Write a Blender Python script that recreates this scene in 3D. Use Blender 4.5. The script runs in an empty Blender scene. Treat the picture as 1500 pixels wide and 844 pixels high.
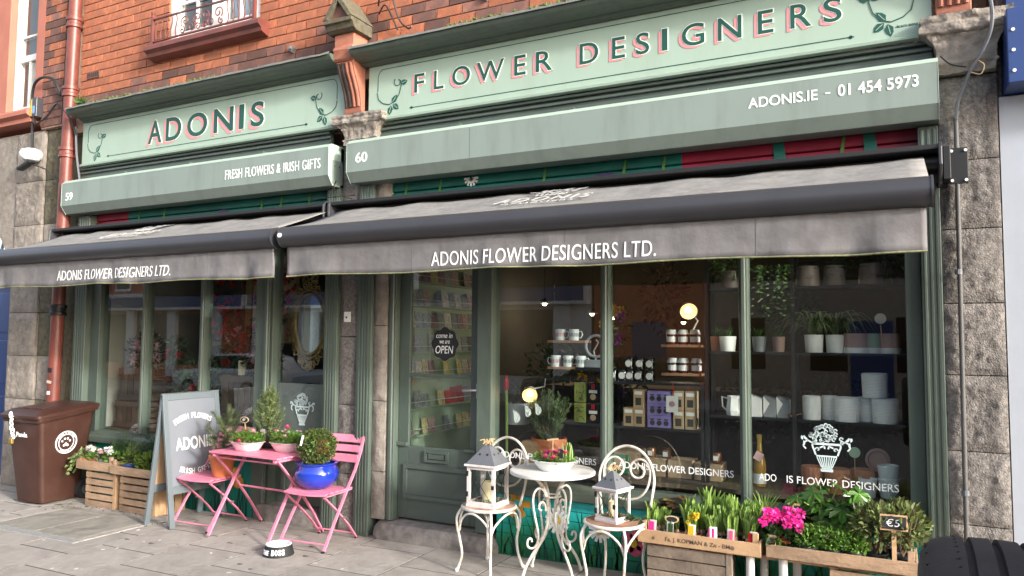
import bpy, bmesh, math, random
from mathutils import Matrix, Vector, Euler
random.seed(7)
SC = bpy.context.scene
COL = SC.collection
PI = math.pi
# ---------------------------------------------------------------- camera, sky, sun, exposure
cam_d = bpy.data.cameras.new('camera'); cam = bpy.data.objects.new('camera', cam_d); COL.objects.link(cam)
cam_d.sensor_width = 36.0; cam_d.lens = 1100.0 / 1500.0 * 36.0; cam_d.clip_start = 0.05; cam_d.clip_end = 500
cam.matrix_world = Matrix(((0.8900, 0.0232, 0.4554, 0.0), (0.4559, -0.0627, -0.8878, -5.243), (0.0080, 0.9978, -0.0664, 1.70), (0, 0, 0, 1)))
SC.camera = cam
SUN_ELEV = math.radians(19.0)
SUN_DIR = Vector((-0.945 * math.cos(SUN_ELEV), 0.327 * math.cos(SUN_ELEV), -math.sin(SUN_ELEV))).normalized()   # way the light travels
world = bpy.data.worlds.new('World'); SC.world = world; world.use_nodes = True
wn = world.node_tree; wn.nodes.clear()
w_out = wn.nodes.new('ShaderNodeOutputWorld'); w_bg = wn.nodes.new('ShaderNodeBackground'); w_sky = wn.nodes.new('ShaderNodeTexSky')
w_sky.sky_type = 'NISHITA'; w_sky.sun_disc = False; w_sky.sun_elevation = SUN_ELEV
w_sky.sun_rotation = math.atan2(-SUN_DIR.x, -SUN_DIR.y)
w_sky.air_density = 1.0; w_sky.dust_density = 3.0; w_sky.ozone_density = 1.0
w_bg.inputs['Strength'].default_value = 0.15
w_hs = wn.nodes.new('ShaderNodeHueSaturation'); w_hs.inputs['Saturation'].default_value = 0.6      # thin haze all over the sky
wn.links.new(w_sky.outputs[0], w_hs.inputs['Color']); wn.links.new(w_hs.outputs[0], w_bg.inputs[0]); wn.links.new(w_bg.outputs[0], w_out.inputs[0])
sun_d = bpy.data.lights.new('sun', 'SUN'); sun_d.energy = 1.5; sun_d.angle = math.radians(5.0); sun_d.color = (1.0, 0.985, 0.955)
sun = bpy.data.objects.new('sun', sun_d); COL.objects.link(sun)
sun.rotation_euler = SUN_DIR.to_track_quat('-Z', 'Y').to_euler()
SC.view_settings.view_transform = 'Standard'; SC.view_settings.look = 'None'; SC.view_settings.gamma = 1.0
SC.view_settings.use_curve_mapping = False
SC.view_settings.exposure = 1.75

def gz(x): return 0.011 * (x + 4.0)          # the street falls gently to the left

# ---------------------------------------------------------------- materials
MATS = {}
def mat(name, col, rough=0.6, metal=0.0, var=0.12, scale=6.0, bump=0.0, bscale=60.0, spec=0.5, island=0.0, objrand=0.0,
        dirt=None, dscale=2.0, damt=0.0, coat=0.0, trans=0.0, emit=None, estr=0.0, streak=None, backlit=0.0):
    if name in MATS: return MATS[name]
    m = bpy.data.materials.new(name); m.use_nodes = True; MATS[name] = m
    nt = m.node_tree; N = nt.nodes; L = nt.links
    b = N['Principled BSDF']; b.inputs['Roughness'].default_value = rough; b.inputs['Metallic'].default_value = metal
    b.inputs['Specular IOR Level'].default_value = spec
    if coat: b.inputs['Coat Weight'].default_value = coat
    if trans: b.inputs['Transmission Weight'].default_value = trans
    if emit: b.inputs['Emission Color'].default_value = (*emit, 1); b.inputs['Emission Strength'].default_value = estr
    tc = N.new('ShaderNodeTexCoord'); no = N.new('ShaderNodeTexNoise'); no.inputs['Scale'].default_value = scale; no.inputs['Detail'].default_value = 6
    L.new(tc.outputs['Object'], no.inputs['Vector'])
    mx = N.new('ShaderNodeMix'); mx.data_type = 'RGBA'; mx.blend_type = 'MULTIPLY'; mx.inputs['Factor'].default_value = 1.0
    mr = N.new('ShaderNodeMapRange'); mr.inputs['From Min'].default_value = 0.3; mr.inputs['From Max'].default_value = 0.7
    mr.inputs['To Min'].default_value = 1 - var; mr.inputs['To Max'].default_value = 1 + var
    L.new(no.outputs['Fac'], mr.inputs['Value']); mx.inputs['A'].default_value = (*col, 1); L.new(mr.outputs[0], mx.inputs['B'])
    out = mx.outputs['Result']
    def mul(sock, src, lo, hi):
        a = N.new('ShaderNodeMapRange'); a.inputs['To Min'].default_value = lo; a.inputs['To Max'].default_value = hi; L.new(src, a.inputs['Value'])
        k = N.new('ShaderNodeMix'); k.data_type = 'RGBA'; k.blend_type = 'MULTIPLY'; k.inputs['Factor'].default_value = 1.0
        L.new(sock, k.inputs['A']); L.new(a.outputs[0], k.inputs['B']); return k.outputs['Result']
    if island:
        g = N.new('ShaderNodeNewGeometry'); out = mul(out, g.outputs['Random Per Island'], 1 - island, 1 + island)
    if objrand:
        oi = N.new('ShaderNodeObjectInfo'); out = mul(out, oi.outputs['Random'], 1 - objrand, 1 + objrand)
    if dirt:
        n2 = N.new('ShaderNodeTexNoise'); n2.inputs['Scale'].default_value = dscale; n2.inputs['Detail'].default_value = 8; n2.inputs['Roughness'].default_value = 0.65
        if streak:
            mp = N.new('ShaderNodeMapping'); mp.inputs['Scale'].default_value = streak; L.new(tc.outputs['Object'], mp.inputs['Vector']); L.new(mp.outputs[0], n2.inputs['Vector'])
        else: L.new(tc.outputs['Object'], n2.inputs['Vector'])
        r2 = N.new('ShaderNodeMapRange'); r2.inputs['From Min'].default_value = 0.48; r2.inputs['From Max'].default_value = 0.68; r2.inputs['To Max'].default_value = damt
        L.new(n2.outputs['Fac'], r2.inputs['Value'])
        k = N.new('ShaderNodeMix'); k.data_type = 'RGBA'; L.new(r2.outputs[0], k.inputs['Factor']); L.new(out, k.inputs['A']); k.inputs['B'].default_value = (*dirt, 1)
        out = k.outputs['Result']
    L.new(out, b.inputs['Base Color'])
    if bump:
        n3 = N.new('ShaderNodeTexNoise'); n3.inputs['Scale'].default_value = bscale; n3.inputs['Detail'].default_value = 5
        L.new(tc.outputs['Object'], n3.inputs['Vector'])
        bp = N.new('ShaderNodeBump'); bp.inputs['Strength'].default_value = bump; bp.inputs['Distance'].default_value = 0.01
        L.new(n3.outputs['Fac'], bp.inputs['Height']); L.new(bp.outputs[0], b.inputs['Normal'])
    if backlit:
        tr = N.new('ShaderNodeBsdfTranslucent'); L.new(out, tr.inputs['Color'])
        ms = N.new('ShaderNodeMixShader'); ms.inputs[0].default_value = backlit
        L.new(b.outputs[0], ms.inputs[1]); L.new(tr.outputs[0], ms.inputs[2]); L.new(ms.outputs[0], N['Material Output'].inputs['Surface'])
    return m

def brick_tex_mat():
    m = bpy.data.materials.new('brick_far'); m.use_nodes = True; nt = m.node_tree; N = nt.nodes; L = nt.links
    b = N['Principled BSDF']; b.inputs['Roughness'].default_value = 0.9
    tc = N.new('ShaderNodeTexCoord'); mp = N.new('ShaderNodeMapping'); mp.inputs['Rotation'].default_value = (PI / 2, 0, 0)
    t = N.new('ShaderNodeTexBrick'); t.inputs['Scale'].default_value = 1.0; t.inputs['Brick Width'].default_value = 0.25; t.inputs['Row Height'].default_value = 0.09
    t.inputs['Mortar Size'].default_value = 0.006; t.inputs['Color1'].default_value = (.42, .11, .045, 1); t.inputs['Color2'].default_value = (.30, .09, .05, 1); t.inputs['Mortar'].default_value = (.3, .2, .15, 1)
    L.new(tc.outputs['Object'], mp.inputs[0]); L.new(mp.outputs[0], t.inputs['Vector']); L.new(t.outputs['Color'], b.inputs['Base Color'])
    return m

def glass_mat(name, ior=1.5, tint=(0.93, 0.96, 0.95), rough=0.0):
    m = bpy.data.materials.new(name); m.use_nodes = True; nt = m.node_tree; N = nt.nodes; L = nt.links
    N.remove(N['Principled BSDF'])
    fr = N.new('ShaderNodeFresnel'); fr.inputs['IOR'].default_value = ior
    ge = N.new('ShaderNodeNewGeometry'); iv = N.new('ShaderNodeMath'); iv.operation = 'SUBTRACT'; iv.inputs[0].default_value = 1.0; L.new(ge.outputs['Backfacing'], iv.inputs[1])
    mu = N.new('ShaderNodeMath'); mu.operation = 'MULTIPLY'; L.new(fr.outputs[0], mu.inputs[0]); L.new(iv.outputs[0], mu.inputs[1])
    tp = N.new('ShaderNodeBsdfTransparent'); tp.inputs[0].default_value = (*tint, 1)
    gl = N.new('ShaderNodeBsdfGlossy'); gl.inputs['Roughness'].default_value = rough
    ms = N.new('ShaderNodeMixShader'); L.new(mu.outputs[0], ms.inputs[0]); L.new(tp.outputs[0], ms.inputs[1]); L.new(gl.outputs[0], ms.inputs[2])
    L.new(ms.outputs[0], N['Material Output'].inputs['Surface']); return m

M_GREEN = mat('sage_green_paint', (.086, .113, .091), .45, var=.08, scale=3, bump=.08, bscale=25, dirt=(.055, .066, .053), damt=.45, dscale=3, streak=(4, 4, .8))
M_GREEND = mat('sage_green_door_paint', (.076, .100, .083), .38, var=.08, scale=3, bump=.06, bscale=20, dirt=(.05, .06, .05), damt=.3, dscale=4)
M_BOX = mat('shutter_box_paint', (.205, .252, .224), .5, var=.04, scale=2, dirt=(.145, .172, .15), damt=.5, dscale=2.0, streak=(3, 3, .5))
M_BOXEDGE = mat('shutter_box_edge', (.36, .45, .38), .5, var=.03)
M_MINT = mat('mint_sign_paint', (.335, .435, .355), .5, var=.035, scale=1.5, dirt=(.29, .365, .295), damt=.5, dscale=1.6, streak=(2.5, 2.5, .6))
M_LETTER = mat('sign_letter_green', (.008, .075, .052), .45, var=.05)
M_PINKL = mat('sign_letter_pink', (.80, .27, .28), .5, var=.04)
M_CREAML = mat('sign_letter_outline', (.80, .84, .76), .5, var=.02)
M_WHITE = mat('white_vinyl', (.82, .83, .82), .5, var=.02)
M_CANVAS = mat('awning_canvas', (.182, .174, .177), .9, var=.15, scale=9, bump=.8, bscale=9, dirt=(.13, .118, .11), damt=.5, dscale=3.0, streak=(4, 1, .7), backlit=.12)
M_CANVASTOP = mat('awning_canvas_top', (.19, .183, .177), .9, var=.18, scale=9, bump=.5, bscale=10, dirt=(.29, .275, .24), damt=.6, dscale=24)
M_MOULD = mat('green_mould_edge', (.20, .21, .11), .95, var=.3, scale=40)
M_ANTH = mat('anthracite_metal', (.055, .055, .062), .38, metal=.3, var=.06, scale=5)
M_BLACK = mat('black_metal', (.012, .012, .013), .5, var=.1)
M_TERRA = mat('terracotta_block', (.36, .135, .085), .75, var=.16, scale=9, bump=.25, bscale=50, dirt=(.03, .025, .022), damt=.55, dscale=2.2)
M_TERRA2 = mat('red_painted_masonry', (.38, .135, .09), .7, var=.12, scale=4, bump=.15, bscale=40)
M_BRICK = mat('orange_red_brick', (.41, .135, .066), .9, var=.24, scale=14, bump=.5, bscale=70, objrand=.2, dirt=(.20, .09, .06), damt=.7, dscale=5)
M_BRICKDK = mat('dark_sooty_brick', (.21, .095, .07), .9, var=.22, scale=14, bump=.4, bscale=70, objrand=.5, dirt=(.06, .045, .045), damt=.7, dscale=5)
M_MORTAR = mat('mortar', (.36, .235, .17), .95, var=.2, scale=30, bump=.4, bscale=120)
M_STONE = mat('rough_granite', (.20, .18, .164), .95, var=.4, scale=48, bump=1.0, bscale=110, dirt=(.04, .036, .034), damt=.95, dscale=2.4, streak=(2.2, 1.6, .35))
M_STONEL = mat('weathered_stone', (.25, .217, .185), .93, var=.22, scale=16, bump=.8, bscale=55, dirt=(.11, .095, .075), damt=.6, dscale=2.5)
M_STONEM = mat('mossy_stone', (.105, .092, .062), .95, var=.3, scale=20, bump=.8, bscale=55, dirt=(.10, .09, .04), damt=.7, dscale=6)
M_STEP = mat('granite_step', (.24, .215, .195), .9, var=.25, scale=18, bump=.5, bscale=80, dirt=(.10, .09, .08), damt=.7, dscale=5)
M_SLAB = mat('paving_slab', (.36, .322, .285), .9, var=.14, scale=7, bump=.4, bscale=110, objrand=.09, dirt=(.215, .185, .155), damt=.75, dscale=4.2)
M_SLAB2 = mat('stained_concrete_cover', (.27, .245, .205), .93, var=.16, scale=6, bump=.45, bscale=90, dirt=(.13, .115, .09), damt=.75, dscale=4)
M_JOINT = mat('paving_joint', (.05, .045, .038), .95, var=.3, scale=30)
M_ROAD = mat('asphalt', (.055, .055, .056), .92, var=.2, scale=30, bump=.5, bscale=200)
M_KERB = mat('granite_kerb', (.28, .27, .255), .88, var=.2, scale=40, bump=.3, bscale=90)
M_LEAD = mat('lead_flashing', (.17, .17, .165), .7, metal=.2, var=.25, scale=10, bump=.5, bscale=30, dirt=(.20, .21, .12), damt=.7, dscale=5)
M_MOSS = mat('moss', (.10, .12, .03), .98, var=.4, scale=40, bump=1., bscale=70)
M_PIPE = mat('red_oxide_pipe', (.165, .045, .033), .42, var=.15, scale=6, dirt=(.07, .03, .025), damt=.6, dscale=7)
M_WOODW = mat('white_window_paint', (.76, .76, .73), .5, var=.04)
M_DGLASS = glass_mat('shop_glass', 2.0)
M_LGLASS = glass_mat('lantern_glass', 1.4, (.97, .98, .97))
M_PINK = mat('pink_paint', (.75, .235, .345), .42, var=.09, scale=12, bump=.12, bscale=40, dirt=(.46, .12, .15), damt=.4, dscale=22)
M_IRON = mat('cream_white_iron', (.68, .65, .585), .55, var=.1, scale=20, bump=.25, bscale=60, dirt=(.26, .12, .055), damt=.6, dscale=11)
M_RUST = mat('rusty_seat_tin', (.50, .34, .25), .75, var=.2, scale=12, dirt=(.24, .095, .045), damt=.85, dscale=7)
M_BIN = mat('brown_bin_plastic', (.045, .0165, .0105), .48, var=.08, scale=5, dirt=(.075, .036, .026), damt=.5, dscale=4, bump=.05, bscale=50)
M_RUBBER = mat('tyre_rubber', (.022, .022, .024), .75, var=.15, scale=20, bump=.15, bscale=90)
M_CRATE = mat('crate_wood', (.36, .235, .145), .85, var=.28, scale=4, bump=.35, bscale=40, objrand=.18, dirt=(.15, .10, .07), damt=.6, dscale=9, streak=(1, 1, 6))
M_CRATEO = mat('fresh_crate_wood', (.42, .265, .145), .8, var=.18, scale=5, bump=.25, bscale=40, objrand=.1)
M_CRATEG = mat('grey_crate_wood', (.24, .185, .14), .88, var=.3, scale=5, bump=.4, bscale=40, objrand=.2, dirt=(.09, .07, .055), damt=.6, dscale=8)
M_DWOOD = mat('dark_crate_wood', (.115, .078, .055), .85, var=.25, scale=6, bump=.3, bscale=40, objrand=.2)
M_ABOARD = mat('grey_board_paint', (.125, .152, .165), .5, var=.05, scale=5)
M_ABPANEL = mat('grey_board_panel', (.165, .18, .205), .55, var=.05, scale=3)
M_CLAY = mat('terracotta_pot', (.56, .17, .065), .8, var=.12, scale=10, bump=.1, bscale=60)
M_BLUE = mat('cobalt_glaze', (.012, .035, .34), .12, var=.3, scale=5, coat=.6)
M_SOIL = mat('potting_soil', (.03, .02, .014), .98, var=.4, scale=60, bump=1., bscale=120)
M_ENAMEL = mat('white_enamel', (.72, .75, .74), .22, var=.04, dirt=(.55, .58, .56), damt=.3, dscale=6)
M_PINKBOWL = mat('pale_pink_bowl', (.78, .66, .66), .45, var=.06, scale=6)
M_BPLAST = mat('black_plastic_pot', (.02, .02, .022), .5, var=.1)
M_GPLAST = mat('grey_plastic_pot', (.10, .105, .115), .55, var=.1)
M_CHALK = mat('chalkboard_black', (.014, .015, .017), .7, var=.2, scale=9)
M_LIMEWASH = mat('limewashed_wood', (.68, .62, .60), .75, var=.1, scale=12, dirt=(.38, .30, .27), damt=.45, dscale=14)
M_ZINC = mat('zinc_roof', (.135, .142, .158), .6, metal=.2, var=.12, scale=9)
M_CANDLE = mat('ivory_wax', (.72, .62, .40), .5, var=.04)
M_DRYMOSS = mat('dry_moss', (.13, .11, .045), .95, var=.3, scale=40, island=.3)
M_RAFFIA = mat('raffia', (.58, .40, .22), .85, var=.2, scale=20)
# foliage
def fol(name, col, isl=.35, rough=.5, bl=.3): return mat(name, col, rough, var=.18, scale=7, island=isl, backlit=bl)
F_BOX = fol('boxwood_leaf', (.095, .125, .028)); F_PINE = fol('pine_needle', (.12, .17, .075), .3); F_PINEL = fol('bright_pine_needle', (.18, .25, .09), .3)
F_ROSE = fol('rosemary_needle', (.24, .33, .16), .3); F_FERN = fol('fern_green', (.085, .17, .035)); F_FATSIA = fol('fatsia_leaf', (.085, .20, .035), .25, .3)
F_DARK = fol('dark_leaf', (.035, .08, .026), .4); F_LIME = fol('lime_leaf', (.16, .24, .035), .3); F_BULB = fol('bulb_shoot', (.25, .38, .09), .3)
F_IVY = fol('pale_ivy', (.20, .27, .09), .35); F_BERRY = fol('small_bright_leaf', (.15, .29, .045), .35); F_PIERIS = fol('bronze_leaf', (.12, .145, .04), .5)
F_BRONZE = fol('bronze_red_leaf', (.14, .075, .035), .5); F_SPIDER = fol('striped_spider_leaf', (.23, .30, .13), .4); F_MUTED = fol('muted_dusky_leaf', (.09, .085, .05), .5)
P_MAG = fol('magenta_petal', (.78, .035, .33), .18); P_ROSE = fol('rose_pink_petal', (.82, .13, .26), .25); P_PALE = fol('pale_pink_petal', (.85, .55, .55), .2)
P_WHITE = fol('white_petal', (.82, .80, .74), .1); P_YEL = fol('yellow_petal', (.80, .56, .03), .15); P_RED = fol('red_petal', (.55, .012, .02), .3); P_DUSK = fol('dusky_pink_petal', (.60, .33, .36), .25)
P_PURP = fol('purple_petal', (.25, .06, .36), .3); M_BULBSKIN = mat('bulb_skin', (.48, .30, .17), .6, var=.3, scale=20)
M_STEMB = mat('woody_stem', (.13, .085, .05), .85, var=.2)
# interior
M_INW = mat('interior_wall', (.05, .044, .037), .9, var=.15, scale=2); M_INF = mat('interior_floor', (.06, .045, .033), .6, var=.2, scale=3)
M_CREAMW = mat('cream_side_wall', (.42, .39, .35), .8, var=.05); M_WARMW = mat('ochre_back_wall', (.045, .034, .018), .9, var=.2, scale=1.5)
M_RACK = mat('pale_green_rack', (.33, .42, .30), .6, var=.05)
M_COPPER = mat('copper_wood', (.36, .19, .10), .5, var=.15, scale=10)
M_WPOT = mat('white_ribbed_pot', (.82, .81, .79), .55, var=.04, scale=10, bump=.15, bscale=30); M_TPOT = mat('taupe_pot', (.28, .22, .20), .4, var=.06)
M_BLUSH = mat('blush_pot', (.42, .27, .24), .6, var=.05); M_MARBLE = mat('grey_slate_planter', (.25, .27, .29), .5, var=.25, scale=8)
M_TERRIB = mat('copper_terracotta', (.55, .22, .11), .55, var=.06)
M_GOLD = mat('antique_gold', (.30, .20, .07), .5, metal=.6, var=.25, scale=20, bump=.3, bscale=60)
M_KRAFT = mat('kraft_card', (.42, .29, .17), .8, var=.08); M_PURPLE = mat('lilac_card', (.27, .21, .52), .7, var=.05); M_JAM = mat('jam_glass', (.10, .008, .012), .15, var=.2)
M_LINEN = mat('linen_cover', (.60, .62, .60), .9, var=.08); M_LABEL = mat('paper_label', (.74, .73, .70), .8, var=.04)
M_TING = mat('green_tin', (.27, .30, .07), .45, var=.2, scale=20); M_GLASSD = mat('dark_glass', (.012, .012, .014), .12, var=.1)
M_LAMPW = mat('white_lamp_enamel', (.70, .68, .64), .4, var=.03); M_BULB = mat('lit_bulb', (1, .9, .7), .5, emit=(1.0, .78, .45), estr=4.0)
M_FROST = mat('grey_window_film', (.16, .165, .165), .75, var=.25, scale=3)
# ---------------------------------------------------------------- mesh helpers
class MB:
    def __init__(s): s.v = []; s.f = []
    def add(s, vs, fs):
        o = len(s.v); s.v += [tuple(p) for p in vs]; s.f += [tuple(i + o for i in f) for f in fs]; return s
    def box(s, x0, x1, y0, y1, z0, z1):
        return s.add([(x0, y0, z0), (x1, y0, z0), (x1, y1, z0), (x0, y1, z0), (x0, y0, z1), (x1, y0, z1), (x1, y1, z1), (x0, y1, z1)],
                     [(0, 3, 2, 1), (4, 5, 6, 7), (0, 1, 5, 4), (1, 2, 6, 5), (2, 3, 7, 6), (3, 0, 4, 7)])
    def obox(s, c, size, rot=(0, 0, 0)):
        R = Euler(rot).to_matrix(); c = Vector(c); a, b, d = [q / 2 for q in size]
        P = [(-a, -b, -d), (a, -b, -d), (a, b, -d), (-a, b, -d), (-a, -b, d), (a, -b, d), (a, b, d), (-a, b, d)]
        return s.add([c + R @ Vector(p) for p in P], [(0, 3, 2, 1), (4, 5, 6, 7), (0, 1, 5, 4), (1, 2, 6, 5), (2, 3, 7, 6), (3, 0, 4, 7)])
    def bar(s, p, q, w, t, up=(0, 0, 1)):            # rectangular bar from p to q, width w, thickness t
        p = Vector(p); q = Vector(q); d = (q - p).normalized(); u = Vector(up); a = d.cross(u)
        if a.length < 1e-4: a = d.cross(Vector((1, 0, 0)))
        a.normalize(); b = a.cross(d).normalized(); vs = []
        for e in (p, q):
            for i, j in ((-1, -1), (1, -1), (1, 1), (-1, 1)): vs.append(e + a * (i * w / 2) + b * (j * t / 2))
        return s.add(vs, [(0, 3, 2, 1), (4, 5, 6, 7), (0, 1, 5, 4), (1, 2, 6, 5), (2, 3, 7, 6), (3, 0, 4, 7)])
    def prism(s, prof, axis, a0, a1):                # 2D profile extruded along an axis; profile order must run one way round
        n = len(prof)
        def P(u, v, a): return {'x': (a, u, v), 'y': (u, a, v), 'z': (u, v, a)}[axis]
        vs = [P(u, v, a0) for u, v in prof] + [P(u, v, a1) for u, v in prof]
        return s.add(vs, [tuple(range(n))[::-1], tuple(range(n, 2 * n))] + [(i, (i + 1) % n, n + (i + 1) % n, n + i) for i in range(n)])
    def lathe(s, prof, seg=20, c=(0, 0, 0), sx=1.0, sy=1.0, wob=None):
        vs = []; fs = []; m = len(prof)
        for k in range(seg):
            a = 2 * PI * k / seg; w = wob(a) if wob else 1.0
            for r, z in prof: vs.append((c[0] + r * w * sx * math.cos(a), c[1] + r * w * sy * math.sin(a), c[2] + z))
        for k in range(seg):
            l = (k + 1) % seg
            for i in range(m - 1): fs.append((k * m + i, l * m + i, l * m + i + 1, k * m + i + 1))
        return s.add(vs, fs)
    def tube(s, pts, r, seg=8, closed=False, caps=True):
        pts = [Vector(p) for p in pts]; n = len(pts); vs = []; fs = []
        up = None
        for i, p in enumerate(pts):
            d = (pts[(i + 1) % n] - pts[i - 1]) if closed else (pts[min(i + 1, n - 1)] - pts[max(i - 1, 0)])
            d.normalize()
            if up is None:
                up = d.orthogonal().normalized()
            up = (up - d * up.dot(d))
            if up.length < 1e-6: up = d.orthogonal()
            up.normalize(); b = d.cross(up); rr = r[i] if isinstance(r, (list, tuple)) else r
            for k in range(seg):
                a = 2 * PI * k / seg; vs.append(p + up * (rr * math.cos(a)) + b * (rr * math.sin(a)))
        for i in range(n if closed else n - 1):
            j = (i + 1) % n
            for k in range(seg):
                l = (k + 1) % seg; fs.append((i * seg + k, i * seg + l, j * seg + l, j * seg + k))
        if caps and not closed: fs += [tuple(range(seg))[::-1], tuple((n - 1) * seg + k for k in range(seg))]
        return s.add(vs, fs)
    def cyl(s, p, q, r, seg=14): return s.tube([p, q], r, seg)
    def ball(s, c, r, seg=10, rings=7, sz=1.0):
        return s.lathe([(max(1e-4, r * math.sin(PI * i / rings)), -r * sz * math.cos(PI * i / rings)) for i in range(rings + 1)], seg, c)
    def leaf(s, p, d, n, L, W, fold=.25):            # small folded leaf: base p, direction d, normal n
        d = Vector(d).normalized(); n = Vector(n); a = d.cross(n)
        if a.length < 1e-4: a = d.orthogonal()
        a.normalize(); n = a.cross(d); p = Vector(p); m = p + d * L * .45
        return s.add([p, m + a * W / 2 + n * (fold * W), p + d * L, m - a * W / 2 + n * (fold * W), m], [(0, 4, 1), (4, 2, 1), (0, 3, 4), (3, 2, 4)])
    def blade(s, pts, ws, side):                     # ribbon leaf through pts with widths
        vs = []; side = Vector(side).normalized()
        for p, w in zip(pts, ws): vs += [Vector(p) - side * w / 2, Vector(p) + side * w / 2]
        return s.add(vs, [(2 * i, 2 * i + 1, 2 * i + 3, 2 * i + 2) for i in range(len(pts) - 1)])
    def mesh(s, name):
        me = bpy.data.meshes.new(name); me.from_pydata([tuple(p) for p in s.v], [], s.f); me.update(); return me
    def build(s, name, m, parent=None, smooth=False, bevel=0.0, rel=True, fix=True, seg=2):
        off = Vector((0, 0, 0))
        if parent is not None and rel:               # verts are given in world coordinates
            o = parent
            while o is not None: off = off + o.location; o = o.parent
            if off.length > 0: s.v = [tuple(Vector(p) - off) for p in s.v]
        me = s.mesh(name)
        if fix:
            bm = bmesh.new(); bm.from_mesh(me); bmesh.ops.recalc_face_normals(bm, faces=bm.faces); bm.to_mesh(me); bm.free()
        me.materials.append(m)
        if smooth:
            me.polygons.foreach_set('use_smooth', [True] * len(me.polygons)); me.set_sharp_from_angle(angle=math.radians(smooth if smooth is not True else 40))
        o = bpy.data.objects.new(name, me); COL.objects.link(o)
        if parent is not None: o.parent = parent
        if bevel:
            b = o.modifiers.new('bevel', 'BEVEL'); b.width = bevel; b.segments = seg; b.limit_method = 'ANGLE'; b.angle_limit = math.radians(40)
        return o

def tag(o, label, cat, group=None):
    o['label'] = label; o['category'] = cat
    if group: o['group'] = group
    return o
def thing(name, label, cat, loc=(0, 0, 0), rz=0.0, group=None):
    o = bpy.data.objects.new(name, None); COL.objects.link(o); o.empty_display_size = .05; o.location = loc; o.rotation_euler = (0, 0, rz)
    return tag(o, label, cat, group)
def struct(o): o['kind'] = 'structure'; return o
def link(name, me, parent, loc=(0, 0, 0), rot=(0, 0, 0), sc=(1, 1, 1), bevel=0):
    o = bpy.data.objects.new(name, me); COL.objects.link(o); o.parent = parent; o.location = loc; o.rotation_euler = rot; o.scale = sc
    if bevel:
        b = o.modifiers.new('bevel', 'BEVEL'); b.width = bevel; b.segments = 1
    return o
def dup(root, loc, rz, label, group=None):
    r = root.copy(); COL.objects.link(r); r.location = loc; r.rotation_euler = (0, 0, rz); r['label'] = label
    if group: r['group'] = group
    for ch in list(root.children):
        c = ch.copy(); COL.objects.link(c); c.parent = r
        for g in list(ch.children):
            d = g.copy(); COL.objects.link(d); d.parent = c
    return r

# lettering from the built-in font, laid flat in the XZ plane facing the street
def text_mesh(s, bold=0.0, spacing=1.0, shear=0.0, ext=0.0):
    cu = bpy.data.curves.new('t', 'FONT'); cu.body = s; cu.size = 1.0; cu.offset = bold; cu.space_character = spacing; cu.shear = shear; cu.extrude = ext; cu.resolution_u = 5
    ob = bpy.data.objects.new('t', cu); COL.objects.link(ob)
    dg = bpy.context.evaluated_depsgraph_get(); dg.update()
    me = bpy.data.meshes.new_from_object(ob.evaluated_get(dg)); bpy.data.objects.remove(ob); bpy.data.curves.remove(cu)
    vs = [v.co.copy() for v in me.vertices]; fs = [tuple(p.vertices) for p in me.polygons]; bpy.data.meshes.remove(me); return vs, fs
def add_text(mb, s, O, U, V, w, h, bold=0.0, spacing=1.0, shear=0.0, thick=.003):
    """text fitted to a w x h box whose lower left corner is O; U and V are the unit directions of writing and of up"""
    vs, fs = text_mesh(s, bold, spacing, shear, ext=.5)
    x0 = min(v.x for v in vs); x1 = max(v.x for v in vs); y0 = min(v.y for v in vs); y1 = max(v.y for v in vs)
    O = Vector(O); U = Vector(U).normalized(); V = Vector(V).normalized(); Nn = U.cross(V).normalized()
    mb.add([O + U * ((v.x - x0) / (x1 - x0) * w) + V * ((v.y - y0) / (y1 - y0) * h) + Nn * (v.z + .5) * thick for v in vs], fs); return mb
def letters(mb, s, x0, x1, z0, z1, y, bold=.0, spacing=1.0, shear=0.0, thick=.003):
    return add_text(mb, s, (x0, y, z0), (1, 0, 0), (0, 0, 1), x1 - x0, z1 - z0, bold, spacing, shear, thick)
def smooth_path(pts, k=5):
    V = [Vector(p) for p in pts]; out = []
    for i in range(len(V) - 1):
        a, b, c, d = V[max(i - 1, 0)], V[i], V[i + 1], V[min(i + 2, len(V) - 1)]
        for j in range(k): s = j / k; out.append(.5 * ((2 * b) + (c - a) * s + (2 * a - 5 * b + 4 * c - d) * s * s + (3 * b - a - 3 * c + d) * s ** 3))
    return out + [V[-1]]
def rnd(a, b): return random.uniform(a, b)
def sph():
    while True:
        p = Vector((rnd(-1, 1), rnd(-1, 1), rnd(-1, 1)))
        if .02 < p.length < 1: return p
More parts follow.
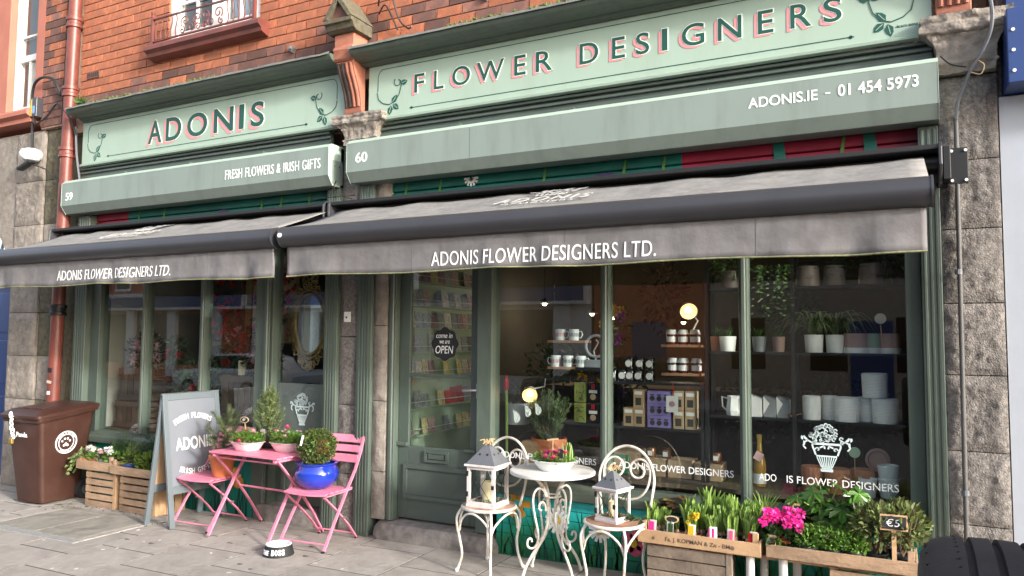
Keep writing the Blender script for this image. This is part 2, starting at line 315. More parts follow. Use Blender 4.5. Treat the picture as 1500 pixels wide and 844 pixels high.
def rough_block(x0, x1, y0, y1, z0, z1, amp=.02, n=9, seed=0, edge=.010):
    """one rusticated stone: a box whose street face is broken and pillowed"""
    from mathutils import noise
    mb = MB(); vs = []; nx = max(3, int((x1 - x0) * n / .3)); nz = max(3, int((z1 - z0) * n / .3)); off = Vector((seed * 7.3, seed * 3.1, seed))
    for j in range(nz + 1):
        for i in range(nx + 1):
            u = i / nx; w = j / nz; x = x0 + (x1 - x0) * u; z = z0 + (z1 - z0) * w
            e = min(min(u, 1 - u) * (x1 - x0), min(w, 1 - w) * (z1 - z0)); k = min(1, e / .05)
            d = amp * k * (.55 + .6 * noise.fractal(Vector((x, z, 0)) * 7 + off, 1.0, 2.0, 3) + .55 * noise.fractal(Vector((x, z * .8, 0)) * 30 + off, .6, 2.0, 3))
            vs.append((x, y0 + edge * (1 - k) - d, z))
    fs = [(j * (nx + 1) + i, j * (nx + 1) + i + 1, (j + 1) * (nx + 1) + i + 1, (j + 1) * (nx + 1) + i) for j in range(nz) for i in range(nx)]
    b = len(vs); vs += [(x0, y1, z0), (x1, y1, z0), (x1, y1, z1), (x0, y1, z1)]
    bot = [i for i in range(nx + 1)]; top = [nz * (nx + 1) + i for i in range(nx + 1)]; lf = [j * (nx + 1) for j in range(nz + 1)]; rt = [j * (nx + 1) + nx for j in range(nz + 1)]
    fs += [tuple(bot[::-1] + [b, b + 1]), tuple(top + [b + 2, b + 3]), tuple(lf + [b + 3, b]), tuple(rt[::-1] + [b + 1, b + 2]), (b, b + 3, b + 2, b + 1)]
    mb.add(vs, fs); return mb
# ================================================================ SETTING: ground
mb = MB(); mb.add([(-60, -2.62, gz(-60) - .0025), (40, -2.62, gz(40) - .0025), (40, 6, gz(40) - .0025), (-60, 6, gz(-60) - .0025)], [(0, 1, 2, 3)])
pavement = struct(mb.build('pavement', M_JOINT, fix=False)); pavement['label'] = 'grey paved footpath in front of the flower shop'
SL = {}
def slab(x0, x1, y0, y1, m=M_SLAB, lift=0.0, par=pavement, name='paving_slab'):
    w = round(x1 - x0 - .014, 3); d = round(y1 - y0 - .017, 3); key = (w, d, m.name)
    if key not in SL:
        b = MB().box(-w / 2, w / 2, -d / 2, d / 2, -.034, 0); me = b.mesh('paving_slab'); me.materials.append(m); SL[key] = me
    cx = (x0 + x1) / 2; return link(name, SL[key], par, (cx, (y0 + y1) / 2, gz(cx) + lift + rnd(-.0006, .0006)), (rnd(-.0008, .0008), -.011 + rnd(-.0008, .0008), 0))
COLX = [-5.85 + .63 * k for k in range(-9, 14)]
for k in range(len(COLX) - 1):
    cuts = [.34, -.55, -1.17, -1.79, -2.41, -2.62] if k % 2 == 1 else [.34, -.22, -.84, -1.46, -2.08, -2.62]
    for a, b in zip(cuts[1:], cuts[:-1]): slab(COLX[k], COLX[k + 1], a, b)
# concrete service cover let into the paving
cov = thing('service_cover', 'stained concrete service cover with pale edging let into the paving', 'cover', (-6.8, -.84, gz(-6.8)))
for (a, b, c, d, mm, nm) in ((-7.42, -6.80, -1.16, -.50, M_SLAB2, 'panel'), (-6.79, -6.20, -1.16, -.50, M_SLAB2, 'panel'), (-7.52, -6.10, -1.26, -1.165, M_KERB, 'edging'), (-7.52, -6.10, -.495, -.40, M_SLAB2, 'edging'),
                          (-6.195, -6.10, -1.16, -.50, M_SLAB, 'edging'), (-7.52, -7.425, -1.16, -.50, M_SLAB, 'edging')):
    MB().add([(x, y, gz(x) + z) for x, y, z in [(a, c, -.02), (b, c, -.02), (b, d, -.02), (a, d, -.02), (a, c, .006), (b, c, .006), (b, d, .006), (a, d, .006)]],
             [(0, 3, 2, 1), (4, 5, 6, 7), (0, 1, 5, 4), (1, 2, 6, 5), (2, 3, 7, 6), (3, 0, 4, 7)]).build(nm, mm, cov, bevel=.004)
# kerb and road
kerb = struct(MB().add([(-60, -2.78, gz(-60) - .03), (40, -2.78, gz(40) - .03), (40, -2.60, gz(40) - .03), (-60, -2.60, gz(-60) - .03)], [(0, 1, 2, 3)]).build('kerb', M_JOINT, fix=False))
kb = MB().box(-.445, .445, -.075, .075, -.2, 0).mesh('kerb_stone'); kb.materials.append(M_KERB)
for k in range(22): link('kerb_stone', kb, kerb, (-12 + .9 * k, -2.70, gz(-12 + .9 * k) + .002), (0, -.011, 0), bevel=.012)
road = struct(MB().add([(-60, -13.2, gz(-60) - .12), (40, -13.2, gz(40) - .12), (40, -2.77, gz(40) - .12), (-60, -2.77, gz(-60) - .12)], [(0, 1, 2, 3)]).build('road', M_ROAD, fix=False))
farpave = struct(MB().add([(-60, -17, gz(-60)), (40, -17, gz(40)), (40, -13.2, gz(40)), (-60, -13.2, gz(-60)), (-60, -13.2, gz(-60) - .13), (40, -13.2, gz(40) - .13)], [(0, 1, 2, 3), (3, 2, 5, 4)]).build('far_pavement', M_SLAB, fix=False))

# ================================================================ BRICK BUILDING above the shops
bld = thing('brick_building', 'orange red brick upper storey above the green shopfronts', 'building', (-4.2, 0, 4.2))
WX0, WX1, WZ0 = -6.80, -5.50, 4.76
wall = MB()
wall.box(-8.55, WX0, .012, .4, 4.0, 9.5); wall.box(WX1, .62, .012, .4, 4.0, 9.5); wall.box(WX0, WX1, .012, .4, 4.0, WZ0); wall.box(WX0, WX1, .012, .4, 7.0, 9.5); wall.box(-8.55, .62, .24, .4, 2.9, 3.999)
wall_o = wall.build('wall', M_MORTAR, bld)
BL, BH = .25, .09
bm_f = MB().box(-.12, .12, -.055, .055, -.04, .04).mesh('brick'); bm_f.materials.append(M_BRICK)
bm_d = MB().box(-.12, .12, -.055, .055, -.04, .04).mesh('brick'); bm_d.materials.append(M_BRICKDK)
bricks = []
def brick_run(xa, xb, z, y, dark, par, first):
    x = xa - first
    while x < xb - .02:
        a = max(x, xa); b = min(x + BL - .009, xb); x += BL
        if b - a < .03: continue
        dk = random.random() < dark
        o = link('brick', bm_d if dk else bm_f, par, (0, 0, 0), (0, 0, 0), ((b - a) / .24, 1, 1))
        o.location = Vector(((a + b) / 2, y + .055 - .0 + rnd(-.002, .003), z + .04)) - (par.location + par.parent.location)
        o.rotation_euler = (0, rnd(-.004, .004), 0); bricks.append(o)
row = 0; z = 4.14
while z < 5.75:
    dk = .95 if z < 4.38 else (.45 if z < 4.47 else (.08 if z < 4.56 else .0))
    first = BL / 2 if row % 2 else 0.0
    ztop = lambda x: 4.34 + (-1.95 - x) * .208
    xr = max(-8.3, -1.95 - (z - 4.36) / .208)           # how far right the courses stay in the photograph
    spans = [(-8.26, min(-4.3, xr))] if z + .08 < WZ0 else [(-8.26, min(WX0 - .012, xr)), (WX1 + .012, min(-4.3, xr))]
    for a, b in spans:
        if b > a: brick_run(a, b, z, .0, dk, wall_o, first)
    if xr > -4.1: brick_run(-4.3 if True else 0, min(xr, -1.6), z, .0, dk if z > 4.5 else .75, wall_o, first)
    z += BH; row += 1
# upper plain courses beyond the picture
MB().box(-8.26, .60, -.004, .02, 5.80, 9.45).build('upper_brickwork', brick_tex_mat(), wall_o)
MB().box(-4.2, .60, -.004, .02, 4.98, 5.79).build('upper_brickwork', bpy.data.materials['brick_far'], wall_o)
MB().box(-1.85, .60, -.004, .02, 4.36, 4.97).build('upper_brickwork', bpy.data.materials['brick_far'], wall_o)
# sash window over shop 59
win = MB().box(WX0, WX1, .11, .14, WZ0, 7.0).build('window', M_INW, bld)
fr = MB()
for a, b in ((WX0, WX0 + .10), (WX1 - .10, WX1), (-6.19, -6.02)): fr.box(a, b, .02, .11, WZ0 + .06, 7.0)
fr.box(WX0, WX1, .015, .11, WZ0, WZ0 + .075); fr.build('frame', M_WOODW, win, bevel=.006)
for a, b in ((WX0 + .10, -6.19), (-6.02, WX1 - .10)):
    MB().box(a, b, .075, .081, WZ0 + .07, 7.0).build('pane', M_DGLASS, win)
    g = MB(); m_ = (a + b) / 2; g.box(m_ - .014, m_ + .014, .05, .073, WZ0 + .07, 7.0); g.box(a, m_ - .0145, .05, .073, 5.20, 5.23); g.box(m_ + .0145, b, .05, .073, 5.20, 5.23); g.box(a, b, .045, .073, WZ0 + .0755, WZ0 + .14)
    g.build('glazing_bar', M_WOODW, win)
cur = MB()
for i in range(26):
    x = -5.98 + i * .015; cur.add([(x, .10 + .012 * math.sin(i * 1.3), 4.85), (x + .015, .10 + .012 * math.sin((i + 1) * 1.3), 4.85), (x + .015, .10 + .012 * math.sin((i + 1) * 1.3), 7), (x, .10 + .012 * math.sin(i * 1.3), 7)], [(0, 1, 2, 3)])
cur.build('curtain', mat('blue_grey_curtain', (.36, .42, .50), .9), win, smooth=True, fix=False)
MB().prism([(.10, 4.755), (-.13, 4.745), (-.15, 4.72), (-.15, 4.685), (-.11, 4.66), (-.10, 4.625), (-.02, 4.60), (.10, 4.60)], 'x', -7.0, -5.36).build('window_sill', M_PIPE, bld, smooth=25)
rail = MB(); RZ0, RZ1, RY = 4.775, 5.03, -.10
rail.box(-6.92, -5.47, RY - .012, RY + .012, RZ1 - .012, RZ1); rail.box(-6.92, -5.47, RY - .010, RY + .010, RZ0, RZ0 + .014)
ro = rail.build('window_railing', M_PIPE, bld)
for x in (-6.93, -5.46):
    MB().box(x - .014, x + .014, RY - .016, RY + .016, 4.745, RZ1 + .05).ball((x, RY, RZ1 + .065), .022).build('post', M_PIPE, ro, smooth=True)
def spiral(cx, cz, r0, turns, a0, sgn, y, n=22): return [(cx + sgn * (r0 * (1 - .8 * i / n)) * math.cos(a0 + turns * 2 * PI * i / n), y, cz + (r0 * (1 - .8 * i / n)) * math.sin(a0 + turns * 2 * PI * i / n)) for i in range(n + 1)]
for i in range(5):
    for s in (-1, 1):
        x = -6.195 + s * (.37 + .075 * i)
        MB().tube([(x + s * .012 * math.sin(t * 2 * PI), RY, RZ0 + .013 + t * (RZ1 - RZ0 - .024)) for t in [k / 10 for k in range(11)]], .0065, 6).build('baluster', M_PIPE, ro, smooth=True)
sc = MB()
for s in (-1, 1):
    for (cx, cz, r, a, t) in ((.06, 4.93, .055, -1.2, 1.3), (.14, 4.85, .06, 1.6, 1.2), (.24, 4.92, .065, -.8, 1.3), (.28, 4.83, .04, 2.0, 1.1), (.05, 4.83, .04, .5, 1.2)): sc.tube(spiral(-6.195 + s * cx, cz, r, t, a, s, RY), .0065, 6)
sc.build('scrollwork', M_PIPE, ro, smooth=True)
# air brick and wall anchors
ab = MB().box(-8.15, -7.93, -.008, .0, 4.60, 4.67).build('air_brick', M_BRICKDK, bld)
for i in range(6): MB().box(-8.135 + i * .033, -8.118 + i * .033, -.0105, -.0085, 4.612, 4.66).build('slot', M_BLACK, ab)
for (x, z) in ((-2.95, 4.50), (-5.05, 4.42)): MB().obox((x, -.012, z), (.07, .03, .05), (0, .6, 0)).ball((x, -.03, z), .016).build('wall_anchor', M_LEAD, bld)

# ================================================================ shop signs, cornices, shutter boxes, awnings
def cornice(x0, x1, label):
    t = thing('shop_cornice', label, 'cornice', ((x0 + x1) / 2, 0, 4.06))
    # stepped and coved timber moulding
    MB().prism([(.0, 4.085), (-.05, 4.085), (-.058, 4.096), (-.085, 4.100), (-.092, 4.112), (-.165, 4.114), (-.175, 4.122), (-.205, 4.126), (-.235, 4.142), (-.250, 4.165), (-.250, 4.185), (.0, 4.20)], 'x', x0, x1).build('moulding', M_GREEN, t, smooth=25)
    n = int((x1 - x0) / .04); top = []; from mathutils import noise
    vs = []; fs = []
    for i in range(n + 1):
        x = x0 + (x1 - x0) * i / n; k = noise.noise(Vector((x * 2.3, 1, 0))) * .5 + noise.noise(Vector((x * 9, 4, 0))) * .3
        zf = 4.172 + .012 * k; vs += [(x, -.266 + .006 * k, zf), (x, -.260, zf + .022 + .010 * k), (x, -.15, 4.225 + .016 * k), (x, .0, 4.265 + .012 * k), (x, .0, 4.19)]
    for i in range(n):
        for j in range(4): a = i * 5 + j; fs.append((a, a + 5, a + 6, a + 1))
    MB().add(vs, fs).build('lead_flashing', M_LEAD, t, smooth=True)
    ms = MB()
    for i in range(300):
        u = random.random(); x = x0 + (x1 - x0) * (u if x0 < -5 else .22 + .35 * u); 
        if x0 < -5 and not (.12 < u < .62): continue
        ms.ball((x, -.258 + rnd(0, .08), 4.200 + rnd(-.004, .012)), rnd(.006, .016), 6, 4)
    ms.build('moss', M_MOSS, t, smooth=True)['kind'] = 'stuff'
    return t
cornice(-8.12, -4.375, 'dark green moulded cornice over the shorter sign, lead topped with a ragged mossy edge')
cornice(-4.165, .24, 'dark green moulded cornice over the long sign, lead topped with a mossy patch')

def vine(t, cx, cz, sx, sz=1.0, y=-.0235):
    """painted corner flourish: curl, stem and three leaves"""
    v = MB(); K = 1.25
    curl = [(cx + sx * (.06 + .042 * (1 - .55 * i / 16) * math.cos(2.4 + i * .33)), y, cz + sz * (.19 + .042 * (1 - .55 * i / 16) * math.sin(2.4 + i * .33))) for i in range(17)]
    stem = [(cx + sx * a, y, cz + sz * b) for a, b in ((-.16, .12), (-.145, .06), (-.10, .02), (-.03, .0), (.03, .02), (.075, .08), (.095, .15), (.09, .20))]
    for P in (stem, curl[::-1]):
        for i in range(len(P) - 1): v.bar(P[i], P[i + 1], .0015, .0065, (0, 1, 0) if False else (0, 0, 1))
    v.build('flourish_stem', M_LETTER, t)
    for (a, b, ang, L) in ((.0, .01, .9, .085), (.01, -.0, -.7, .08), (.09, .17, .25, .07), (-.01, -.01, -1.8, .085)):
        d = Vector((sx * math.cos(ang), 0, sz * math.sin(ang))); p = Vector((cx + sx * a, y, cz + sz * b)); q = d.cross(Vector((0, 1, 0)))
        pts = [p, p + d * L * .35 + q * .026, p + d * L * .7 + q * .02, p + d * L, p + d * L * .7 - q * .02, p + d * L * .35 - q * .026]
        lv = MB().add(pts + [w + Vector((0, .002, 0)) for w in pts], [(0, 1, 2, 3, 4, 5), (11, 10, 9, 8, 7, 6)] + [(i, (i + 1) % 6, 6 + (i + 1) % 6, 6 + i) for i in range(6)]).build('leaf', M_LETTER, t)
        MB().bar(p + d * .012 + Vector((0, -.001, 0)), p + d * L * .8 + Vector((0, -.001, 0)), .0015, .004).build('vein', M_MINT, lv)
def fascia(x0, x1, z0, z1, label, chars):
    t = thing('fascia_sign', label, 'sign', ((x0 + x1) / 2, -.02, z0))
    MB().box(x0, x1, -.02, .02, z0, z1).build('board', M_MINT, t)
    MB().prism([(-.001, z0 - .035), (-.045, z0 - .03), (-.05, z0 - .012), (-.03, z0 - .002), (-.001, z0 - .002)], 'x', x0, x1).build('lower_bead', M_MINT, t, smooth=25)
    ln = MB(); y = -.0225; a, b, c, d = x0 + .10, x1 - .10, z0 + .045, z1 - .035
    ln.box(a + .06, b - .06, y, -.0195, d - .006, d); ln.box(a + .34, b - .34, y, -.0195, c, c + .006)
    for s, xx in ((1, a), (-1, b)):
        ln.box(xx - .003, xx + .003, y, -.0195, c + .19, d - .08); P = [(xx + s * .06 * (1 - math.cos(k * PI / 12)), y + .001, d - .08 + .077 * math.sin(k * PI / 12)) for k in range(7)]
        for i in range(6): ln.bar(P[i], P[i + 1], .002, .006)
        ln.cyl((xx + s * .36, y, c + .003), (xx + s * .36, -.0195, c + .003), .012, 12)
    ln.build('border_line', M_LETTER, t)
    vine(t, a + .155, c + .06, 1); vine(t, b - .155, c + .06, -1)
    for ch, xa, xb, za, zb in chars:
        lo = MB(); letters(lo, ch, xa, xb, za, zb, -.0205, bold=.004 if x1 > -1 else .014, thick=.007); L = lo.build('letter', M_LETTER, t, fix=False)
        w = xb - xa
        oc = MB(); letters(oc, ch, xa - .006, xb + .006, za - .006, zb + .006, -.0205, bold=.026, thick=.0045); oc.build('outline', M_CREAML, L, fix=False)
        ps = MB(); sh = .024 if x1 > -1 else .034
        for k in range(6): letters(ps, ch, xa - sh * k / 5 - .002, xb - sh * k / 5 - .002, za - sh * .75 * k / 5, zb - sh * .75 * k / 5, -.0205 + k * .00005, bold=.006, thick=.003)
        ps.build('drop_shade', M_PINKL, L, fix=False)
    return t
L60 = [('F', -3.63, -3.53), ('L', -3.43, -3.335), ('O', -3.25, -3.08), ('W', -3.015, -2.765), ('E', -2.67, -2.57), ('R', -2.48, -2.34), ('D', -2.11, -1.96), ('E', -1.85, -1.75), ('S', -1.665, -1.565), ('I', -1.47, -1.43),
       ('G', -1.325, -1.165), ('N', -1.07, -.91), ('E', -.80, -.70), ('R', -.59, -.46), ('S', -.385, -.275)]
L59 = [('A', -7.03, -6.82), ('D', -6.755, -6.525), ('O', -6.435, -6.145), ('N', -6.05, -5.78), ('I', -5.70, -5.635), ('S', -5.54, -5.37)]
fascia(-4.12, .235, 3.615, 4.083, 'pale mint sign board lettered FLOWER DESIGNERS in green with pink shading', [(c, a, b, 3.785, 3.945) for c, a, b in L60])
fascia(-8.15, -4.38, 3.615, 4.083, 'pale mint sign board lettered ADONIS in green with pink shading', [(c, a, b, 3.72, 3.965) for c, a, b in L59])
# painter's signature
sg = MB(); letters(sg, '~BLACK SIGNS 3.6~', .03, .20, 3.675, 3.69, -.0205, thick=.002)
sg.build('signature', M_LETTER, [o for o in bpy.data.objects if o.name.startswith('fascia_sign')][0], fix=False)

def shutter_box(x0, x1, label, texts):
    t = thing('shutter_box', label, 'sign box', ((x0 + x1) / 2, -.16, 3.10))
    MB().prism([(-.16, 3.125), (-.16, 3.375), (-.125, 3.41), (.06, 3.41), (.06, 3.04), (-.10, 3.04)], 'x', x0 + .003, x1 - .003).build('housing', M_BOX, t, bevel=.004)
    for x in (x0, x1 - .003): MB().prism([(-.162, 3.124), (-.162, 3.376), (-.126, 3.412), (.06, 3.412), (.06, 3.038), (-.101, 3.038)], 'x', x, x + .003).build('end_plate', M_BOXEDGE, t)
    MB().prism([(-.1615, 3.377), (-.1265, 3.412), (-.124, 3.412), (-.159, 3.375)], 'x', x0 + .003, x1 - .003).build('top_edge', M_BOXEDGE, t)
    for s, a, b, c, d, bo in texts:
        lm = MB(); letters(lm, s, a, b, c, d, -.160, bold=bo, spacing=1.12 if len(s) > 20 else 1.0, thick=.003); lm.build('lettering', M_WHITE, t, fix=False)
    return t
b60 = shutter_box(-4.24, .255, 'sage green shutter box numbered 60 with web address and telephone number', [('60', -4.14, -4.015, 3.20, 3.288, .01), ('ADONIS.IE', -.85, -.42, 3.235, 3.305, .012), ('-', -.375, -.345, 3.267, 3.275, .012), ('01 454 5973', -.30, .15, 3.24, 3.315, .014)])
b59 = shutter_box(-8.27, -4.44, 'sage green shutter box numbered 59 reading FRESH FLOWERS & IRISH GIFTS', [('59', -8.19, -8.07, 3.18, 3.268, .012), ('FRESH FLOWERS & IRISH GIFTS', -5.715, -4.535, 3.195, 3.285, -.004)])
for x in (-3.0,): MB().box(x, x + .004, -.1606, -.1598, 3.126, 3.374).build('panel_seam', M_GREEN, b60)
pl = MB().box(-4.4395, -4.434, -.11, .03, 3.06, 3.27).build('fixing_plate', M_BOX, b59)
for y, z in ((-.08, 3.22), (-.02, 3.22)): MB().cyl((-4.434, y, z), (-4.428, y, z), .008, 8).build('bolt', M_LEAD, pl)
# frieze between sign and box
for a, b, lb in ((-4.06, .235, 'dark green recessed frieze under the long sign'), (-8.22, -4.58, 'dark green recessed frieze under the shorter sign')):
    t = thing('shop_frieze', lb, 'frieze', ((a + b) / 2, 0, 3.4))
    MB().box(a, b, .03, .07, 3.30, 3.578).build('panel', M_GREEND, t)
    for z in (3.46, 3.51, 3.55): MB().box(a, b, .03 - (z - 3.42) * .25, .0299, z, z + .022).build('moulding', M_GREEND, t, bevel=.004)
    for x in (a + .9, a + 1.9, a + 2.9): MB().box(x, x + .03, -.10, .0299, 3.412, 3.44).build('bracket', M_GREEND, t)
# painted roller shutters under the boxes
M_SHT = mat('shutter_teal_paint', (.006, .12, .095), .45, var=.3, scale=2.5); M_SHR = mat('shutter_crimson_paint', (.24, .012, .035), .45, var=.3, scale=2.5); M_SHL = mat('shutter_lime_paint', (.07, .19, .03), .5, var=.15)
def shutter(x0, x1, red0, red1, label, grass, extra=()):
    t = thing('roller_shutter', label, 'shutter', ((x0 + x1) / 2, .08, 2.88))
    for k, z in enumerate((2.88, 2.965, 3.05)):
        for a, b, m in ((x0, red0, M_SHT), (red0, red1, M_SHR), (red1, x1, M_SHT)):
            if b > a: MB().prism([(.11, z), (.088, z + .008), (.083, z + .04), (.088, z + .076), (.11, z + .083)], 'x', a, b).build('slat', m, t, smooth=30)
    for x in grass:
        MB().prism([(x, 2.885), (x + .028, 2.885), (x + .045, 3.04), (x + .03, 3.04)], 'y', .079, .082).build('painted_grass', M_SHL, t)
    for x in extra: MB().prism([(x, 2.885), (x + .08, 2.885), (x + .06, 3.04), (x - .01, 3.04)], 'y', .079, .082).build('painted_stripe', M_SHT, t)
    return t
s60 = shutter(-4.07, .14, -1.36, .14, 'rolled up shutter of shop 60 painted teal then crimson', (-3.8, -3.45, -2.48, -1.82, -1.52, -.32), (-.72, -.16))
s59 = shutter(-8.14, -4.56, -8.0, -7.45, 'rolled up shutter of shop 59 painted crimson then teal', (-7.3, -6.9, -5.5, -5.25, -4.9))
for i in range(7):
    a = PI * (i / 6.0) + PI; d = Vector((math.cos(a), 0, math.sin(a)))
    MB().obox((-3.12 + .04 * d.x, .0795, 3.02 + .04 * d.z), (.055, .003, .018), (0, -a, 0)).build('painted_petal', M_WHITE, s60)
MB().box(-6.05, -5.95, .078, .081, 2.92, 2.96).build('sticker', mat('violet_sticker', (.06, .03, .12), .6), s59); MB().box(-2.02, -1.88, .078, .081, 2.90, 2.95).build('sticker', MATS['violet_sticker'], s60)

M_FADED = mat('faded_print', (.42, .41, .39), .9, var=.25, scale=30)
def awning(x0, x1, cx0, cx1, label, txt, logo_x):
    t = thing('awning', label, 'awning', ((x0 + x1) / 2, -.1, 2.4))
    # cassette against the wall
    MB().prism([(-.20, 2.84), (-.20, 2.87), (-.02, 2.885), (.03, 2.885), (.03, 2.66), (-.05, 2.66), (-.05, 2.82)], 'x', cx0, cx1).build('cassette', M_BLACK, t, bevel=.004)
    MB().cyl((cx0 + .02, -.10, 2.775), (cx1 - .02, -.10, 2.775), .042, 16).build('roller_tube', M_BLACK, t, smooth=True)
    for x in (cx0, cx1 - .02): MB().prism([(-.22, 2.85), (-.18, 2.885), (.03, 2.885), (.03, 2.64), (-.12, 2.64), (-.22, 2.74)], 'x', x, x + .02).build('end_cap', M_ANTH, t, bevel=.005)
    # sloping cloth, slightly slack
    n = 48; k = 10; vs = []; fs = []
    for i in range(n + 1):
        u = i / n; x = x0 + .02 + (x1 - x0 - .04) * u
        for j in range(k + 1):
            w = j / k; sag = .014 * math.sin(PI * w) * (1 + .6 * math.sin(u * 23 + 1)) + .004 * math.sin(u * 61 + w * 3)
            vs.append((x, -.10 - .70 * w, 2.812 + .006 * math.sin(u * 40) * (1 - w) - (2.812 - 2.558) * w - sag))
    for i in range(n):
        for j in range(k): a = i * (k + 1) + j; fs.append((a, a + k + 1, a + k + 2, a + 1))
    cl = MB().add(vs, fs).build('cloth', M_CANVASTOP, t, smooth=True, fix=False); sm = cl.modifiers.new('thick', 'SOLIDIFY'); sm.thickness = .003
    # faded white emblem and name printed on the slope
    U = Vector((1, 0, 0)); V = Vector((0, .70, .254)).normalized(); Np = U.cross(V).normalized()
    pr = MB(); O = Vector((logo_x - .36, -.66, 2.609)) + Vector((0, -.012, .008)); add_text(pr, 'ADONIS', O + V * .10, U, V, .72, .17, .01, 1.3, 0, .002); add_text(pr, 'DESIGNERS', O + V * .02 + U * .10, U, V, .55, .05, .005, 1.3, 0, .002)
    pr.build('printed_name', M_FADED, cl, fix=False)
    em = MB()
    for i in range(34):
        p = O + U * (.36 + rnd(-.20, .20)) + V * (.36 + rnd(0, .16)); a = rnd(0, PI); d = U * math.cos(a) + V * math.sin(a); em.leaf(p + Np * .004, d, Np, .09, .035, .02)
    for i in range(7): em.bar(O + U * (.26 + .033 * i) + V * .30 + Np * .003, O + U * (.24 + .04 * i) + V * .38 + Np * .003, .016, .002, Np)
    em.build('printed_emblem', M_FADED, cl, fix=False)
    # front bar
    prof = [(-.78 + .085 * math.cos(a) * (1 if math.cos(a) < 0 else .7), 2.484 + .082 * math.sin(a)) for a in [2 * PI * q / 24 for q in range(24)]]
    MB().prism(prof, 'x', x0 + .012, x1 - .012).build('front_bar', M_ANTH, t, smooth=35)
    for x in (x0, x1 - .012): e = MB().prism([((p[0] + .78) * 1.05 - .78, (p[1] - 2.484) * 1.05 + 2.484) for p in prof], 'x', x, x + .012).build('bar_end_cap', M_ANTH, t, smooth=35)
    MB().cyl((x0 + .03, -.862, 2.49), (x0 + .03, -.872, 2.49), .018, 14).build('cap_button', M_WHITE, t)
    # valance, hanging in soft folds
    n = 160; vs = []; fs = []; zb = 2.17
    for i in range(n + 1):
        u = i / n; x = x0 + .035 + (x1 - x0 - .07) * u
        for j in range(7):
            w = j / 6; y = -.785 + w * (.016 * math.sin(u * 31 + math.sin(u * 13) * 3) + .003 * math.sin(u * 97 + 3 * math.sin(u * 7))) + .012 * w * math.sin(w * 3)
            vs.append((x, y, 2.42 - (2.42 - zb) * w + .006 * w * math.sin(u * 19)))
    for i in range(n):
        for j in range(6): a = i * 7 + j; fs.append((a, a + 7, a + 8, a + 1))
    va = MB().add(vs, fs).build('valance', M_CANVAS, t, smooth=True, fix=False); sm = va.modifiers.new('thick', 'SOLIDIFY'); sm.thickness = .003
    he = MB(); P = [vs[i * 7 + 6] for i in range(n + 1)]; he.tube([(p[0], p[1], p[2] + .002) for p in P], .0055, 5); he.build('mouldy_hem', M_MOULD, va, smooth=True)
    for i in range(1, 4):
        q = int(n * i / 4 + 3 * i); sx = MB(); sx.tube([Vector(vs[q * 7 + j]) + Vector((0, -.004, 0)) for j in range(7)], .0012, 4); sx.build('seam', M_CANVAS, va)
    s, a, b, c, d, sh = txt
    lt = MB(); letters(lt, s, a, b, c, d, 0, bold=.0, spacing=1.06, shear=sh, thick=.002)
    def yv(x, z):
        u = (x - x0 - .035) / (x1 - x0 - .07); w = (2.42 - z) / (2.42 - zb); return -.785 + w * (.016 * math.sin(u * 31 + math.sin(u * 13) * 3) + .003 * math.sin(u * 97 + 3 * math.sin(u * 7))) + .012 * w * math.sin(w * 3)
    lt.v = [(v[0], yv(v[0], v[2]) - .0055 + (v[1]), v[2]) for v in lt.v]; lt.build('printed_lettering', M_WHITE, va, fix=False)
    # folding arms under the cloth
    for xa, s in ((x0 + .5, 1), (x1 - .5, -1)):
        ar = MB().bar((xa, -.12, 2.70), (xa + s * .85, -.36, 2.56), .035, .05).bar((xa + s * .85, -.36, 2.56), (xa + s * .1, -.74, 2.47), .03, .045); ar.build('folding_arm', M_ANTH, t)
    return t
awning(-4.33, .185, -4.39, .26, 'grey fabric awning of shop 60, the wide one over the door, lettered across its valance', ('ADONIS FLOWER DESIGNERS LTD.', -2.94, -1.30, 2.205, 2.305, .05), -2.2)
awning(-8.28, -4.40, -8.37, -4.43, 'grey fabric awning of shop 59, left one, with italic lettering on its valance', ('ADONIS FLOWER DESIGNERS LTD.', -7.28, -5.64, 2.22, 2.315, .22), -6.6)
br = thing('awning_bracket', 'black steel awning bracket bolted to the rough stone pier', 'bracket', (.33, -.02, 2.75))
MB().box(.265, .305, -.16, .02, 2.66, 2.86).build('arm', M_BLACK, br, bevel=.004); MB().box(.30, .40, -.062, -.05, 2.645, 2.865).build('plate', M_BLACK, br, bevel=.003)
for x in (.315, .388):
    for z in (2.665, 2.845): MB().cyl((x, -.062, z), (x, -.072, z), .009, 8).build('bolt', M_WHITE, br)
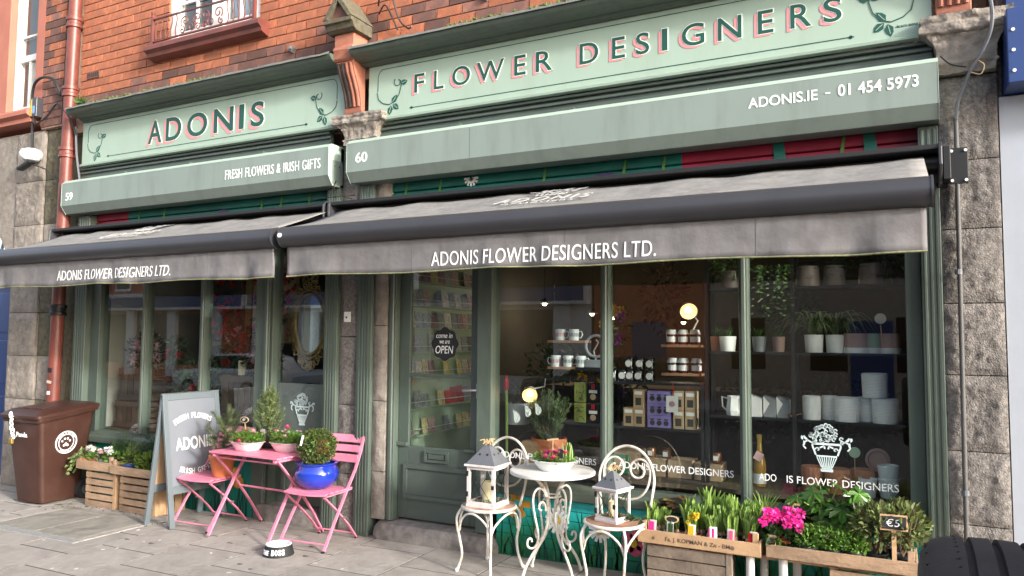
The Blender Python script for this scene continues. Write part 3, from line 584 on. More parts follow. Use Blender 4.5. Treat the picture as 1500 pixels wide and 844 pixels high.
# ================================================================ consoles, capitals and stone piers
M_SOOT = mat('sooty_terracotta', (.035, .026, .024), .85, var=.4, scale=12, bump=.3, bscale=50)
def console(xc, zb, label, half=False):
    t = thing('console_bracket', label, 'bracket', (xc, 0, zb)); w = .095; z0 = zb
    prof = [(.0, z0), (-.045, z0), (-.055, z0 + .03), (-.05, z0 + .06), (-.055, z0 + .10), (-.075, z0 + .18), (-.115, z0 + .27), (-.155, z0 + .35), (-.175, z0 + .42), (-.175, z0 + .435), (.0, z0 + .435)]
    MB().prism(prof, 'x', xc - w, xc + w).build('scroll_body', M_TERRA, t, smooth=30, bevel=.006)
    fl = [p for p in prof[3:9]]
    for k in range(4):                                   # raised reeds between the flutes
        x = xc - .066 + .044 * k; P = [Vector((x, y - .004, z)) for y, z in fl]
        MB().tube(P, .015, 8).build('reed', M_SOOT if k in (0, 1) and xc < 0 else M_TERRA, t, smooth=True)
    MB().prism([(.0, z0 + .435), (-.18, z0 + .435), (-.20, z0 + .455), (-.20, z0 + .50), (-.215, z0 + .53), (-.205, z0 + .56), (-.19, z0 + .57), (-.19, z0 + .68), (.0, z0 + .68)], 'x', xc - w - .012, xc + w + .012).build('neck_block', M_TERRA, t, smooth=30, bevel=.005)
    a = z0 + .68
    MB().prism([(.05, a), (-.215, a), (-.25, a + .02), (-.265, a + .06), (-.29, a + .065), (-.29, a + .10), (.05, a + .10)], 'x', xc - .155, xc + .155).build('pediment_base', M_STONEM, t, smooth=25, bevel=.004)
    g = a + .10
    MB().prism([(xc - .12, g), (xc + .12, g), (xc, g + .17)], 'y', -.255, .05).build('pediment_field', M_BRICKDK, t)
    for s in (-1, 1):
        MB().prism([(xc + s * .165, g), (xc + s * .115, g), (xc, g + .155), (xc, g + .235)] if s > 0 else [(xc, g + .235), (xc, g + .155), (xc - .115, g), (xc - .165, g)], 'y', -.295, .05).build('gable_roof', M_STONEM, t, bevel=.006)
    return t
console(-4.27, 3.68, 'terracotta console bracket with mossy gabled top between the two signs')
console(.35, 3.69, 'terracotta console bracket above the rough stone pier on the right')
from mathutils import noise as NZ
def lump(name, x0, x1, y0, y1, z0, z1, m, par, amp=.03, seed=0, n=14):
    """weathered stone moulding: box grid pushed about by noise"""
    bm = bmesh.new(); bmesh.ops.create_cube(bm, size=1.0); bmesh.ops.subdivide_edges(bm, edges=bm.edges[:], cuts=n, use_grid_fill=True)
    off = Vector((seed * 5.1, seed * 2.7, seed * 1.3)); c = Vector(((x0 + x1) / 2, (y0 + y1) / 2, (z0 + z1) / 2)); s = Vector((x1 - x0, y1 - y0, z1 - z0)); P = []
    for v in bm.verts:
        u = v.co * 2; r = max(abs(u.x), abs(u.y), abs(u.z)); l = u.length
        q = Vector((v.co.x * s.x, v.co.y * s.y, v.co.z * s.z)) * (1 - .18 * (l - r) / .73)
        d = amp * (NZ.fractal((q + c) * 9 + off, 1, 2, 4)); P.append(c + q + Vector((u.x, u.y, u.z)).normalized() * d)
    for v, p in zip(bm.verts, P): v.co = p
    mb = MB(); bm.verts.index_update(); mb.add([v.co.copy() for v in bm.verts], [tuple(v.index for v in f.verts) for f in bm.faces]); bm.free()
    return mb.build(name, m, par, smooth=70)
def capital(par, xc, hw, z0, z1, seed):
    H = z1 - z0
    for nm, prof in (('bell', [(0, .60), (.12, .60), (.16, .66), (.22, .60), (.40, .62), (.55, .70), (.66, .84)]), ('abacus', [(.665, .86), (.70, .98), (.76, 1.0), (.83, .97), (.87, .92), (.93, .96), (1.0, .94)])):
        vs = []; fs = []; n = 30; R = []
        for k in range(len(prof) - 1):
            for j in range(4): u = j / 4; R.append((prof[k][0] + (prof[k + 1][0] - prof[k][0]) * u, prof[k][1] + (prof[k + 1][1] - prof[k][1]) * u))
        R.append(prof[-1])
        for t_, w in R:
            z = z0 + H * t_; a = hw * w; d = .05 + .12 * (w - .55); loop = [(xc - a, .10)] + [(xc - a, .10 - (.10 + d) * i / 6) for i in range(1, 7)] + [(xc - a + 2 * a * i / n, -d) for i in range(1, n)] + [(xc + a, -d + (.10 + d) * i / 6) for i in range(0, 7)]
            for x, y in loop:
                q = Vector((x * 14 + seed * 5, y * 14, z * 14)); e = NZ.fractal(q, .8, 2, 4); vs.append((x + .010 * NZ.noise(q * .7), y - .016 * e, z + .008 * NZ.noise(q * 1.3)))
        m_ = len(vs) // len(R)
        for k in range(len(R) - 1):
            for i in range(m_): j = (i + 1) % m_; fs.append((k * m_ + i, k * m_ + j, (k + 1) * m_ + j, (k + 1) * m_ + i))
        fs += [tuple(range(m_))[::-1], tuple((len(R) - 1) * m_ + i for i in range(m_))]
        MB().add(vs, fs).build(nm, M_STONEL, par, smooth=60)
cp = thing('stone_capital', 'eroded grey stone capital under the terracotta console between the shops', 'capital', (-4.2, 0, 3.4))
capital(cp, -4.19, .285, 3.40, 3.665, 3)
cp = thing('stone_capital', 'rough grey stone capital on top of the right hand pier', 'capital', (.4, 0, 3.4))
capital(cp, .41, .255, 3.325, 3.685, 9)
def pier(x0, x1, zs, y, label, m, amp, seed, yback=.35):
    t = thing('stone_pier', label, 'pier', ((x0 + x1) / 2, 0, zs[0]))
    for i, (a, b) in enumerate(zip(zs[:-1], zs[1:])):
        mm = m[i % len(m)] if isinstance(m, (list, tuple)) else m
        rough_block(x0, x1, y, yback, a + .003, b - .003, amp, 20, seed + i).build('stone_block', mm, t, smooth=60)
    return t
pier(.255, .565, [.0, .62, 1.05, 1.50, 1.93, 2.38, 2.80, 3.32], .0, 'rough grey granite pier at the right end of the shop', M_STONE, .018, 1)
pier(-4.437, -4.218, [-.02, .5, 1.1, 1.7, 2.3, 2.9, 3.42], .035, 'narrow grey stone strip left of the middle pilaster', M_STONE, .010, 20)
pier(-4.055, -3.922, [.15, .55, 1.15, 1.8, 2.4, 2.9, 3.42], .03, 'narrow pale stone strip beside the shop door frame', M_STONEL, .010, 30)
pier(-9.40, -8.86, [-.08, .42, .95, 1.45, 1.95, 2.45, 2.98, 3.5, 4.10], -.03, 'pale weathered stone pier on the far left beside the blue door', M_STONEL, .012, 40)
pier(-8.86, -8.60, [-.08, .42, .95, 1.45, 1.95, 2.45, 2.98, 3.5, 4.10], .0, 'moss stained stone strip behind the red drainpipe', [M_STONEM, M_STONEM, M_STONEL], .016, 60)
back = thing('party_wall', 'dark recessed wall strip behind the red drainpipe', 'wall', (-8.35, .1, 0)); MB().box(-8.60, -8.20, .10, .35, -.08, 4.06).build('face', M_STONEM, back)
# conduit down the right pier
cd = thing('conduit', 'thin grey steel conduit running down the right stone pier', 'conduit', (.335, -.05, .6))
MB().tube([(.345, -.045, 3.05), (.34, -.05, 2.2), (.335, -.05, 1.2), (.330, -.05, .1)], .014, 10).build('tube', mat('dull_conduit', (.085, .083, .08), .6), cd, smooth=True)
for z in (.80, 2.1): MB().cyl((.333, -.05, z), (.333, -.05, z + .03), .021, 10).build('clip', M_ZINC, cd)
def cable(pts, r, label, name='cable', m=M_BLACK):
    P = [Vector(p) for p in pts]; out = []
    for i in range(len(P) - 1):
        a, b, c, d = P[max(i - 1, 0)], P[i], P[i + 1], P[min(i + 2, len(P) - 1)]
        for k in range(6):
            s = k / 6; out.append(.5 * ((2 * b) + (c - a) * s + (2 * a - 5 * b + 4 * c - d) * s * s + (3 * b - a - 3 * c + d) * s ** 3))
    out.append(P[-1]); return tag(MB().tube(out, r, 6).build(name, m, smooth=True), label, 'cable')
cable([(.47, -.02, 3.95), (.52, -.20, 3.72), (.53, -.20, 3.55), (.49, -.16, 3.42), (.42, -.12, 3.30), (.36, -.07, 3.15), (.345, -.055, 3.04)], .010, 'thick blue grey cable looping over the right stone capital', m=M_ZINC)
cable([(.40, -.13, 3.33), (.32, -.13, 3.36), (.27, -.12, 3.42)], .005, 'short black cable crossing below the right stone capital')
cable([(.42, -.12, 3.30), (.47, -.15, 3.27), (.49, -.15, 3.32), (.46, -.14, 3.36)], .003, 'frayed tan wire end on the right pier', m=M_RAFFIA)
cable([(-4.02, -.04, 4.62), (-3.95, -.10, 4.72), (-3.84, -.10, 4.66), (-3.78, -.06, 4.45), (-3.70, -.04, 4.36), (-3.62, -.10, 4.34)], .008, 'black cable looping behind the mossy console on the brickwork')
cable([(-4.02, -.03, 4.55), (-3.93, -.07, 4.60), (-3.86, -.07, 4.50), (-3.80, -.05, 4.36)], .007, 'second thinner black cable beside the mossy console')
cable([(-4.44, -.05, 3.10), (-4.40, -.12, 3.0), (-4.34, -.08, 2.94), (-4.28, -.02, 2.92)], .004, 'thin black cable hanging between the two shutter boxes')
cable([(-4.75, -.1, 2.90), (-4.55, -.12, 2.93), (-4.25, -.02, 2.95)], .004, 'thin black cable across the gap between the awnings')
# red drainpipe with collars
dp = thing('drainpipe', 'red painted cast iron drainpipe left of the shop', 'drainpipe', (-8.45, -.06, gz(-8.4)))
ptop, pbot = Vector((-8.31, -.07, 5.9)), Vector((-8.47, -.03, gz(-8.4)))
MB().cyl(pbot, ptop, .068, 18).build('pipe', M_PIPE, dp, smooth=True)
for z in (1.93, 3.72, 4.42, 5.22):
    p = pbot.lerp(ptop, (z - pbot.z) / (ptop.z - pbot.z)); MB().lathe([(.069, -.02), (.088, -.015), (.088, .015), (.078, .025), (.078, .06), (.09, .065), (.09, .10), (.069, .105)], 18, p).build('collar', M_BLACK if z == 1.93 else M_PIPE, dp, smooth=35)
for (z, w, h, m) in ((1.30, .05, .05, M_BLACK), (1.17, .06, .03, mat('pale_sticker', (.5, .35, .30), .6)), (1.05, .036, .036, M_WHITE)):
    p = pbot.lerp(ptop, (z - pbot.z) / (ptop.z - pbot.z)); MB().obox(p + Vector((.02, -.0685, 0)), (w, .004, h), (0, .2 if w == .06 else 0, .28)).build('sticker', m, dp)
# ================================================================ left neighbour
nb = thing('neighbour_building', 'red terracotta and brick house front on the far left', 'building', (-9.3, 0, 4.1))
nw = MB(); nw.box(-10.6, -8.55, .15, .5, 4.1, 9.3); nw.build('wall', M_TERRA2, nb)
for a, b in ((-9.95, -9.62), (-9.06, -8.90)): MB().box(a, b, -.06, .149, 4.36, 9.2).build('window_jamb', M_TERRA2, nb, bevel=.01)
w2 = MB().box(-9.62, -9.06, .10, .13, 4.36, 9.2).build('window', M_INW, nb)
MB().box(-9.62, -9.54, .02, .099, 4.38, 9.2).box(-9.14, -9.06, .02, .099, 4.38, 9.2).box(-9.54, -9.14, .03, .099, 5.02, 5.10).box(-9.54, -9.14, .03, .099, 4.38, 4.46).build('frame', M_WOODW, w2, bevel=.006)
MB().box(-9.36, -9.33, .04, .098, 4.46, 5.02).box(-9.54, -9.14, .045, .097, 5.33, 5.355).build('glazing_bar', M_WOODW, w2); MB().box(-9.54, -9.14, .06, .066, 4.46, 9.2).build('pane', M_DGLASS, w2)
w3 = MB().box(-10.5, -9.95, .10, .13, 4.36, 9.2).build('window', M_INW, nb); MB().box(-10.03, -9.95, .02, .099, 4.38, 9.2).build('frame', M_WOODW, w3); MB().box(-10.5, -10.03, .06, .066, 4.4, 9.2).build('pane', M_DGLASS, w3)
MB().prism([(.14, 4.36), (-.16, 4.34), (-.18, 4.31), (-.18, 4.27), (-.13, 4.24), (-.13, 4.19), (.14, 4.17)], 'x', -10.5, -8.98).build('sill', M_TERRA2, nb, smooth=25)
z = 4.12; r = 0
qa = MB().box(-.12, .12, -.06, .06, -.04, .04).mesh('brick'); qa.materials.append(M_BRICKDK); qb = MB().box(-.12, .12, -.06, .06, -.04, .04).mesh('brick'); qb.materials.append(M_BRICK)
MB().box(-8.895, -8.50, -.05, .149, 4.1, 9.2).build('mortar_core', M_MORTAR, nb)
while z < 5.75:
    for (a, b) in (((-8.895, -8.70), (-8.69, -8.495)) if r % 2 else ((-8.895, -8.80), (-8.79, -8.60), (-8.59, -8.495))):
        o = link('brick', qa if (random.random() < .45 or z < 4.5) else qb, nb, Vector(((a + b) / 2, -.002, z + .04)) - nb.location, (0, 0, 0), ((b - a) / .24, 1, 1)); 
    z += .09; r += 1
# stone arch, fanlight and blue door on the far left
ar = thing('arched_doorway', 'stone arched doorway with iron fanlight and dark blue door on the left edge', 'doorway', (-10, 0, 0))
pts = [(-10.9, 4.10), (-10.9, 2.1), (-10.75, 2.1)]
arc = [(-10.12 + .66 * math.cos(a), 2.38 + .66 * math.sin(a)) for a in [PI - PI * k / 16 for k in range(17)]]
MB().prism([(-10.9, 4.1), (-10.9, 2.38)] + arc + [(-9.402, 2.38), (-9.402, 4.1)], 'y', -.02, .35).build('arch_stone', M_STONEL, ar, smooth=25)
MB().prism([(x, z) for x, z in arc] , 'y', .20, .21).build('fanlight_pane', M_DGLASS, ar)
fg = MB()
for k in range(1, 8): a = PI * k / 8; fg.bar((-10.12 + .14 * math.cos(a), .17, 2.40 + .14 * math.sin(a)), (-10.12 + .64 * math.cos(a), .17, 2.40 + .64 * math.sin(a)), .025, .03)
for rr in (.14, .36, .60): fg.tube([(-10.12 + rr * math.cos(PI * k / 20), .17, 2.40 + rr * math.sin(PI * k / 20)) for k in range(21)], .016, 6)
fg.build('fanlight_tracery', mat('pale_blue_iron', (.32, .36, .42), .6), ar)
M_NAVY = mat('navy_gloss_paint', (.022, .05, .17), .3, var=.05)
dr = MB().box(-10.78, -9.46, .12, .17, gz(-10) + .1, 2.30).build('door', M_NAVY, ar, bevel=.004)
for z0, z1 in ((.25, .95), (1.1, 1.62), (1.72, 2.2)): MB().box(-9.95, -9.52, .108, .1195, z0, z1).build('raised_panel', M_NAVY, dr, bevel=.01)
MB().box(-10.8, -9.402, .05, .2, 2.30, 2.385).build('transom', M_NAVY, ar, bevel=.006); MB().box(-9.46, -9.402, .06, .2, gz(-9.4), 2.30).build('door_frame', M_NAVY, ar)
# wiring box, lamp and camera on the left pier
eb = thing('junction_box', 'grey wiring box with yellow and blue stickers on the left pier', 'box', (-8.90, -.09, 4.22))
MB().box(-8.97, -8.86, -.14, -.06, 4.23, 4.46).build('case', M_ANTH, eb, bevel=.006); MB().box(-8.965, -8.945, -.142, -.1405, 4.245, 4.44).build('yellow_strip', mat('yellow_tape', (.7, .5, .03), .6), eb); MB().box(-8.935, -8.89, -.142, -.1405, 4.27, 4.36).build('blue_sticker', mat('blue_sticker', (.18, .35, .60), .6), eb)
cc = thing('security_light', 'white round security sensor with black lamp below on the left pier', 'light', (-8.93, -.1, 3.66))
MB().lathe([(.001, -.07), (.08, -.065), (.115, -.03), (.12, .02), (.10, .055), (.05, .075), (.001, .078)], 18, (-8.93, -.13, 3.78)).build('white_housing', M_WHITE, cc, smooth=True)
MB().obox((-8.90, -.20, 3.64), (.20, .09, .035), (.1, -.45, .2)).build('lamp_head', M_BLACK, cc, bevel=.008); MB().cyl((-8.92, -.13, 3.72), (-8.90, -.19, 3.65), .012).build('arm', M_BLACK, cc)
cable([(-8.97, -.10, 3.86), (-9.0, -.09, 4.1), (-9.02, -.10, 4.45), (-8.95, -.12, 4.63), (-8.78, -.13, 4.68), (-8.58, -.12, 4.62), (-8.49, -.09, 4.44)], .016, 'bundle of black cables arching over the junction box')
cable([(-8.92, -.13, 4.23), (-8.85, -.14, 4.14), (-8.70, -.12, 4.20), (-8.55, -.10, 4.34), (-8.45, -.13, 4.30), (-8.28, -.10, 4.15), (-8.22, -.06, 3.95)], .011, 'black cable sagging from the junction box to the sign')
cable([(-8.86, -.2, 3.66), (-8.7, -.1, 3.6), (-8.55, -.11, 3.5), (-8.40, -.12, 3.42)], .007, 'thin black cable from the security light to the drainpipe')
cable([(-8.24, -.05, 4.05), (-8.20, -.06, 3.8), (-8.16, -.06, 3.6), (-8.14, -.04, 3.42)], .012, 'grey cable down the left edge of the shorter sign', m=M_ZINC)
cable([(-9.9, -.5, 4.20), (-9.4, -.3, 4.0), (-8.75, -.12, 3.72)], .0035, 'thin pale wire crossing the left pier', m=M_LEAD)
# weed rooted behind the drainpipe on the cornice
wd = MB()
for i in range(46): d = Vector((rnd(-1, 1), rnd(-.8, .2), rnd(.1, 1))); wd.leaf((-8.02 + rnd(-.04, .05), -.12, 4.25), d, (0, -1, .3), rnd(.06, .14), .022)
tag(wd.build('weed', F_FERN, fix=False), 'small green weed growing on the cornice beside the drainpipe', 'weed')
# ================================================================ right neighbour
rn = thing('neighbour_shop', 'navy blue sign and pale grey shutter of the shop on the right edge', 'shop', (1.5, 0, 0))
MB().box(.60, 5.0, -.20, .1, 3.18, 3.62).build('sign_box', M_NAVY, rn, bevel=.006); MB().box(.62, 5.0, -.05, .1, 3.64, 4.6).build('fascia', M_NAVY, rn)
MB().box(.575, 5.0, .04, .08, .02, 3.17).build('roller_door', mat('pale_grey_panel', (.37, .40, .45), .5, var=.04, dirt=(.35, .36, .40), damt=.4, streak=(6, 1, .4)), rn)
MB().box(.66, 5.0, .12, .5, 0, 9).build('wall', M_INW, rn); MB().box(.55, .659, .10, .5, 0, 4.5).build('return', M_STONE, rn)
for i in range(3): MB().cyl((.63, -.20, 3.25 + .12 * i), (.63, -.206, 3.25 + .12 * i), .010, 8).build('screw', M_WHITE, rn)
# ================================================================ SHOPFRONTS
GY0, GY1 = .120, .126
def post(par, x0, x1, z0, z1, y0=.06, y1=.17, name='mullion', m=M_GREEN): 
    o = MB().box(x0, x1, y0, y1, z0, z1).build(name, m, par, bevel=.006)
    w = x1 - x0
    if w < .13: MB().prism([(x0 + w * .2, y0), (x0 + w * .32, y0 - .012), (x0 + w * .68, y0 - .012), (x0 + w * .8, y0)], 'z', z0, z1).build('bead', m, o, bevel=.002)
    return o
def pilaster(par, x0, x1, z0, z1, reeds=4):
    o = MB().box(x0, x1, .0, .16, z0, z1).build('pilaster', M_GREEN, par, bevel=.006); w = (x1 - x0)
    for k in range(reeds):
        c = x0 + w * (.2 + .6 * k / max(1, reeds - 1)); MB().box(c - .008, c + .008, -.006, -.0002, z0 + .02, z1 - .02).build('reed', M_GREEN, o, bevel=.003)
    return o
s6 = thing('shopfront', 'sage green timber shopfront of shop 60 with door and three window panes', 'shopfront', (-1.9, 0, 0))
pilaster(s6, -4.215, -4.06, gz(-4.1), 3.40); pilaster(s6, .140, .252, .04, 3.03, 3)
MB().box(.05, .139, .06, .20, .55, 2.66).build('jamb', M_GREEND, s6, bevel=.004)
post(s6, -3.92, -3.845, .15, 2.66, .06, .22, 'door_jamb'); post(s6, -3.03, -2.895, .15, 2.66, .05, .20)
post(s6, -1.978, -1.912, .6, 2.66); post(s6, -.968, -.908, .6, 2.66)
MB().box(-4.055, .139, .075, .22, 2.66, 2.90).build('lintel', M_GREEND, s6, bevel=.004)
MB().prism([(.20, .50), (-.02, .50), (-.03, .535), (-.03, .56), (.0, .585), (.10, .60), (.20, .60)], 'x', -2.893, .138).build('sill', M_GREEN, s6, smooth=25)
for a, b in ((-2.894, -1.979), (-1.911, -.969), (-.907, .049)): MB().box(a, b, GY0, GY1, .601, 2.659).build('window_pane', M_DGLASS, s6)
# painted brick stall riser: teal, with meadow
M_MURAL = mat('mural_teal', (.0, .20, .15), .6, var=.35, scale=1.6, bump=.3, bscale=50, objrand=.12); M_MURALD = mat('mural_deep_green', (.0, .115, .06), .6, var=.4, scale=2.2, bump=.3, bscale=50, objrand=.15); M_MURALT = mat('mural_turquoise', (.02, .36, .36), .6, var=.25, scale=1.6, bump=.3, bscale=50, objrand=.1)
def mural_mat():
    m = bpy.data.materials.new('meadow_mural'); m.use_nodes = True; nt = m.node_tree; N = nt.nodes; L = nt.links; b = N['Principled BSDF']; b.inputs['Roughness'].default_value = .6
    g = N.new('ShaderNodeNewGeometry'); sx = N.new('ShaderNodeSeparateXYZ'); L.new(g.outputs['Position'], sx.inputs[0])
    no = N.new('ShaderNodeTexNoise'); no.inputs['Scale'].default_value = 5; no.inputs['Detail'].default_value = 5; L.new(g.outputs['Position'], no.inputs['Vector'])
    ad = N.new('ShaderNodeMath'); ad.operation = 'MULTIPLY_ADD'; L.new(no.outputs['Fac'], ad.inputs[0]); ad.inputs[1].default_value = .30; L.new(sx.outputs['Z'], ad.inputs[2])
    cr = N.new('ShaderNodeValToRGB'); L.new(ad.outputs[0], cr.inputs[0]); e = cr.color_ramp.elements; e[0].position = .16; e[0].color = (.0, .085, .04, 1); e[1].position = .62; e[1].color = (.03, .50, .52, 1)
    k = e.new(.34); k.color = (.0, .21, .12, 1); k = e.new(.48); k.color = (.0, .34, .29, 1); L.new(cr.outputs[0], b.inputs['Base Color'])
    n3 = N.new('ShaderNodeTexNoise'); n3.inputs['Scale'].default_value = 70; L.new(g.outputs['Position'], n3.inputs['Vector']); bp = N.new('ShaderNodeBump'); bp.inputs['Strength'].default_value = .25; bp.inputs['Distance'].default_value = .01; L.new(n3.outputs['Fac'], bp.inputs['Height']); L.new(bp.outputs[0], b.inputs['Normal'])
    return m
M_MEADOW = mural_mat()
rs = MB().box(-2.84, .138, .062, .16, .0, .499).build('stall_riser', M_MURALD, s6)
mu = [(MB().box(-.115, .115, -.02, .02, -.0345, .0345).mesh('brick'), m) for m in (M_MEADOW, M_MEADOW, M_MEADOW)]
for me, m in mu: me.materials.append(m)
zz = .035; r = 0
while zz < .49:
    x = -2.84 - (.12 if r % 2 else 0)
    while x < .13:
        a = max(x, -2.84); b = min(x + .232, .137); x += .24
        if b - a < .03: continue
        k = 1 if zz < .2 + rnd(-.05, .05) else (0 if zz < .37 + rnd(-.05, .05) else 2)
        link('brick', mu[k][0], rs, Vector(((a + b) / 2, .062 + .0165, zz + .035)) - s6.location, (0, 0, 0), ((b - a) / .23, 1, 1), bevel=.002)
    zz += .0745; r += 1
gm = [mat('mural_grass_dark', (.0, .045, .03), .7), mat('mural_grass_light', (.03, .20, .05), .7)]
gr = [MB(), MB()]
for i in range(150):
    x = rnd(-2.8, .1); h = rnd(.12, .42); b = rnd(-.12, .12); P = [(x + b * t * t, .0568, .03 + h * t) for t in (0, .33, .66, 1)]; gr[i % 2].blade(P, (.014, .012, .008, .001), (1, 0, 0))
for g, m, n in zip(gr, gm, ('painted_grass', 'painted_grass')): g.build(n, m, rs, fix=False)['kind'] = 'stuff'
def daisy(x, z, R, par=None, petal=M_WHITE, n=13):
    for i in range(n):
        a = 2 * PI * i / n; c = Vector((x + R * .62 * math.cos(a), .0556, z + R * .62 * math.sin(a))); MB().obox(c, (R * .72, .002, R * .24), (0, -a, 0)).build('painted_petal', petal, rs)
    MB().cyl((x, .0535, z), (x, .0565, z), R * .32, 14).build('painted_eye', P_YEL, rs)
daisy(-2.32, .325, .10); daisy(-1.98, .29, .085)
for a in range(5):
    an = a * 2 * PI / 5; MB().cyl((-1.72 + .05 * math.cos(an), .0545, .235 + .05 * math.sin(an)), (-1.72 + .05 * math.cos(an), .0575, .235 + .05 * math.sin(an)), .045, 12).build('painted_petal', P_ROSE, rs)
MB().cyl((-1.72, .0525, .235), (-1.72, .0543, .235), .03, 12).build('painted_eye', P_YEL, rs); 
for a in range(6):
    an = a * PI / 3; MB().obox((-2.66 + .07 * math.cos(an), .0556, .42 + .07 * math.sin(an)), (.09, .002, .05), (0, -an, 0)).build('painted_petal', mat('mural_orange', (.6, .3, .03), .6), rs)
# gilt white lettering and emblem on the glass
for s, a, b in (('ADONIS FLOWER DESIGNERS', -2.85, -2.03), ('ADONIS FLOWER DESIGNERS', -1.855, -1.025), ('ADO', -.857, -.745), ('IS FLOWER DESIGNERS', -.68, -.014)):
    lt = MB(); letters(lt, s, a, b, .752, .80, .1196, bold=.004, thick=.0008); lt.build('window_lettering', M_WHITE, s6, fix=False)
def emblem(par, xc, z0, S, m, y=.1186):
    """basket vase of flowers cut from white film"""
    e = MB(); T = lambda u, v: (xc + u * S, y, z0 + v * S)
    for i in range(9): t = i / 8; e.bar(T(-.10 + .20 * t, .06), T(-.19 + .38 * t, .27), .0012, .0055 * S / .3)
    def ln(P, w=.012): 
        for i in range(len(P) - 1): e.bar(T(*P[i]), T(*P[i + 1]), .0012, w * S / .3 * .8)
    ln([(-.12, 0), (.12, 0)], .02); ln([(-.10, .035), (.10, .035)], .014); ln([(-.20, .29), (.20, .29)], .012); ln([(-.21, .31), (-.24, .40), (-.27, .48), (-.27, .53)], .013); ln([(.21, .31), (.24, .40), (.27, .48), (.27, .53)], .013); ln([(-.28, .54), (.28, .54)], .016)
    for s in (-1, 1):
        ln([(s * (.17 + .05 * (1 - .1 * k) * math.cos(k * .6)), .42 + .05 * (1 - .1 * k) * math.sin(k * .6)) for k in range(10)], .010); ln([(s * .13, .46), (s * .05, .50), (s * .03, .44)], .011)
        ln([(s * .27, .55), (s * .36, .60), (s * .43, .56), (s * .45, .48), (s * .40, .42)], .011); ln([(s * .36, .60), (s * .44, .68), (s * .48, .64)], .011)
        for (a, b) in ((.42, .50), (.40, .60), (.46, .60)): e.leaf(T(s * a, b), (s * .3, 0, 1), (0, -1, 0), .10 * S, .05 * S, 0)
    random.seed(3)
    for i in range(46):
        a = rnd(0, PI); rr = math.sqrt(random.random()); u, v = .33 * rr * math.cos(a), .57 + .36 * rr * math.sin(a); q = .034
        ln([(u + q * math.cos(k * PI / 3), v + q * math.sin(k * PI / 3)) for k in range(6)], .009)
    return e.build('vase_emblem', m, par, fix=False)
M_FILM = mat('pale_aqua_film', (.62, .74, .74), .5, var=.03)
emblem(s6, -.43, .853, .315, M_FILM)
# the door
d6 = MB(); DX0, DX1 = -3.842, -3.032
for a, b, c, d in ((DX0, DX0 + .105, .17, 2.64), (DX1 - .095, DX1, .17, 2.64), (DX0 + .105, DX1 - .095, .17, .775), (DX0 + .105, DX1 - .095, 2.55, 2.64), (DX0 + .105, DX1 - .095, 1.362, 1.392)): d6.box(a, b, .125, .17, c, d)
door = d6.build('door', M_GREEND, s6, bevel=.004)
for a, b in ((.777, 1.361), (1.393, 2.549)): MB().box(DX0 + .106, DX1 - .096, .145, .151, a, b).build('door_pane', M_DGLASS, door)
def frame(par, x0, x1, z0, z1, w, y0, y1, name, m):
    return MB().prism([(x0, z0), (x1, z0), (x1, z1), (x0, z1)], 'y', y1, y1 + .0005).box(x0, x1, y0, y1, z0, z0 + w).box(x0, x1, y0, y1, z1 - w, z1).box(x0, x0 + w, y0, y1, z0 + w, z1 - w).box(x1 - w, x1, y0, y1, z0 + w, z1 - w).build(name, m, par, bevel=.008)
frame(door, -3.775, -3.115, .335, .625, .035, .108, .1243, 'panel_moulding', M_GREEND); frame(door, -3.565, -3.33, .655, .752, .022, .107, .1243, 'letter_plate', M_GREEND)
MB().box(-3.525, -3.37, .112, .1238, .682, .725).build('letter_flap', M_GREEND, door, bevel=.003)
MB().box(-3.85, -3.74, .10, .1245, .775, .805).build('weather_bead', M_GREEN, door, bevel=.004); MB().box(-3.17, -3.06, .10, .1245, .765, .79).build('weather_bead', M_GREEN, door, bevel=.004)
M_STEEL = mat('satin_steel', (.55, .56, .57), .3, metal=.9)
hd = MB().box(-3.035 - .035, -3.035 - .0, .112, .1245, 1.205, 1.325).build('handle', M_STEEL, door, bevel=.003); MB().tube([(-3.052, .112, 1.272), (-3.052, .075, 1.272), (-3.07, .065, 1.272), (-3.17, .065, 1.268)], .010, 8).build('lever', M_STEEL, hd, smooth=True)
MB().cyl((-3.05, .1245, 1.0), (-3.05, .117, 1.0), .012, 10).build('lock', M_BLACK, door)
# come in we are open
op = thing('open_sign', 'small black scalloped chalk sign on the door reading come in we are OPEN', 'sign', (-3.39, .13, 1.58))
MB().prism([(-3.39 + .125 * (1 + .06 * math.cos(8 * a)) * math.cos(a), 1.645 + .135 * (1 + .06 * math.cos(8 * a)) * math.sin(a)) for a in [2 * PI * k / 48 for k in range(48)]], 'y', .134, .140).build('board', M_CHALK, op)
for s, a, b, c, d, sh in (('come in', -3.475, -3.315, 1.695, 1.735, .2), ('we are', -3.44, -3.34, 1.648, 1.674, .2), ('OPEN', -3.48, -3.305, 1.565, 1.63, .15)):
    lt = MB(); letters(lt, s, a, b, c, d, .1338, shear=sh, thick=.001); lt.build('chalk_lettering', M_WHITE, op, fix=False)
st = thing('door_step', 'worn grey granite step below the green shop door', 'step', (-3.4, 0, gz(-3.4))); 
lump('tread', -4.05, -2.80, -.03, .30, -.06, .152, M_STEP, st, .006, 4, 20)
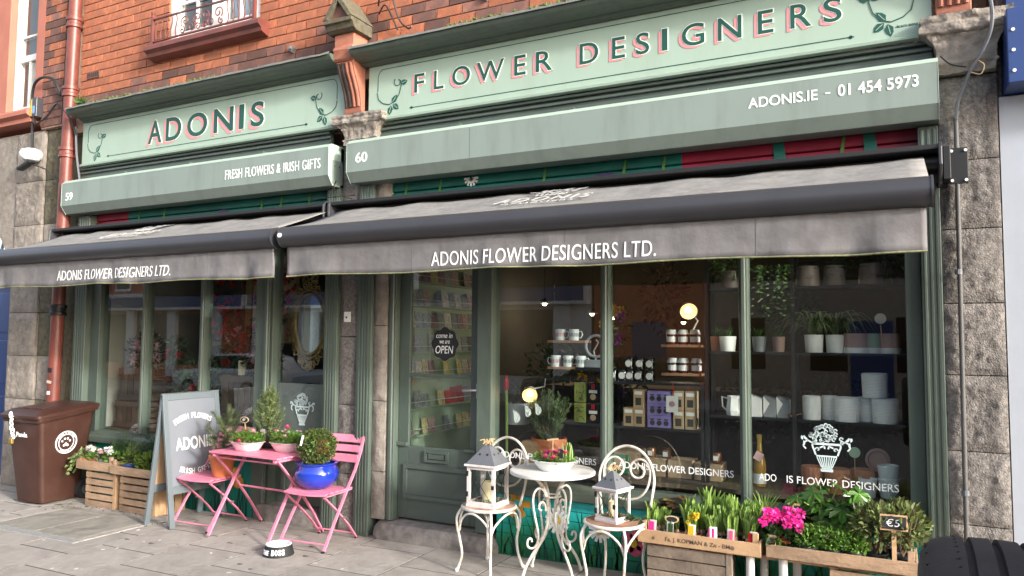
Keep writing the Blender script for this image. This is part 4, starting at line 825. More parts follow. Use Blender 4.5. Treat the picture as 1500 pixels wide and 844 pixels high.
# ---------------- shop 59
s5 = thing('shopfront', 'sage green timber shopfront of shop 59 behind the pink furniture', 'shopfront', (-6.3, 0, 0))
pilaster(s5, -8.195, -7.995, gz(-8), 3.03); pilaster(s5, -4.585, -4.44, gz(-4.5), 3.40)
MB().box(-7.994, -7.845, .07, .20, .3, 2.66).build('jamb', M_GREEND, s5, bevel=.004)
post(s5, -7.145, -7.075, .66, 2.66, .07, .17); post(s5, -6.265, -6.195, .66, 2.66, .07, .17); post(s5, -5.475, -5.25, .1, 2.66, .05, .17); post(s5, -5.34, -5.27, .15, 2.66, .02, .0395, 'stop')
MB().box(-8.0, -4.586, .075, .22, 2.66, 2.90).build('lintel', M_GREEND, s5, bevel=.004)
MB().prism([(.20, .55), (-.02, .55), (-.03, .585), (-.03, .61), (.0, .64), (.10, .66), (.20, .66)], 'x', -7.844, -5.476).build('sill', M_GREEN, s5, smooth=25)
for a, b, z0 in ((-7.844, -7.166, .661), (-7.064, -6.286, .661), (-6.179, -5.476, .661), (-5.249, -4.586, .78)): MB().box(a, b, GY0, GY1, z0, 2.659).build('window_pane', M_DGLASS, s5)
r5 = MB().box(-7.844, -5.476, .08, .18, -.04, .549).build('stall_riser', M_MURAL, s5)
g5 = MB()
for i in range(70): x = rnd(-7.8, -5.5); h = rnd(.15, .45); b = rnd(-.1, .1); g5.blade([(x + b * t * t, .0775, -.02 + h * t) for t in (0, .33, .66, 1)], (.016, .013, .008, .001), (1, 0, 0))
g5.build('painted_grass', gm[0], r5, fix=False)['kind'] = 'stuff'
for (x, z) in ((-5.72, .38), (-5.66, .30)): MB().ball((x, .079, z), .06, 10, 6).build('painted_petal', MATS['mural_orange'], r5)
# blocked side door of 59: solid lower panel, granite step
d5 = MB().box(-5.249, -4.586, .13, .18, .15, .779).build('door_panel', M_GREEND, s5)
frame(d5, -5.16, -4.68, .24, .68, .04, .112, .1293, 'panel_moulding', M_GREEND)
st = thing('door_step', 'rough granite step behind the pink chair with the blue pot', 'step', (-4.9, 0, gz(-4.9))); lump('tread', -5.47, -4.59, .02, .30, -.08, .149, M_STEP, st, .006, 9, 16)
MB().box(-5.248, -4.587, .128, .1285, .785, 1.26).build('window_film', M_FROST, s5)
emblem(s5, -4.925, .885, .30, M_FILM)
bp = thing('bell_push', 'small white bell push on the stone strip between the shops', 'bell', (-4.33, 0, 1.85)); MB().box(-4.365, -4.305, .005, .03, 1.83, 1.92).build('plate', M_WHITE, bp, bevel=.003); MB().cyl((-4.335, .005, 1.87), (-4.335, .0, 1.87), .009, 10).build('button', M_BLACK, bp)
# ================================================================ SHOP INTERIORS
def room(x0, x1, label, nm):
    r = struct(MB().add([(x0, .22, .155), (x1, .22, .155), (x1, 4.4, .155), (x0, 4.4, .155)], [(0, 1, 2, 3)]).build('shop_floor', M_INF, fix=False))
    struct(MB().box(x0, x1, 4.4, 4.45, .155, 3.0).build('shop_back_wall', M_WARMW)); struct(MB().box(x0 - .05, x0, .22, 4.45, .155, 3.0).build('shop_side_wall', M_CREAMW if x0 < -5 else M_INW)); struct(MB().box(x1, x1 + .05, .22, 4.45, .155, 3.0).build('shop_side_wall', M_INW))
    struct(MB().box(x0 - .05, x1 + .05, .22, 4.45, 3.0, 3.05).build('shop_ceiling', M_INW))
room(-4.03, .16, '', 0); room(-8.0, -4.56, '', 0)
# window decks
for a, b, lb, z in ((-2.88, .13, 'dark wooden display deck behind the wide window right of the door', .655), (-7.98, -5.3, 'dark wooden display deck behind the left shop window with the crates', .665)):
    t = thing('display_deck', lb, 'shelf', ((a + b) / 2, .5, .2)); MB().box(a, b, .21, .80, z - .03, z).build('board', M_DWOOD, t); MB().box(a, b, .74, .79, .16, z - .031).build('front_panel', M_BLACK, t)
def shelf_unit(x0, x1, y0, y1, zs, label, ztop, m=M_BLACK):
    t = thing('shelf_unit', label, 'shelves', ((x0 + x1) / 2, (y0 + y1) / 2, .66))
    for z in zs: MB().box(x0 + .026, x1 - .026, y0, y1, z - .018, z).build('shelf', m, t)
    for x in (x0, x1 - .025):
        for y in (y0, y1 - .025): MB().box(x, x + .025, y, y + .025, .656, ztop).build('upright', m, t)
    return t
tall = shelf_unit(-1.27, .10, .36, .60, [1.15, 1.615, 2.08], 'tall black metal shelves of pots in the right hand window', 2.5)
for y in (.335, .601): MB().box(-.665, -.64, y, y + .024, .656, 2.5).build('upright', M_BLACK, tall)
shelf_unit(-2.02, -1.28, .36, .60, [1.03, 1.37], 'low black metal shelves of boxed soaps in the middle window', 1.37)
shelf_unit(-2.50, -2.08, .46, .64, [1.02], 'small black stand carrying the green and black tins', 1.02)
def pot(x, y, z, r0, r1, h, m, label, name='plant_pot', cat='pot', rim=.0, group=None, soil=True, seg=24):
    t = thing(name, label, cat, (x, y, z), 0, group)
    prof = [(.001, 0), (r0 * .96, 0), (r0, .006)] + ([(r1, h - rim), (r1 + .012, h - rim), (r1 + .012, h)] if rim else [(r1, h - .004), (r1 - .002, h)]) + [(r1 - .010, h), (r1 - .014, h * .82), (.001, h * .82)]
    MB().lathe(prof, seg).build('body', m, t, smooth=35, rel=False)
    if soil: MB().lathe([(.001, h * .86), (r1 - .012, h * .86)], 18).build('soil', M_SOIL, t, rel=False)
    return t
# taupe pots with ferns along the top shelf
for i, (x, r, h, lb) in enumerate(((-.56, .085, .145, 'taupe pot on the top shelf, left of three, trailing fern'), (-.385, .075, .145, 'taupe pot on the top shelf, middle of three, ferny'), (-.15, .085, .15, 'taupe pot on the top shelf, right of three, arching fern'))):
    t = pot(x, .46, 2.08, r, r * .88, h, M_TPOT, lb, group='taupe pots on the top shelf'); f = MB()
    for k in range(26):
        a = rnd(0, 2 * PI); L = rnd(.16, .34); dx, dy = math.cos(a), math.sin(a); P = []
        for s in range(6): u = s / 5; P.append(Vector((dx * L * u, dy * L * u * .6, h + .16 * u - .34 * u * u * (1 if i != 1 else .7))))
        for s in range(1, 6):
            for sd in (-1, 1): f.leaf(P[s], Vector((-dy * sd, dx * sd, .1)) + (P[s] - P[s - 1]) * 3, (0, 0, 1), .05 * (1.2 - s / 6), .014)
    f.build('fern_fronds', F_DARK, t, rel=False, fix=False)
t = thing('trailing_plant', 'bright green trailing fern hanging at the left end of the top shelf', 'plant', (-.80, .42, 2.08)); pt = MB().lathe([(.001, 0), (.06, 0), (.075, .12), (.06, .12), (.06, .1), (.001, .1)], 18).build('pot', M_BLACK, t, rel=False, smooth=35); f = MB()
for k in range(18):
    a = rnd(PI, 2 * PI); L = rnd(.2, .42); x0 = rnd(-.10, .15)
    for s in range(14): u = s / 13; f.leaf((x0 + .04 * math.cos(a) * u, -.06 - .05 * u + .02 * math.sin(a), .14 + .06 * u - L * u * u), (rnd(-1, 1), -.4, rnd(-.4, .2)), (0, -1, .3), .035, .016)
f.build('fronds', F_FERN, t, rel=False, fix=False)
# middle shelf: spider plants and two-tone pots
for x, lb in ((-.525, 'left striped spider plant in a white pot on the middle shelf'), (-.385, 'right striped spider plant in a white pot on the middle shelf')):
    t = pot(x, .45, 1.615, .058, .064, .125, M_WPOT, lb, group='spider plants'); f = MB()
    for k in range(64):
        a = rnd(0, 2 * PI); L = rnd(.10, .34); hh = rnd(.16, .42); d = Vector((math.cos(a), math.sin(a) * .6, 0)); P = [Vector((0, 0, .11)) + d * L * u + Vector((0, 0, hh * (1.7 * u - 1.7 * u * u) + .02 * u)) for u in (0, .2, .4, .6, .8, 1)]
        f.blade(P, (.006, .011, .012, .010, .007, .001), (-d.y, d.x, .3))
    f.build('striped_leaves', F_SPIDER, t, rel=False, fix=False)
for x, r, mm, lb in ((-.255, .08, M_BLUSH, 'wide blush pot with white base on the middle shelf'), (-.145, .05, M_RACK, 'slim grey green pot with white base on the middle shelf'), (-.045, .068, M_BLUSH, 'blush pot with white base at the right end of the middle shelf')):
    t = pot(x, .45, 1.615, r, r, .135, mm, lb, group='two tone pots'); MB().lathe([(r + .0015, .0), (r + .0015, .038), (r, .038)], 24).build('white_base', M_WPOT, t, rel=False, smooth=35)
t = thing('plant_tag', 'small round white plant tag on a stick on the middle shelf', 'tag', (-.09, .40, 1.66)); MB().cyl((0, 0, 0), (-.01, 0, .15), .004, 6).build('stick', M_RAFFIA, t, rel=False); MB().cyl((-.01, -.004, .19), (-.01, .004, .19), .036, 18).build('disc', M_LABEL, t, rel=False)
for x, y, r, mm, lb in ((-1.12, .45, .062, M_WPOT, 'white marbled pot with a spiky succulent beside the mullion'), (-.90, .47, .05, M_MARBLE, 'small slate grey pot with a succulent right of the mullion'), (-.77, .52, .045, M_BLUSH, 'small blush pot with a seedling behind the spider plants'), (-1.22, .53, .045, M_TERRIB, 'small copper pot at the left end of the middle shelf')):
    t = pot(x, y, 1.615, r * .85, r, .11, mm, lb); f = MB()
    for k in range(34): a = rnd(0, 2 * PI); f.leaf((0, 0, .09), (math.cos(a), math.sin(a), rnd(.6, 2.4)), (0, 0, 1), rnd(.06, .12), .014)
    f.build('succulent_leaves', F_FERN, t, rel=False, fix=False)
for x, r, mm, lb in ((-1.10, .07, M_TPOT, 'taupe pot behind the mullion on the top shelf'), (.02, .05, M_BLACK, 'small black pot at the right end of the top shelf')):
    t = pot(x, .48, 2.08, r, r * .9, .13, mm, lb); f = MB()
    for k in range(160): p = sph(); f.leaf((p.x * .14, p.y * .10, .18 + p.z * .10), p + sph() * .6, p, .06, .022)
    f.build('leaves', F_FERN, t, rel=False, fix=False)
# lower shelf: white ribbed pots
for x, y, z, r, lb in ((-.545, .43, 1.15, .062, 'white ribbed pot, leftmost on the lower shelf'), (-.43, .50, 1.15, .06, 'white ribbed pot, second from left on the lower shelf, set back'), (-.32, .42, 1.15, .082, 'wide white ribbed pot, third on the lower shelf'), (-.205, .50, 1.15, .06, 'white ribbed pot set back under the stacked one'), (-.085, .43, 1.15, .083, 'wide white ribbed pot at the right end of the lower shelf'), (-.145, .45, 1.317, .083, 'white ribbed pot stacked on top of two others')):
    t = thing('ribbed_pot', lb, 'pot', (x, y, z), 0, 'white ribbed pots'); P = [(.001, 0), (r * .93, 0)]
    for k in range(16): P += [(r * (.94 + .06 * k / 15) - .0015, .004 + k * .0098), (r * (.94 + .06 * k / 15) + .001, .009 + k * .0098)]
    MB().lathe(P + [(r - .008, .164), (r - .012, .02), (.001, .02)], 28).build('body', M_WPOT, t, rel=False, smooth=25)
for x, mm, lb in ((-.915, M_WPOT, 'white slanted planter beside the mullion on the lower shelf'), (-.82, M_MARBLE, 'slate grey slanted planter, middle of three, on the lower shelf'), (-.73, M_MARBLE, 'slate grey slanted planter, right of three, on the lower shelf')):
    t = thing('slanted_planter', lb, 'planter', (x, .43, 1.15)); MB().prism([(-.042, 0), (.042, 0), (.042, .13), (-.042, .155)], 'y', -.05, .05).build('body', mm, t, rel=False, bevel=.004); MB().prism([(-.043, .02), (.0, .10), (-.043, .15)], 'y', -.052, -.0502).build('facet', M_WPOT, t, rel=False)
t = thing('geometric_jug', 'white faceted jug with angular handle on the lower shelf', 'jug', (-1.08, .44, 1.15)); MB().lathe([(.001, 0), (.05, 0), (.058, .03), (.045, .12), (.048, .14), (.04, .14), (.03, .02), (.001, .02)], 7).build('body', M_WPOT, t, rel=False); MB().tube([(-.045, 0, .12), (-.085, 0, .13), (-.08, 0, .06), (-.05, 0, .03)], .007, 6).build('handle', M_WPOT, t, rel=False)
t = thing('copper_scoop', 'small shiny copper scoop lying on the lower shelf', 'scoop', (-.67, .385, 1.15)); MB().lathe([(.001, 0), (.02, .004), (.032, .02), (.034, .032), (.030, .032), (.001, .006)], 16).build('bowl', mat('polished_copper', (.7, .33, .2), .2, metal=.9), t, rel=False, smooth=True); MB().cyl((.02, 0, .025), (.10, .03, .05), .005, 8).build('handle', MATS['polished_copper'], t, rel=False)
# deck of the right window: copper terracotta pots, enamel pots, bottle
for x, y, r, lb in ((-.55, .45, .075, 'copper coloured wavy pot left of the vase emblem on the deck'), (-.385, .42, .085, 'copper coloured wavy pot under the vase emblem'), (-.235, .48, .075, 'copper coloured wavy pot right of the vase emblem on the deck')):
    t = pot(x, y, .66, r * .9, r, .165, M_TERRIB, lb, group='copper wavy pots', seg=32)
    for k in range(10):
        a = PI + PI * k / 9; MB().tube([((r * .955 + .002) * math.cos(a + .09 * math.cos(q)), (r * .955 + .002) * math.sin(a + .09 * math.cos(q)), .10 + .05 * math.sin(q)) for q in [PI * w / 6 for w in range(7)]], .0025, 4).build('raised_arc', M_TERRIB, t, rel=False)
for z, lb in ((.66, 'lower white enamel pail at the right end of the window deck'), (.745, 'white enamel pail nested in the one below')): pot(-.075, .42, z, .055, .067, .13, M_ENAMEL, lb, 'enamel_pail', group='enamel pails', soil=False)
t = pot(-.20, .38, .66, .048, .058, .125, M_WPOT, 'cream cup planter with tan splash in front of the pails', 'cup_planter', soil=False); MB().lathe([(.0565, .06), (.0592, .085), (.0595, .088), (.0575, .062)], 12).build('tan_splash', M_BLUSH, t, rel=False)
t = thing('wooden_ring', 'round wooden bowl standing on its edge beside the pails', 'bowl', (-.14, .55, .86)); MB().lathe([(.06, 0), (.075, .0), (.078, .04), (.062, .05), (.055, .03), (.001, .03)], 24).build('bowl', M_BLUSH, t, rel=False, smooth=35); t.rotation_euler = (PI / 2, 0, 0); t.location.z = .89
t = thing('plant_tag', 'small round green and white tag standing among the copper pots', 'tag', (-.275, .36, .80)); MB().cyl((0, 0, 0), (0, 0, .12), .003, 6).build('stick', M_RAFFIA, t, rel=False); MB().cyl((0, -.003, .15), (0, .003, .15), .036, 18).build('disc', mat('pale_green_tag', (.45, .6, .42), .6), t, rel=False)
t = thing('sparkling_bottle', 'gold topped bottle with a pink tag by the window mullion', 'bottle', (-.90, .42, .66)); MB().lathe([(.001, 0), (.042, 0), (.044, .01), (.044, .15), (.036, .20), (.017, .25), (.014, .33), (.017, .335), (.017, .36), (.001, .362)], 20).build('glass_body', mat('amber_glass', (.36, .19, .03), .15, var=.1), t, rel=False, smooth=35)
MB().lathe([(.019, .245), (.0155, .30), (.0155, .33), (.0185, .335), (.0185, .362), (.001, .365)], 18).build('gold_foil', mat('gold_foil', (.75, .50, .12), .35, metal=.6), t, rel=False, smooth=35); MB().lathe([(.0447, .02), (.0447, .09)], 20).build('label_paper', M_LABEL, t, rel=False); MB().obox((.0, -.05, .215), (.055, .004, .06), (0, .5, .2)).build('tag', P_PALE, t, rel=False)
# jam jars on two little copper shelves, with clip lamp
for z, lb in ((1.66, 'upper small wooden shelf of cloth topped jars'), (1.445, 'lower small wooden shelf of dark red jars')):
    t = thing('jar_shelf', lb, 'shelf', (-1.455, .45, z)); MB().box(-.15, .15, -.07, .07, -.02, 0).build('board', M_COPPER, t, rel=False, bevel=.003)
    for x in (-.148, .148): MB().cyl((x, .06, -.05), (x, .06, .5 if z > 1.6 else .2), .004, 6).build('hanger', M_BLACK, t, rel=False)
n = ('left', 'middle', 'right')
for zi, (z, xs) in enumerate(((1.66, (-1.54, -1.45, -1.36)), (1.445, (-1.53, -1.45, -1.35)))):
    for k, x in enumerate(xs):
        t = thing('jam_jar', '%s jar with white label on the %s wooden jar shelf' % (n[k], ('upper', 'lower')[zi]), 'jar', (x, .44, z), 0, 'jam jars'); MB().lathe([(.001, 0), (.034, 0), (.037, .006), (.037, .075), (.03, .085), (.001, .085)], 18).build('glass', M_JAM, t, rel=False, smooth=35)
        MB().lathe([(.033, .085), (.044, .078), (.036, .10), (.033, .112), (.001, .114)], 18, wob=lambda a: 1 + .05 * math.sin(9 * a)).build('cloth_lid', M_LINEN, t, rel=False, smooth=True); MB().lathe([(.0378, .02), (.0378, .06)], 18).build('label_paper', M_LABEL, t, rel=False)
def clip_lamp(x, y, z, aim, foot, label):
    t = thing('clip_lamp', label, 'lamp', (x, y, z)); q = Vector(aim).normalized().to_track_quat('Z', 'Y').to_matrix()
    def rot(mb): mb.v = [tuple(q @ Vector(p)) for p in mb.v]; return mb
    rot(MB().lathe([(.012, -.10), (.03, -.085), (.045, -.06), (.062, .0), (.066, .025), (.064, .025), (.058, 0), (.042, -.055), (.001, -.08)], 24)).build('shade', M_LAMPW, t, rel=False, smooth=True)
    rot(MB().lathe([(.0615, .023), (.0565, 0), (.0405, -.052), (.001, -.075)], 24)).build('inner_reflector', mat('warm_reflector', (.75, .55, .30), .4), t, rel=False, smooth=True)
    rot(MB().ball((0, 0, -.012), .026, 14, 9)).build('bulb', M_BULB, t, rel=False, smooth=True)
    MB().tube([q @ Vector((0, 0, -.09)), Vector(foot) * .5 + Vector((.05, .03, 0)), Vector(foot)], .006, 8).build('arm', M_LAMPW, t, rel=False, smooth=True)
    ld = bpy.data.lights.new('lamp_light', 'POINT'); ld.energy = .10; ld.color = (1, .72, .42); ld.shadow_soft_size = .03; lo = bpy.data.objects.new('lamp_light', ld); COL.objects.link(lo); lo.parent = t; lo.location = q @ Vector((0, 0, .02))
clip_lamp(-1.41, .44, 1.92, (.35, -.8, -.35), (.03, 0, -.16), 'white clip lamp with a lit bulb above the jam jars')
clip_lamp(-2.73, .42, 1.235, (.35, -.8, -.35), (.05, .2, .12), 'white clip lamp with a lit bulb beside the rosemary')
# candle tins with round white labels
for k, (x, z) in enumerate([(-2.00, 1.37), (-1.92, 1.37), (-1.86, 1.37), (-1.79, 1.37), (-1.70, 1.37), (-1.865, 1.465), (-1.78, 1.465), (-1.70, 1.465)]):
    t = thing('candle_tin', 'black candle tin with round white label, %s in the %s row' % (('first from left', 'second from left', 'third from left', 'fourth from left', 'last')[k] if k < 5 else n[k - 5], 'lower' if k < 5 else 'upper'), 'tin', (x, .42, z), 0, 'black candle tins')
    MB().lathe([(.001, 0), (.035, 0), (.036, .085), (.033, .09), (.001, .09)], 20).build('body', M_GLASSD, t, rel=False, smooth=35); MB().cyl((0, -.0365, .045), (0, -.0385, .045), .026, 18).build('round_label', M_LABEL, t, rel=False)
def carton(x, y, z, w, d, h, m, label, face=None, group=None, rz=0):
    t = thing('gift_box', label, 'box', (x, y, z), rz, group); MB().box(-w / 2, w / 2, -d / 2, d / 2, 0, h).build('carton', m, t, rel=False, bevel=.002)
    if face == 'window': MB().box(-w * .28, w * .28, -d / 2 - .0015, -d / 2 - .0003, h * .15, h * .55).build('window', M_INW, t, rel=False); MB().box(-w * .38, w * .38, -d / 2 - .0015, -d / 2 - .0003, h * .72, h * .9).build('band', M_LABEL, t, rel=False)
    if face == 'bottles':
        for k in (-1, 0, 1): MB().cyl((k * w * .29, -d / 2 - .002, h * .38), (k * w * .29, -d / 2 - .0003, h * .38), h * .22, 14).build('cut_out', M_INW, t, rel=False); 
        for k in (-1, 0, 1): MB().box(k * w * .29 - w * .08, k * w * .29 + w * .08, -d / 2 - .002, -d / 2 - .0003, h * .62, h * .74).build('cut_out', M_INW, t, rel=False)
    return t
for k, (x, z, lb) in enumerate(((-1.865, 1.03, 'kraft soap box, lower left, with a little window'), (-1.78, 1.03, 'kraft soap box next to the lilac boxes'), (-1.785, 1.172, 'kraft soap box stacked on the left pair'), (-1.475, 1.03, 'kraft soap box right of the lilac boxes, lower'), (-1.385, 1.03, 'kraft soap box at the right end, lower'), (-1.475, 1.172, 'kraft soap box right of the lilac boxes, upper'), (-1.385, 1.172, 'kraft soap box at the right end, upper'))): carton(x, .43, z, .08, .10, .14, M_KRAFT, lb, 'window', 'kraft soap boxes')
for z, lb in ((1.03, 'lilac box with three bottle cut-outs, bottom of its stack'), (1.122, 'lilac box with three bottle cut-outs, middle of its stack'), (1.214, 'lilac box with three bottle cut-outs, top of its stack')): carton(-1.625, .44, z, .185, .10, .09, M_PURPLE, lb, 'bottles', 'lilac boxes')
t = thing('price_card', 'white hanging card on a red ribbon in front of the kraft boxes', 'card', (-1.50, .30, 1.16)); MB().box(-.045, .045, -.002, .002, 0, .12).build('card', M_LABEL, t, rel=False); MB().tube([(0, 0, .12), (.01, .01, .17), (.0, .02, .21)], .004, 5).build('ribbon', P_RED, t, rel=False); MB().cyl((0, -.004, .06), (0, -.002, .06), .022, 14).build('print', P_DUSK, t, rel=False)
for x, w, h, lb in ((-1.90, .20, .17, 'brown cardboard box on the deck behind the bistro chair'), (-1.68, .18, .13, 'brown cardboard box in the middle of the deck'), (-1.48, .18, .13, 'brown cardboard box right of the middle on the deck'), (-1.27, .20, .12, 'brown cardboard box nearest the mullion on the deck')): carton(x, .52, .66, w, .2, h, M_KRAFT, lb, None, 'cardboard boxes on the deck')
t = thing('green_book', 'green boxed book leaning among the cardboard boxes', 'book', (-1.93, .38, .66)); MB().box(-.07, .07, -.01, .01, 0, .15).build('cover', mat('emerald_card', (.02, .14, .06), .6), t, rel=False, bevel=.002); MB().box(-.045, .045, -.0115, -.0102, .06, .12).build('title_panel', M_KRAFT, t, rel=False)
for k, x in enumerate((-1.72, -1.60, -1.22)): t = thing('amber_jar', '%s amber glass jar standing on the cardboard boxes' % ('first', 'second', 'last')[k], 'jar', (x, .5, .79), 0, 'amber jars'); MB().lathe([(.001, 0), (.035, 0), (.036, .06), (.03, .07), (.001, .072)], 16).build('glass', mat('amber_jar', (.16, .05, .015), .2), t, rel=False, smooth=35); MB().box(-.018, .018, -.038, -.0362, .015, .05).build('label_paper', M_LABEL, t, rel=False)
# mugs on two little shelves
for z, lb, xs in ((1.685, 'upper small wooden mug shelf', (-2.46, -2.34)), (1.47, 'lower small wooden mug shelf', (-2.50, -2.39, -2.28))):
    t = thing('mug_shelf', lb, 'shelf', (-2.39, .45, z)); MB().box(-.165, .165, -.07, .07, -.02, 0).build('board', M_COPPER, t, rel=False, bevel=.003); MB().cyl((-.16, .05, -.3), (-.16, .05, .5), .004, 6).build('hanger', M_BLACK, t, rel=False)
    for k, x in enumerate(xs):
        t = thing('mug', 'white patterned mug, %s one on the %s' % (n[k] if len(xs) == 3 else ('left', 'right')[k], lb), 'mug', (x, .43, z), 0, 'white mugs')
        MB().lathe([(.001, 0), (.038, 0), (.041, .006), (.042, .088), (.039, .09), (.038, .01), (.001, .01)], 20).build('cup', M_ENAMEL, t, rel=False, smooth=35); s = -1 if k == 0 and len(xs) == 3 else 1
        MB().tube([(s * .040, 0, .07), (s * .066, 0, .072), (s * .074, 0, .045), (s * .06, 0, .02), (s * .04, 0, .02)], .005, 6).build('handle', M_ENAMEL, t, rel=False, smooth=True); MB().lathe([(.0425, .03), (.0427, .06)], 12).build('print', P_DUSK if k == 0 else M_MARBLE, t, rel=False)
t = thing('ring_ornament', 'grey ring shaped ornament on a small block beside the mullion', 'ornament', (-2.155, .44, 1.47)); MB().tube([(.085 * math.cos(a), 0, .17 + .085 * math.sin(a)) for a in [2 * PI * k / 28 for k in range(28)]], .011, 8, closed=True).build('ring', M_MARBLE, t, rel=False, smooth=True); MB().box(-.08, .08, -.035, .035, 0, .06).build('block', M_MARBLE, t, rel=False, bevel=.004); MB().tube([(.0, 0, .06), (-.02, 0, .13), (.02, 0, .2), (0, 0, .22)], .008, 6).build('figure', M_MARBLE, t, rel=False)
t = thing('trestle', 'black stand under the mug ornaments', 'stand', (-2.2, .55, 1.02)); MB().box(-.10, .16, -.19, .08, .425, .45).build('top', M_BLACK, t, rel=False); MB().box(.14, .16, -.08, .08, 0, .424).build('leg', M_BLACK, t, rel=False)
for k, (x, z, m, lb) in enumerate(((-2.315, 1.02, M_TING, 'lower green patterned tea tin'), (-2.315, 1.185, M_TING, 'upper green patterned tea tin'), (-2.20, 1.02, M_GLASSD, 'lower black and red biscuit tin'), (-2.20, 1.185, M_GLASSD, 'upper black and red biscuit tin'))):
    t = thing('gift_tin', lb, 'tin', (x, .53, z)); MB().box(-.05, .05, -.035, .035, 0, .155).build('tin', m, t, rel=False, bevel=.004)
    if k > 1: MB().box(-.015, .015, -.037, -.0352, .11, .15).build('red_mark', P_RED, t, rel=False); MB().box(-.035, .035, -.037, -.0352, .075, .1).build('white_mark', M_LABEL, t, rel=False); MB().cyl((0, -.037, .045), (0, -.0352, .045), .025, 12).build('picture', M_KRAFT, t, rel=False)
    else:
        for q in range(9): MB().obox((rnd(-.035, .035), -.036, rnd(.02, .14)), (.03, .0015, .006), (0, rnd(0, 3), 0)).build('pattern', F_DARK, t, rel=False)
t = thing('amaryllis', 'single green amaryllis stem with red bud behind the window', 'plant', (-2.93, .40, .66)); MB().tube([(0, 0, 0), (-.005, 0, .35), (-.01, 0, .62)], .012, 8).build('stem', F_BULB, t, rel=False); MB().lathe([(.012, .60), (.022, .64), (.02, .68), (.004, .73)], 10, (-.01, 0, 0)).build('bud', P_RED, t, rel=False, smooth=True)
t = pot(-2.94, .62, .96, .10, .10, .18, M_LINEN, 'white basket planter of dried flowers inside the window'); f = MB()
for k in range(150): p = sph(); f.leaf((p.x * .16, p.y * .12, .26 + p.z * .12), sph(), sph(), .05, .02)
f.build('dried_flowers', F_MUTED, t, rel=False, fix=False)
t = thing('wooden_block', 'small pale wooden block beside the rosemary pot', 'block', (-2.69, .38, .66)); MB().box(-.07, .07, -.05, .05, 0, .20).build('block', M_CRATEO, t, rel=False, bevel=.004)
# counter, pendant lamps, dark foliage further inside
t = thing('shop_counter', 'dark shop counter deep inside the shop', 'counter', (-1.9, 2.6, .155)); MB().box(-1.5, 1.3, -.3, .3, 0, 1.0).build('front', M_DWOOD, t, rel=False); MB().box(-1.55, 1.35, -.35, .35, 1.0, 1.04).build('top', M_DWOOD, t, rel=False)
for k, (x, y, z) in enumerate(((-3.6, 2.6, 2.1), (-3.25, 3.2, 2.0), (-2.9, 3.0, 1.95), (-2.2, 3.4, 1.9))):
    t = thing('pendant_lamp', 'small glowing pendant lamp inside the shop, %s from the left' % ('first', 'second', 'third', 'fourth')[k], 'lamp', (x, y, z), 0, 'pendant lamps inside'); MB().lathe([(.01, .06), (.05, .03), (.06, 0), (.055, 0), (.001, .05)], 16).build('shade', M_BLACK, t, rel=False); MB().ball((0, 0, 0), .028).build('bulb', M_BULB, t, rel=False); MB().cyl((0, 0, .05), (0, 0, 3.0 - z), .003, 5).build('flex', M_BLACK, t, rel=False)
    ld = bpy.data.lights.new('lamp_light', 'POINT'); ld.energy = 2.2; ld.color = (1, .78, .52); ld.shadow_soft_size = .04; lo = bpy.data.objects.new('lamp_light', ld); COL.objects.link(lo); lo.parent = t; lo.location = (0, 0, -.05)
def bunch(x, y, z, rx, ry, rz, n, m, label, fl=(), stems=True):
    t = thing('flower_bunch', label, 'flowers', (x, y, z)); f = MB()
    for k in range(n): p = sph(); f.leaf((p.x * rx, p.y * ry, rz + p.z * rz), sph() + p, p, rnd(.05, .09), rnd(.025, .04))
    f.build('foliage', m, t, rel=False, fix=False)
    for mm, q, r in fl:
        for k in range(q):
            p = sph(); p.y = -abs(p.y); b = MB(); c = Vector((p.x * rx, p.y * ry - .02, rz + p.z * rz * .9))
            for j in range(22): d = sph(); b.leaf(c + d * r * .5, d + Vector((0, -.4, 0)), d, r * .9, r * .7, .1)
            b.build('bloom', mm, t, rel=False, fix=False)
    return t
bunch(-3.3, 2.2, 1.15, .35, .2, .25, 260, F_DARK, 'dark flower display on the counter seen past the door'); bunch(-2.5, 1.6, .9, .4, .25, .35, 300, F_DARK, 'dark bushy plants inside behind the tins', ((P_YEL, 3, .05), (P_PURP, 4, .05)))
bunch(-.4, 1.3, .75, .45, .2, .35, 320, F_DARK, 'dark leafy plants behind the white pots'); bunch(-1.1, 1.5, .8, .35, .2, .3, 240, F_MUTED, 'dusky plants behind the jug')
bunch(-2.06, .7, 1.62, .10, .1, .2, 90, F_DARK, 'yellow and purple flower bunch beside the mullion', ((P_YEL, 4, .045), (P_PURP, 4, .045)))
# greeting card rack on the side wall behind the door
t = thing('card_rack', 'pale green wall rack of greeting cards behind the door glass', 'rack', (-4.0, 1.0, .3)); MB().box(-4.028, -4.0, .36, 1.75, .4, 2.7).build('backboard', M_RACK, t)
random.seed(21)
CM = [mat('card_%d' % i, c, .7, var=.35, scale=30) for i, c in enumerate(((.55, .52, .48), (.42, .30, .29), (.35, .35, .38), (.48, .42, .2), (.40, .04, .04), (.25, .28, .3), (.30, .19, .24), (.14, .14, .16)))]
for z in (.80, 1.05, 1.33, 1.56, 1.785, 1.995, 2.22):
    MB().box(-3.999, -3.93, .38, 1.72, z - .012, z).build('ledge', M_RACK, t); MB().cyl((-3.932, .38, z + .055), (-3.932, 1.72, z + .055), .004, 6).build('rail', M_LINEN, t)
ORD = ('first', 'second', 'third', 'fourth', 'fifth', 'sixth', 'seventh', 'eighth', 'ninth', 'tenth', 'eleventh', 'twelfth', 'thirteenth', 'fourteenth')
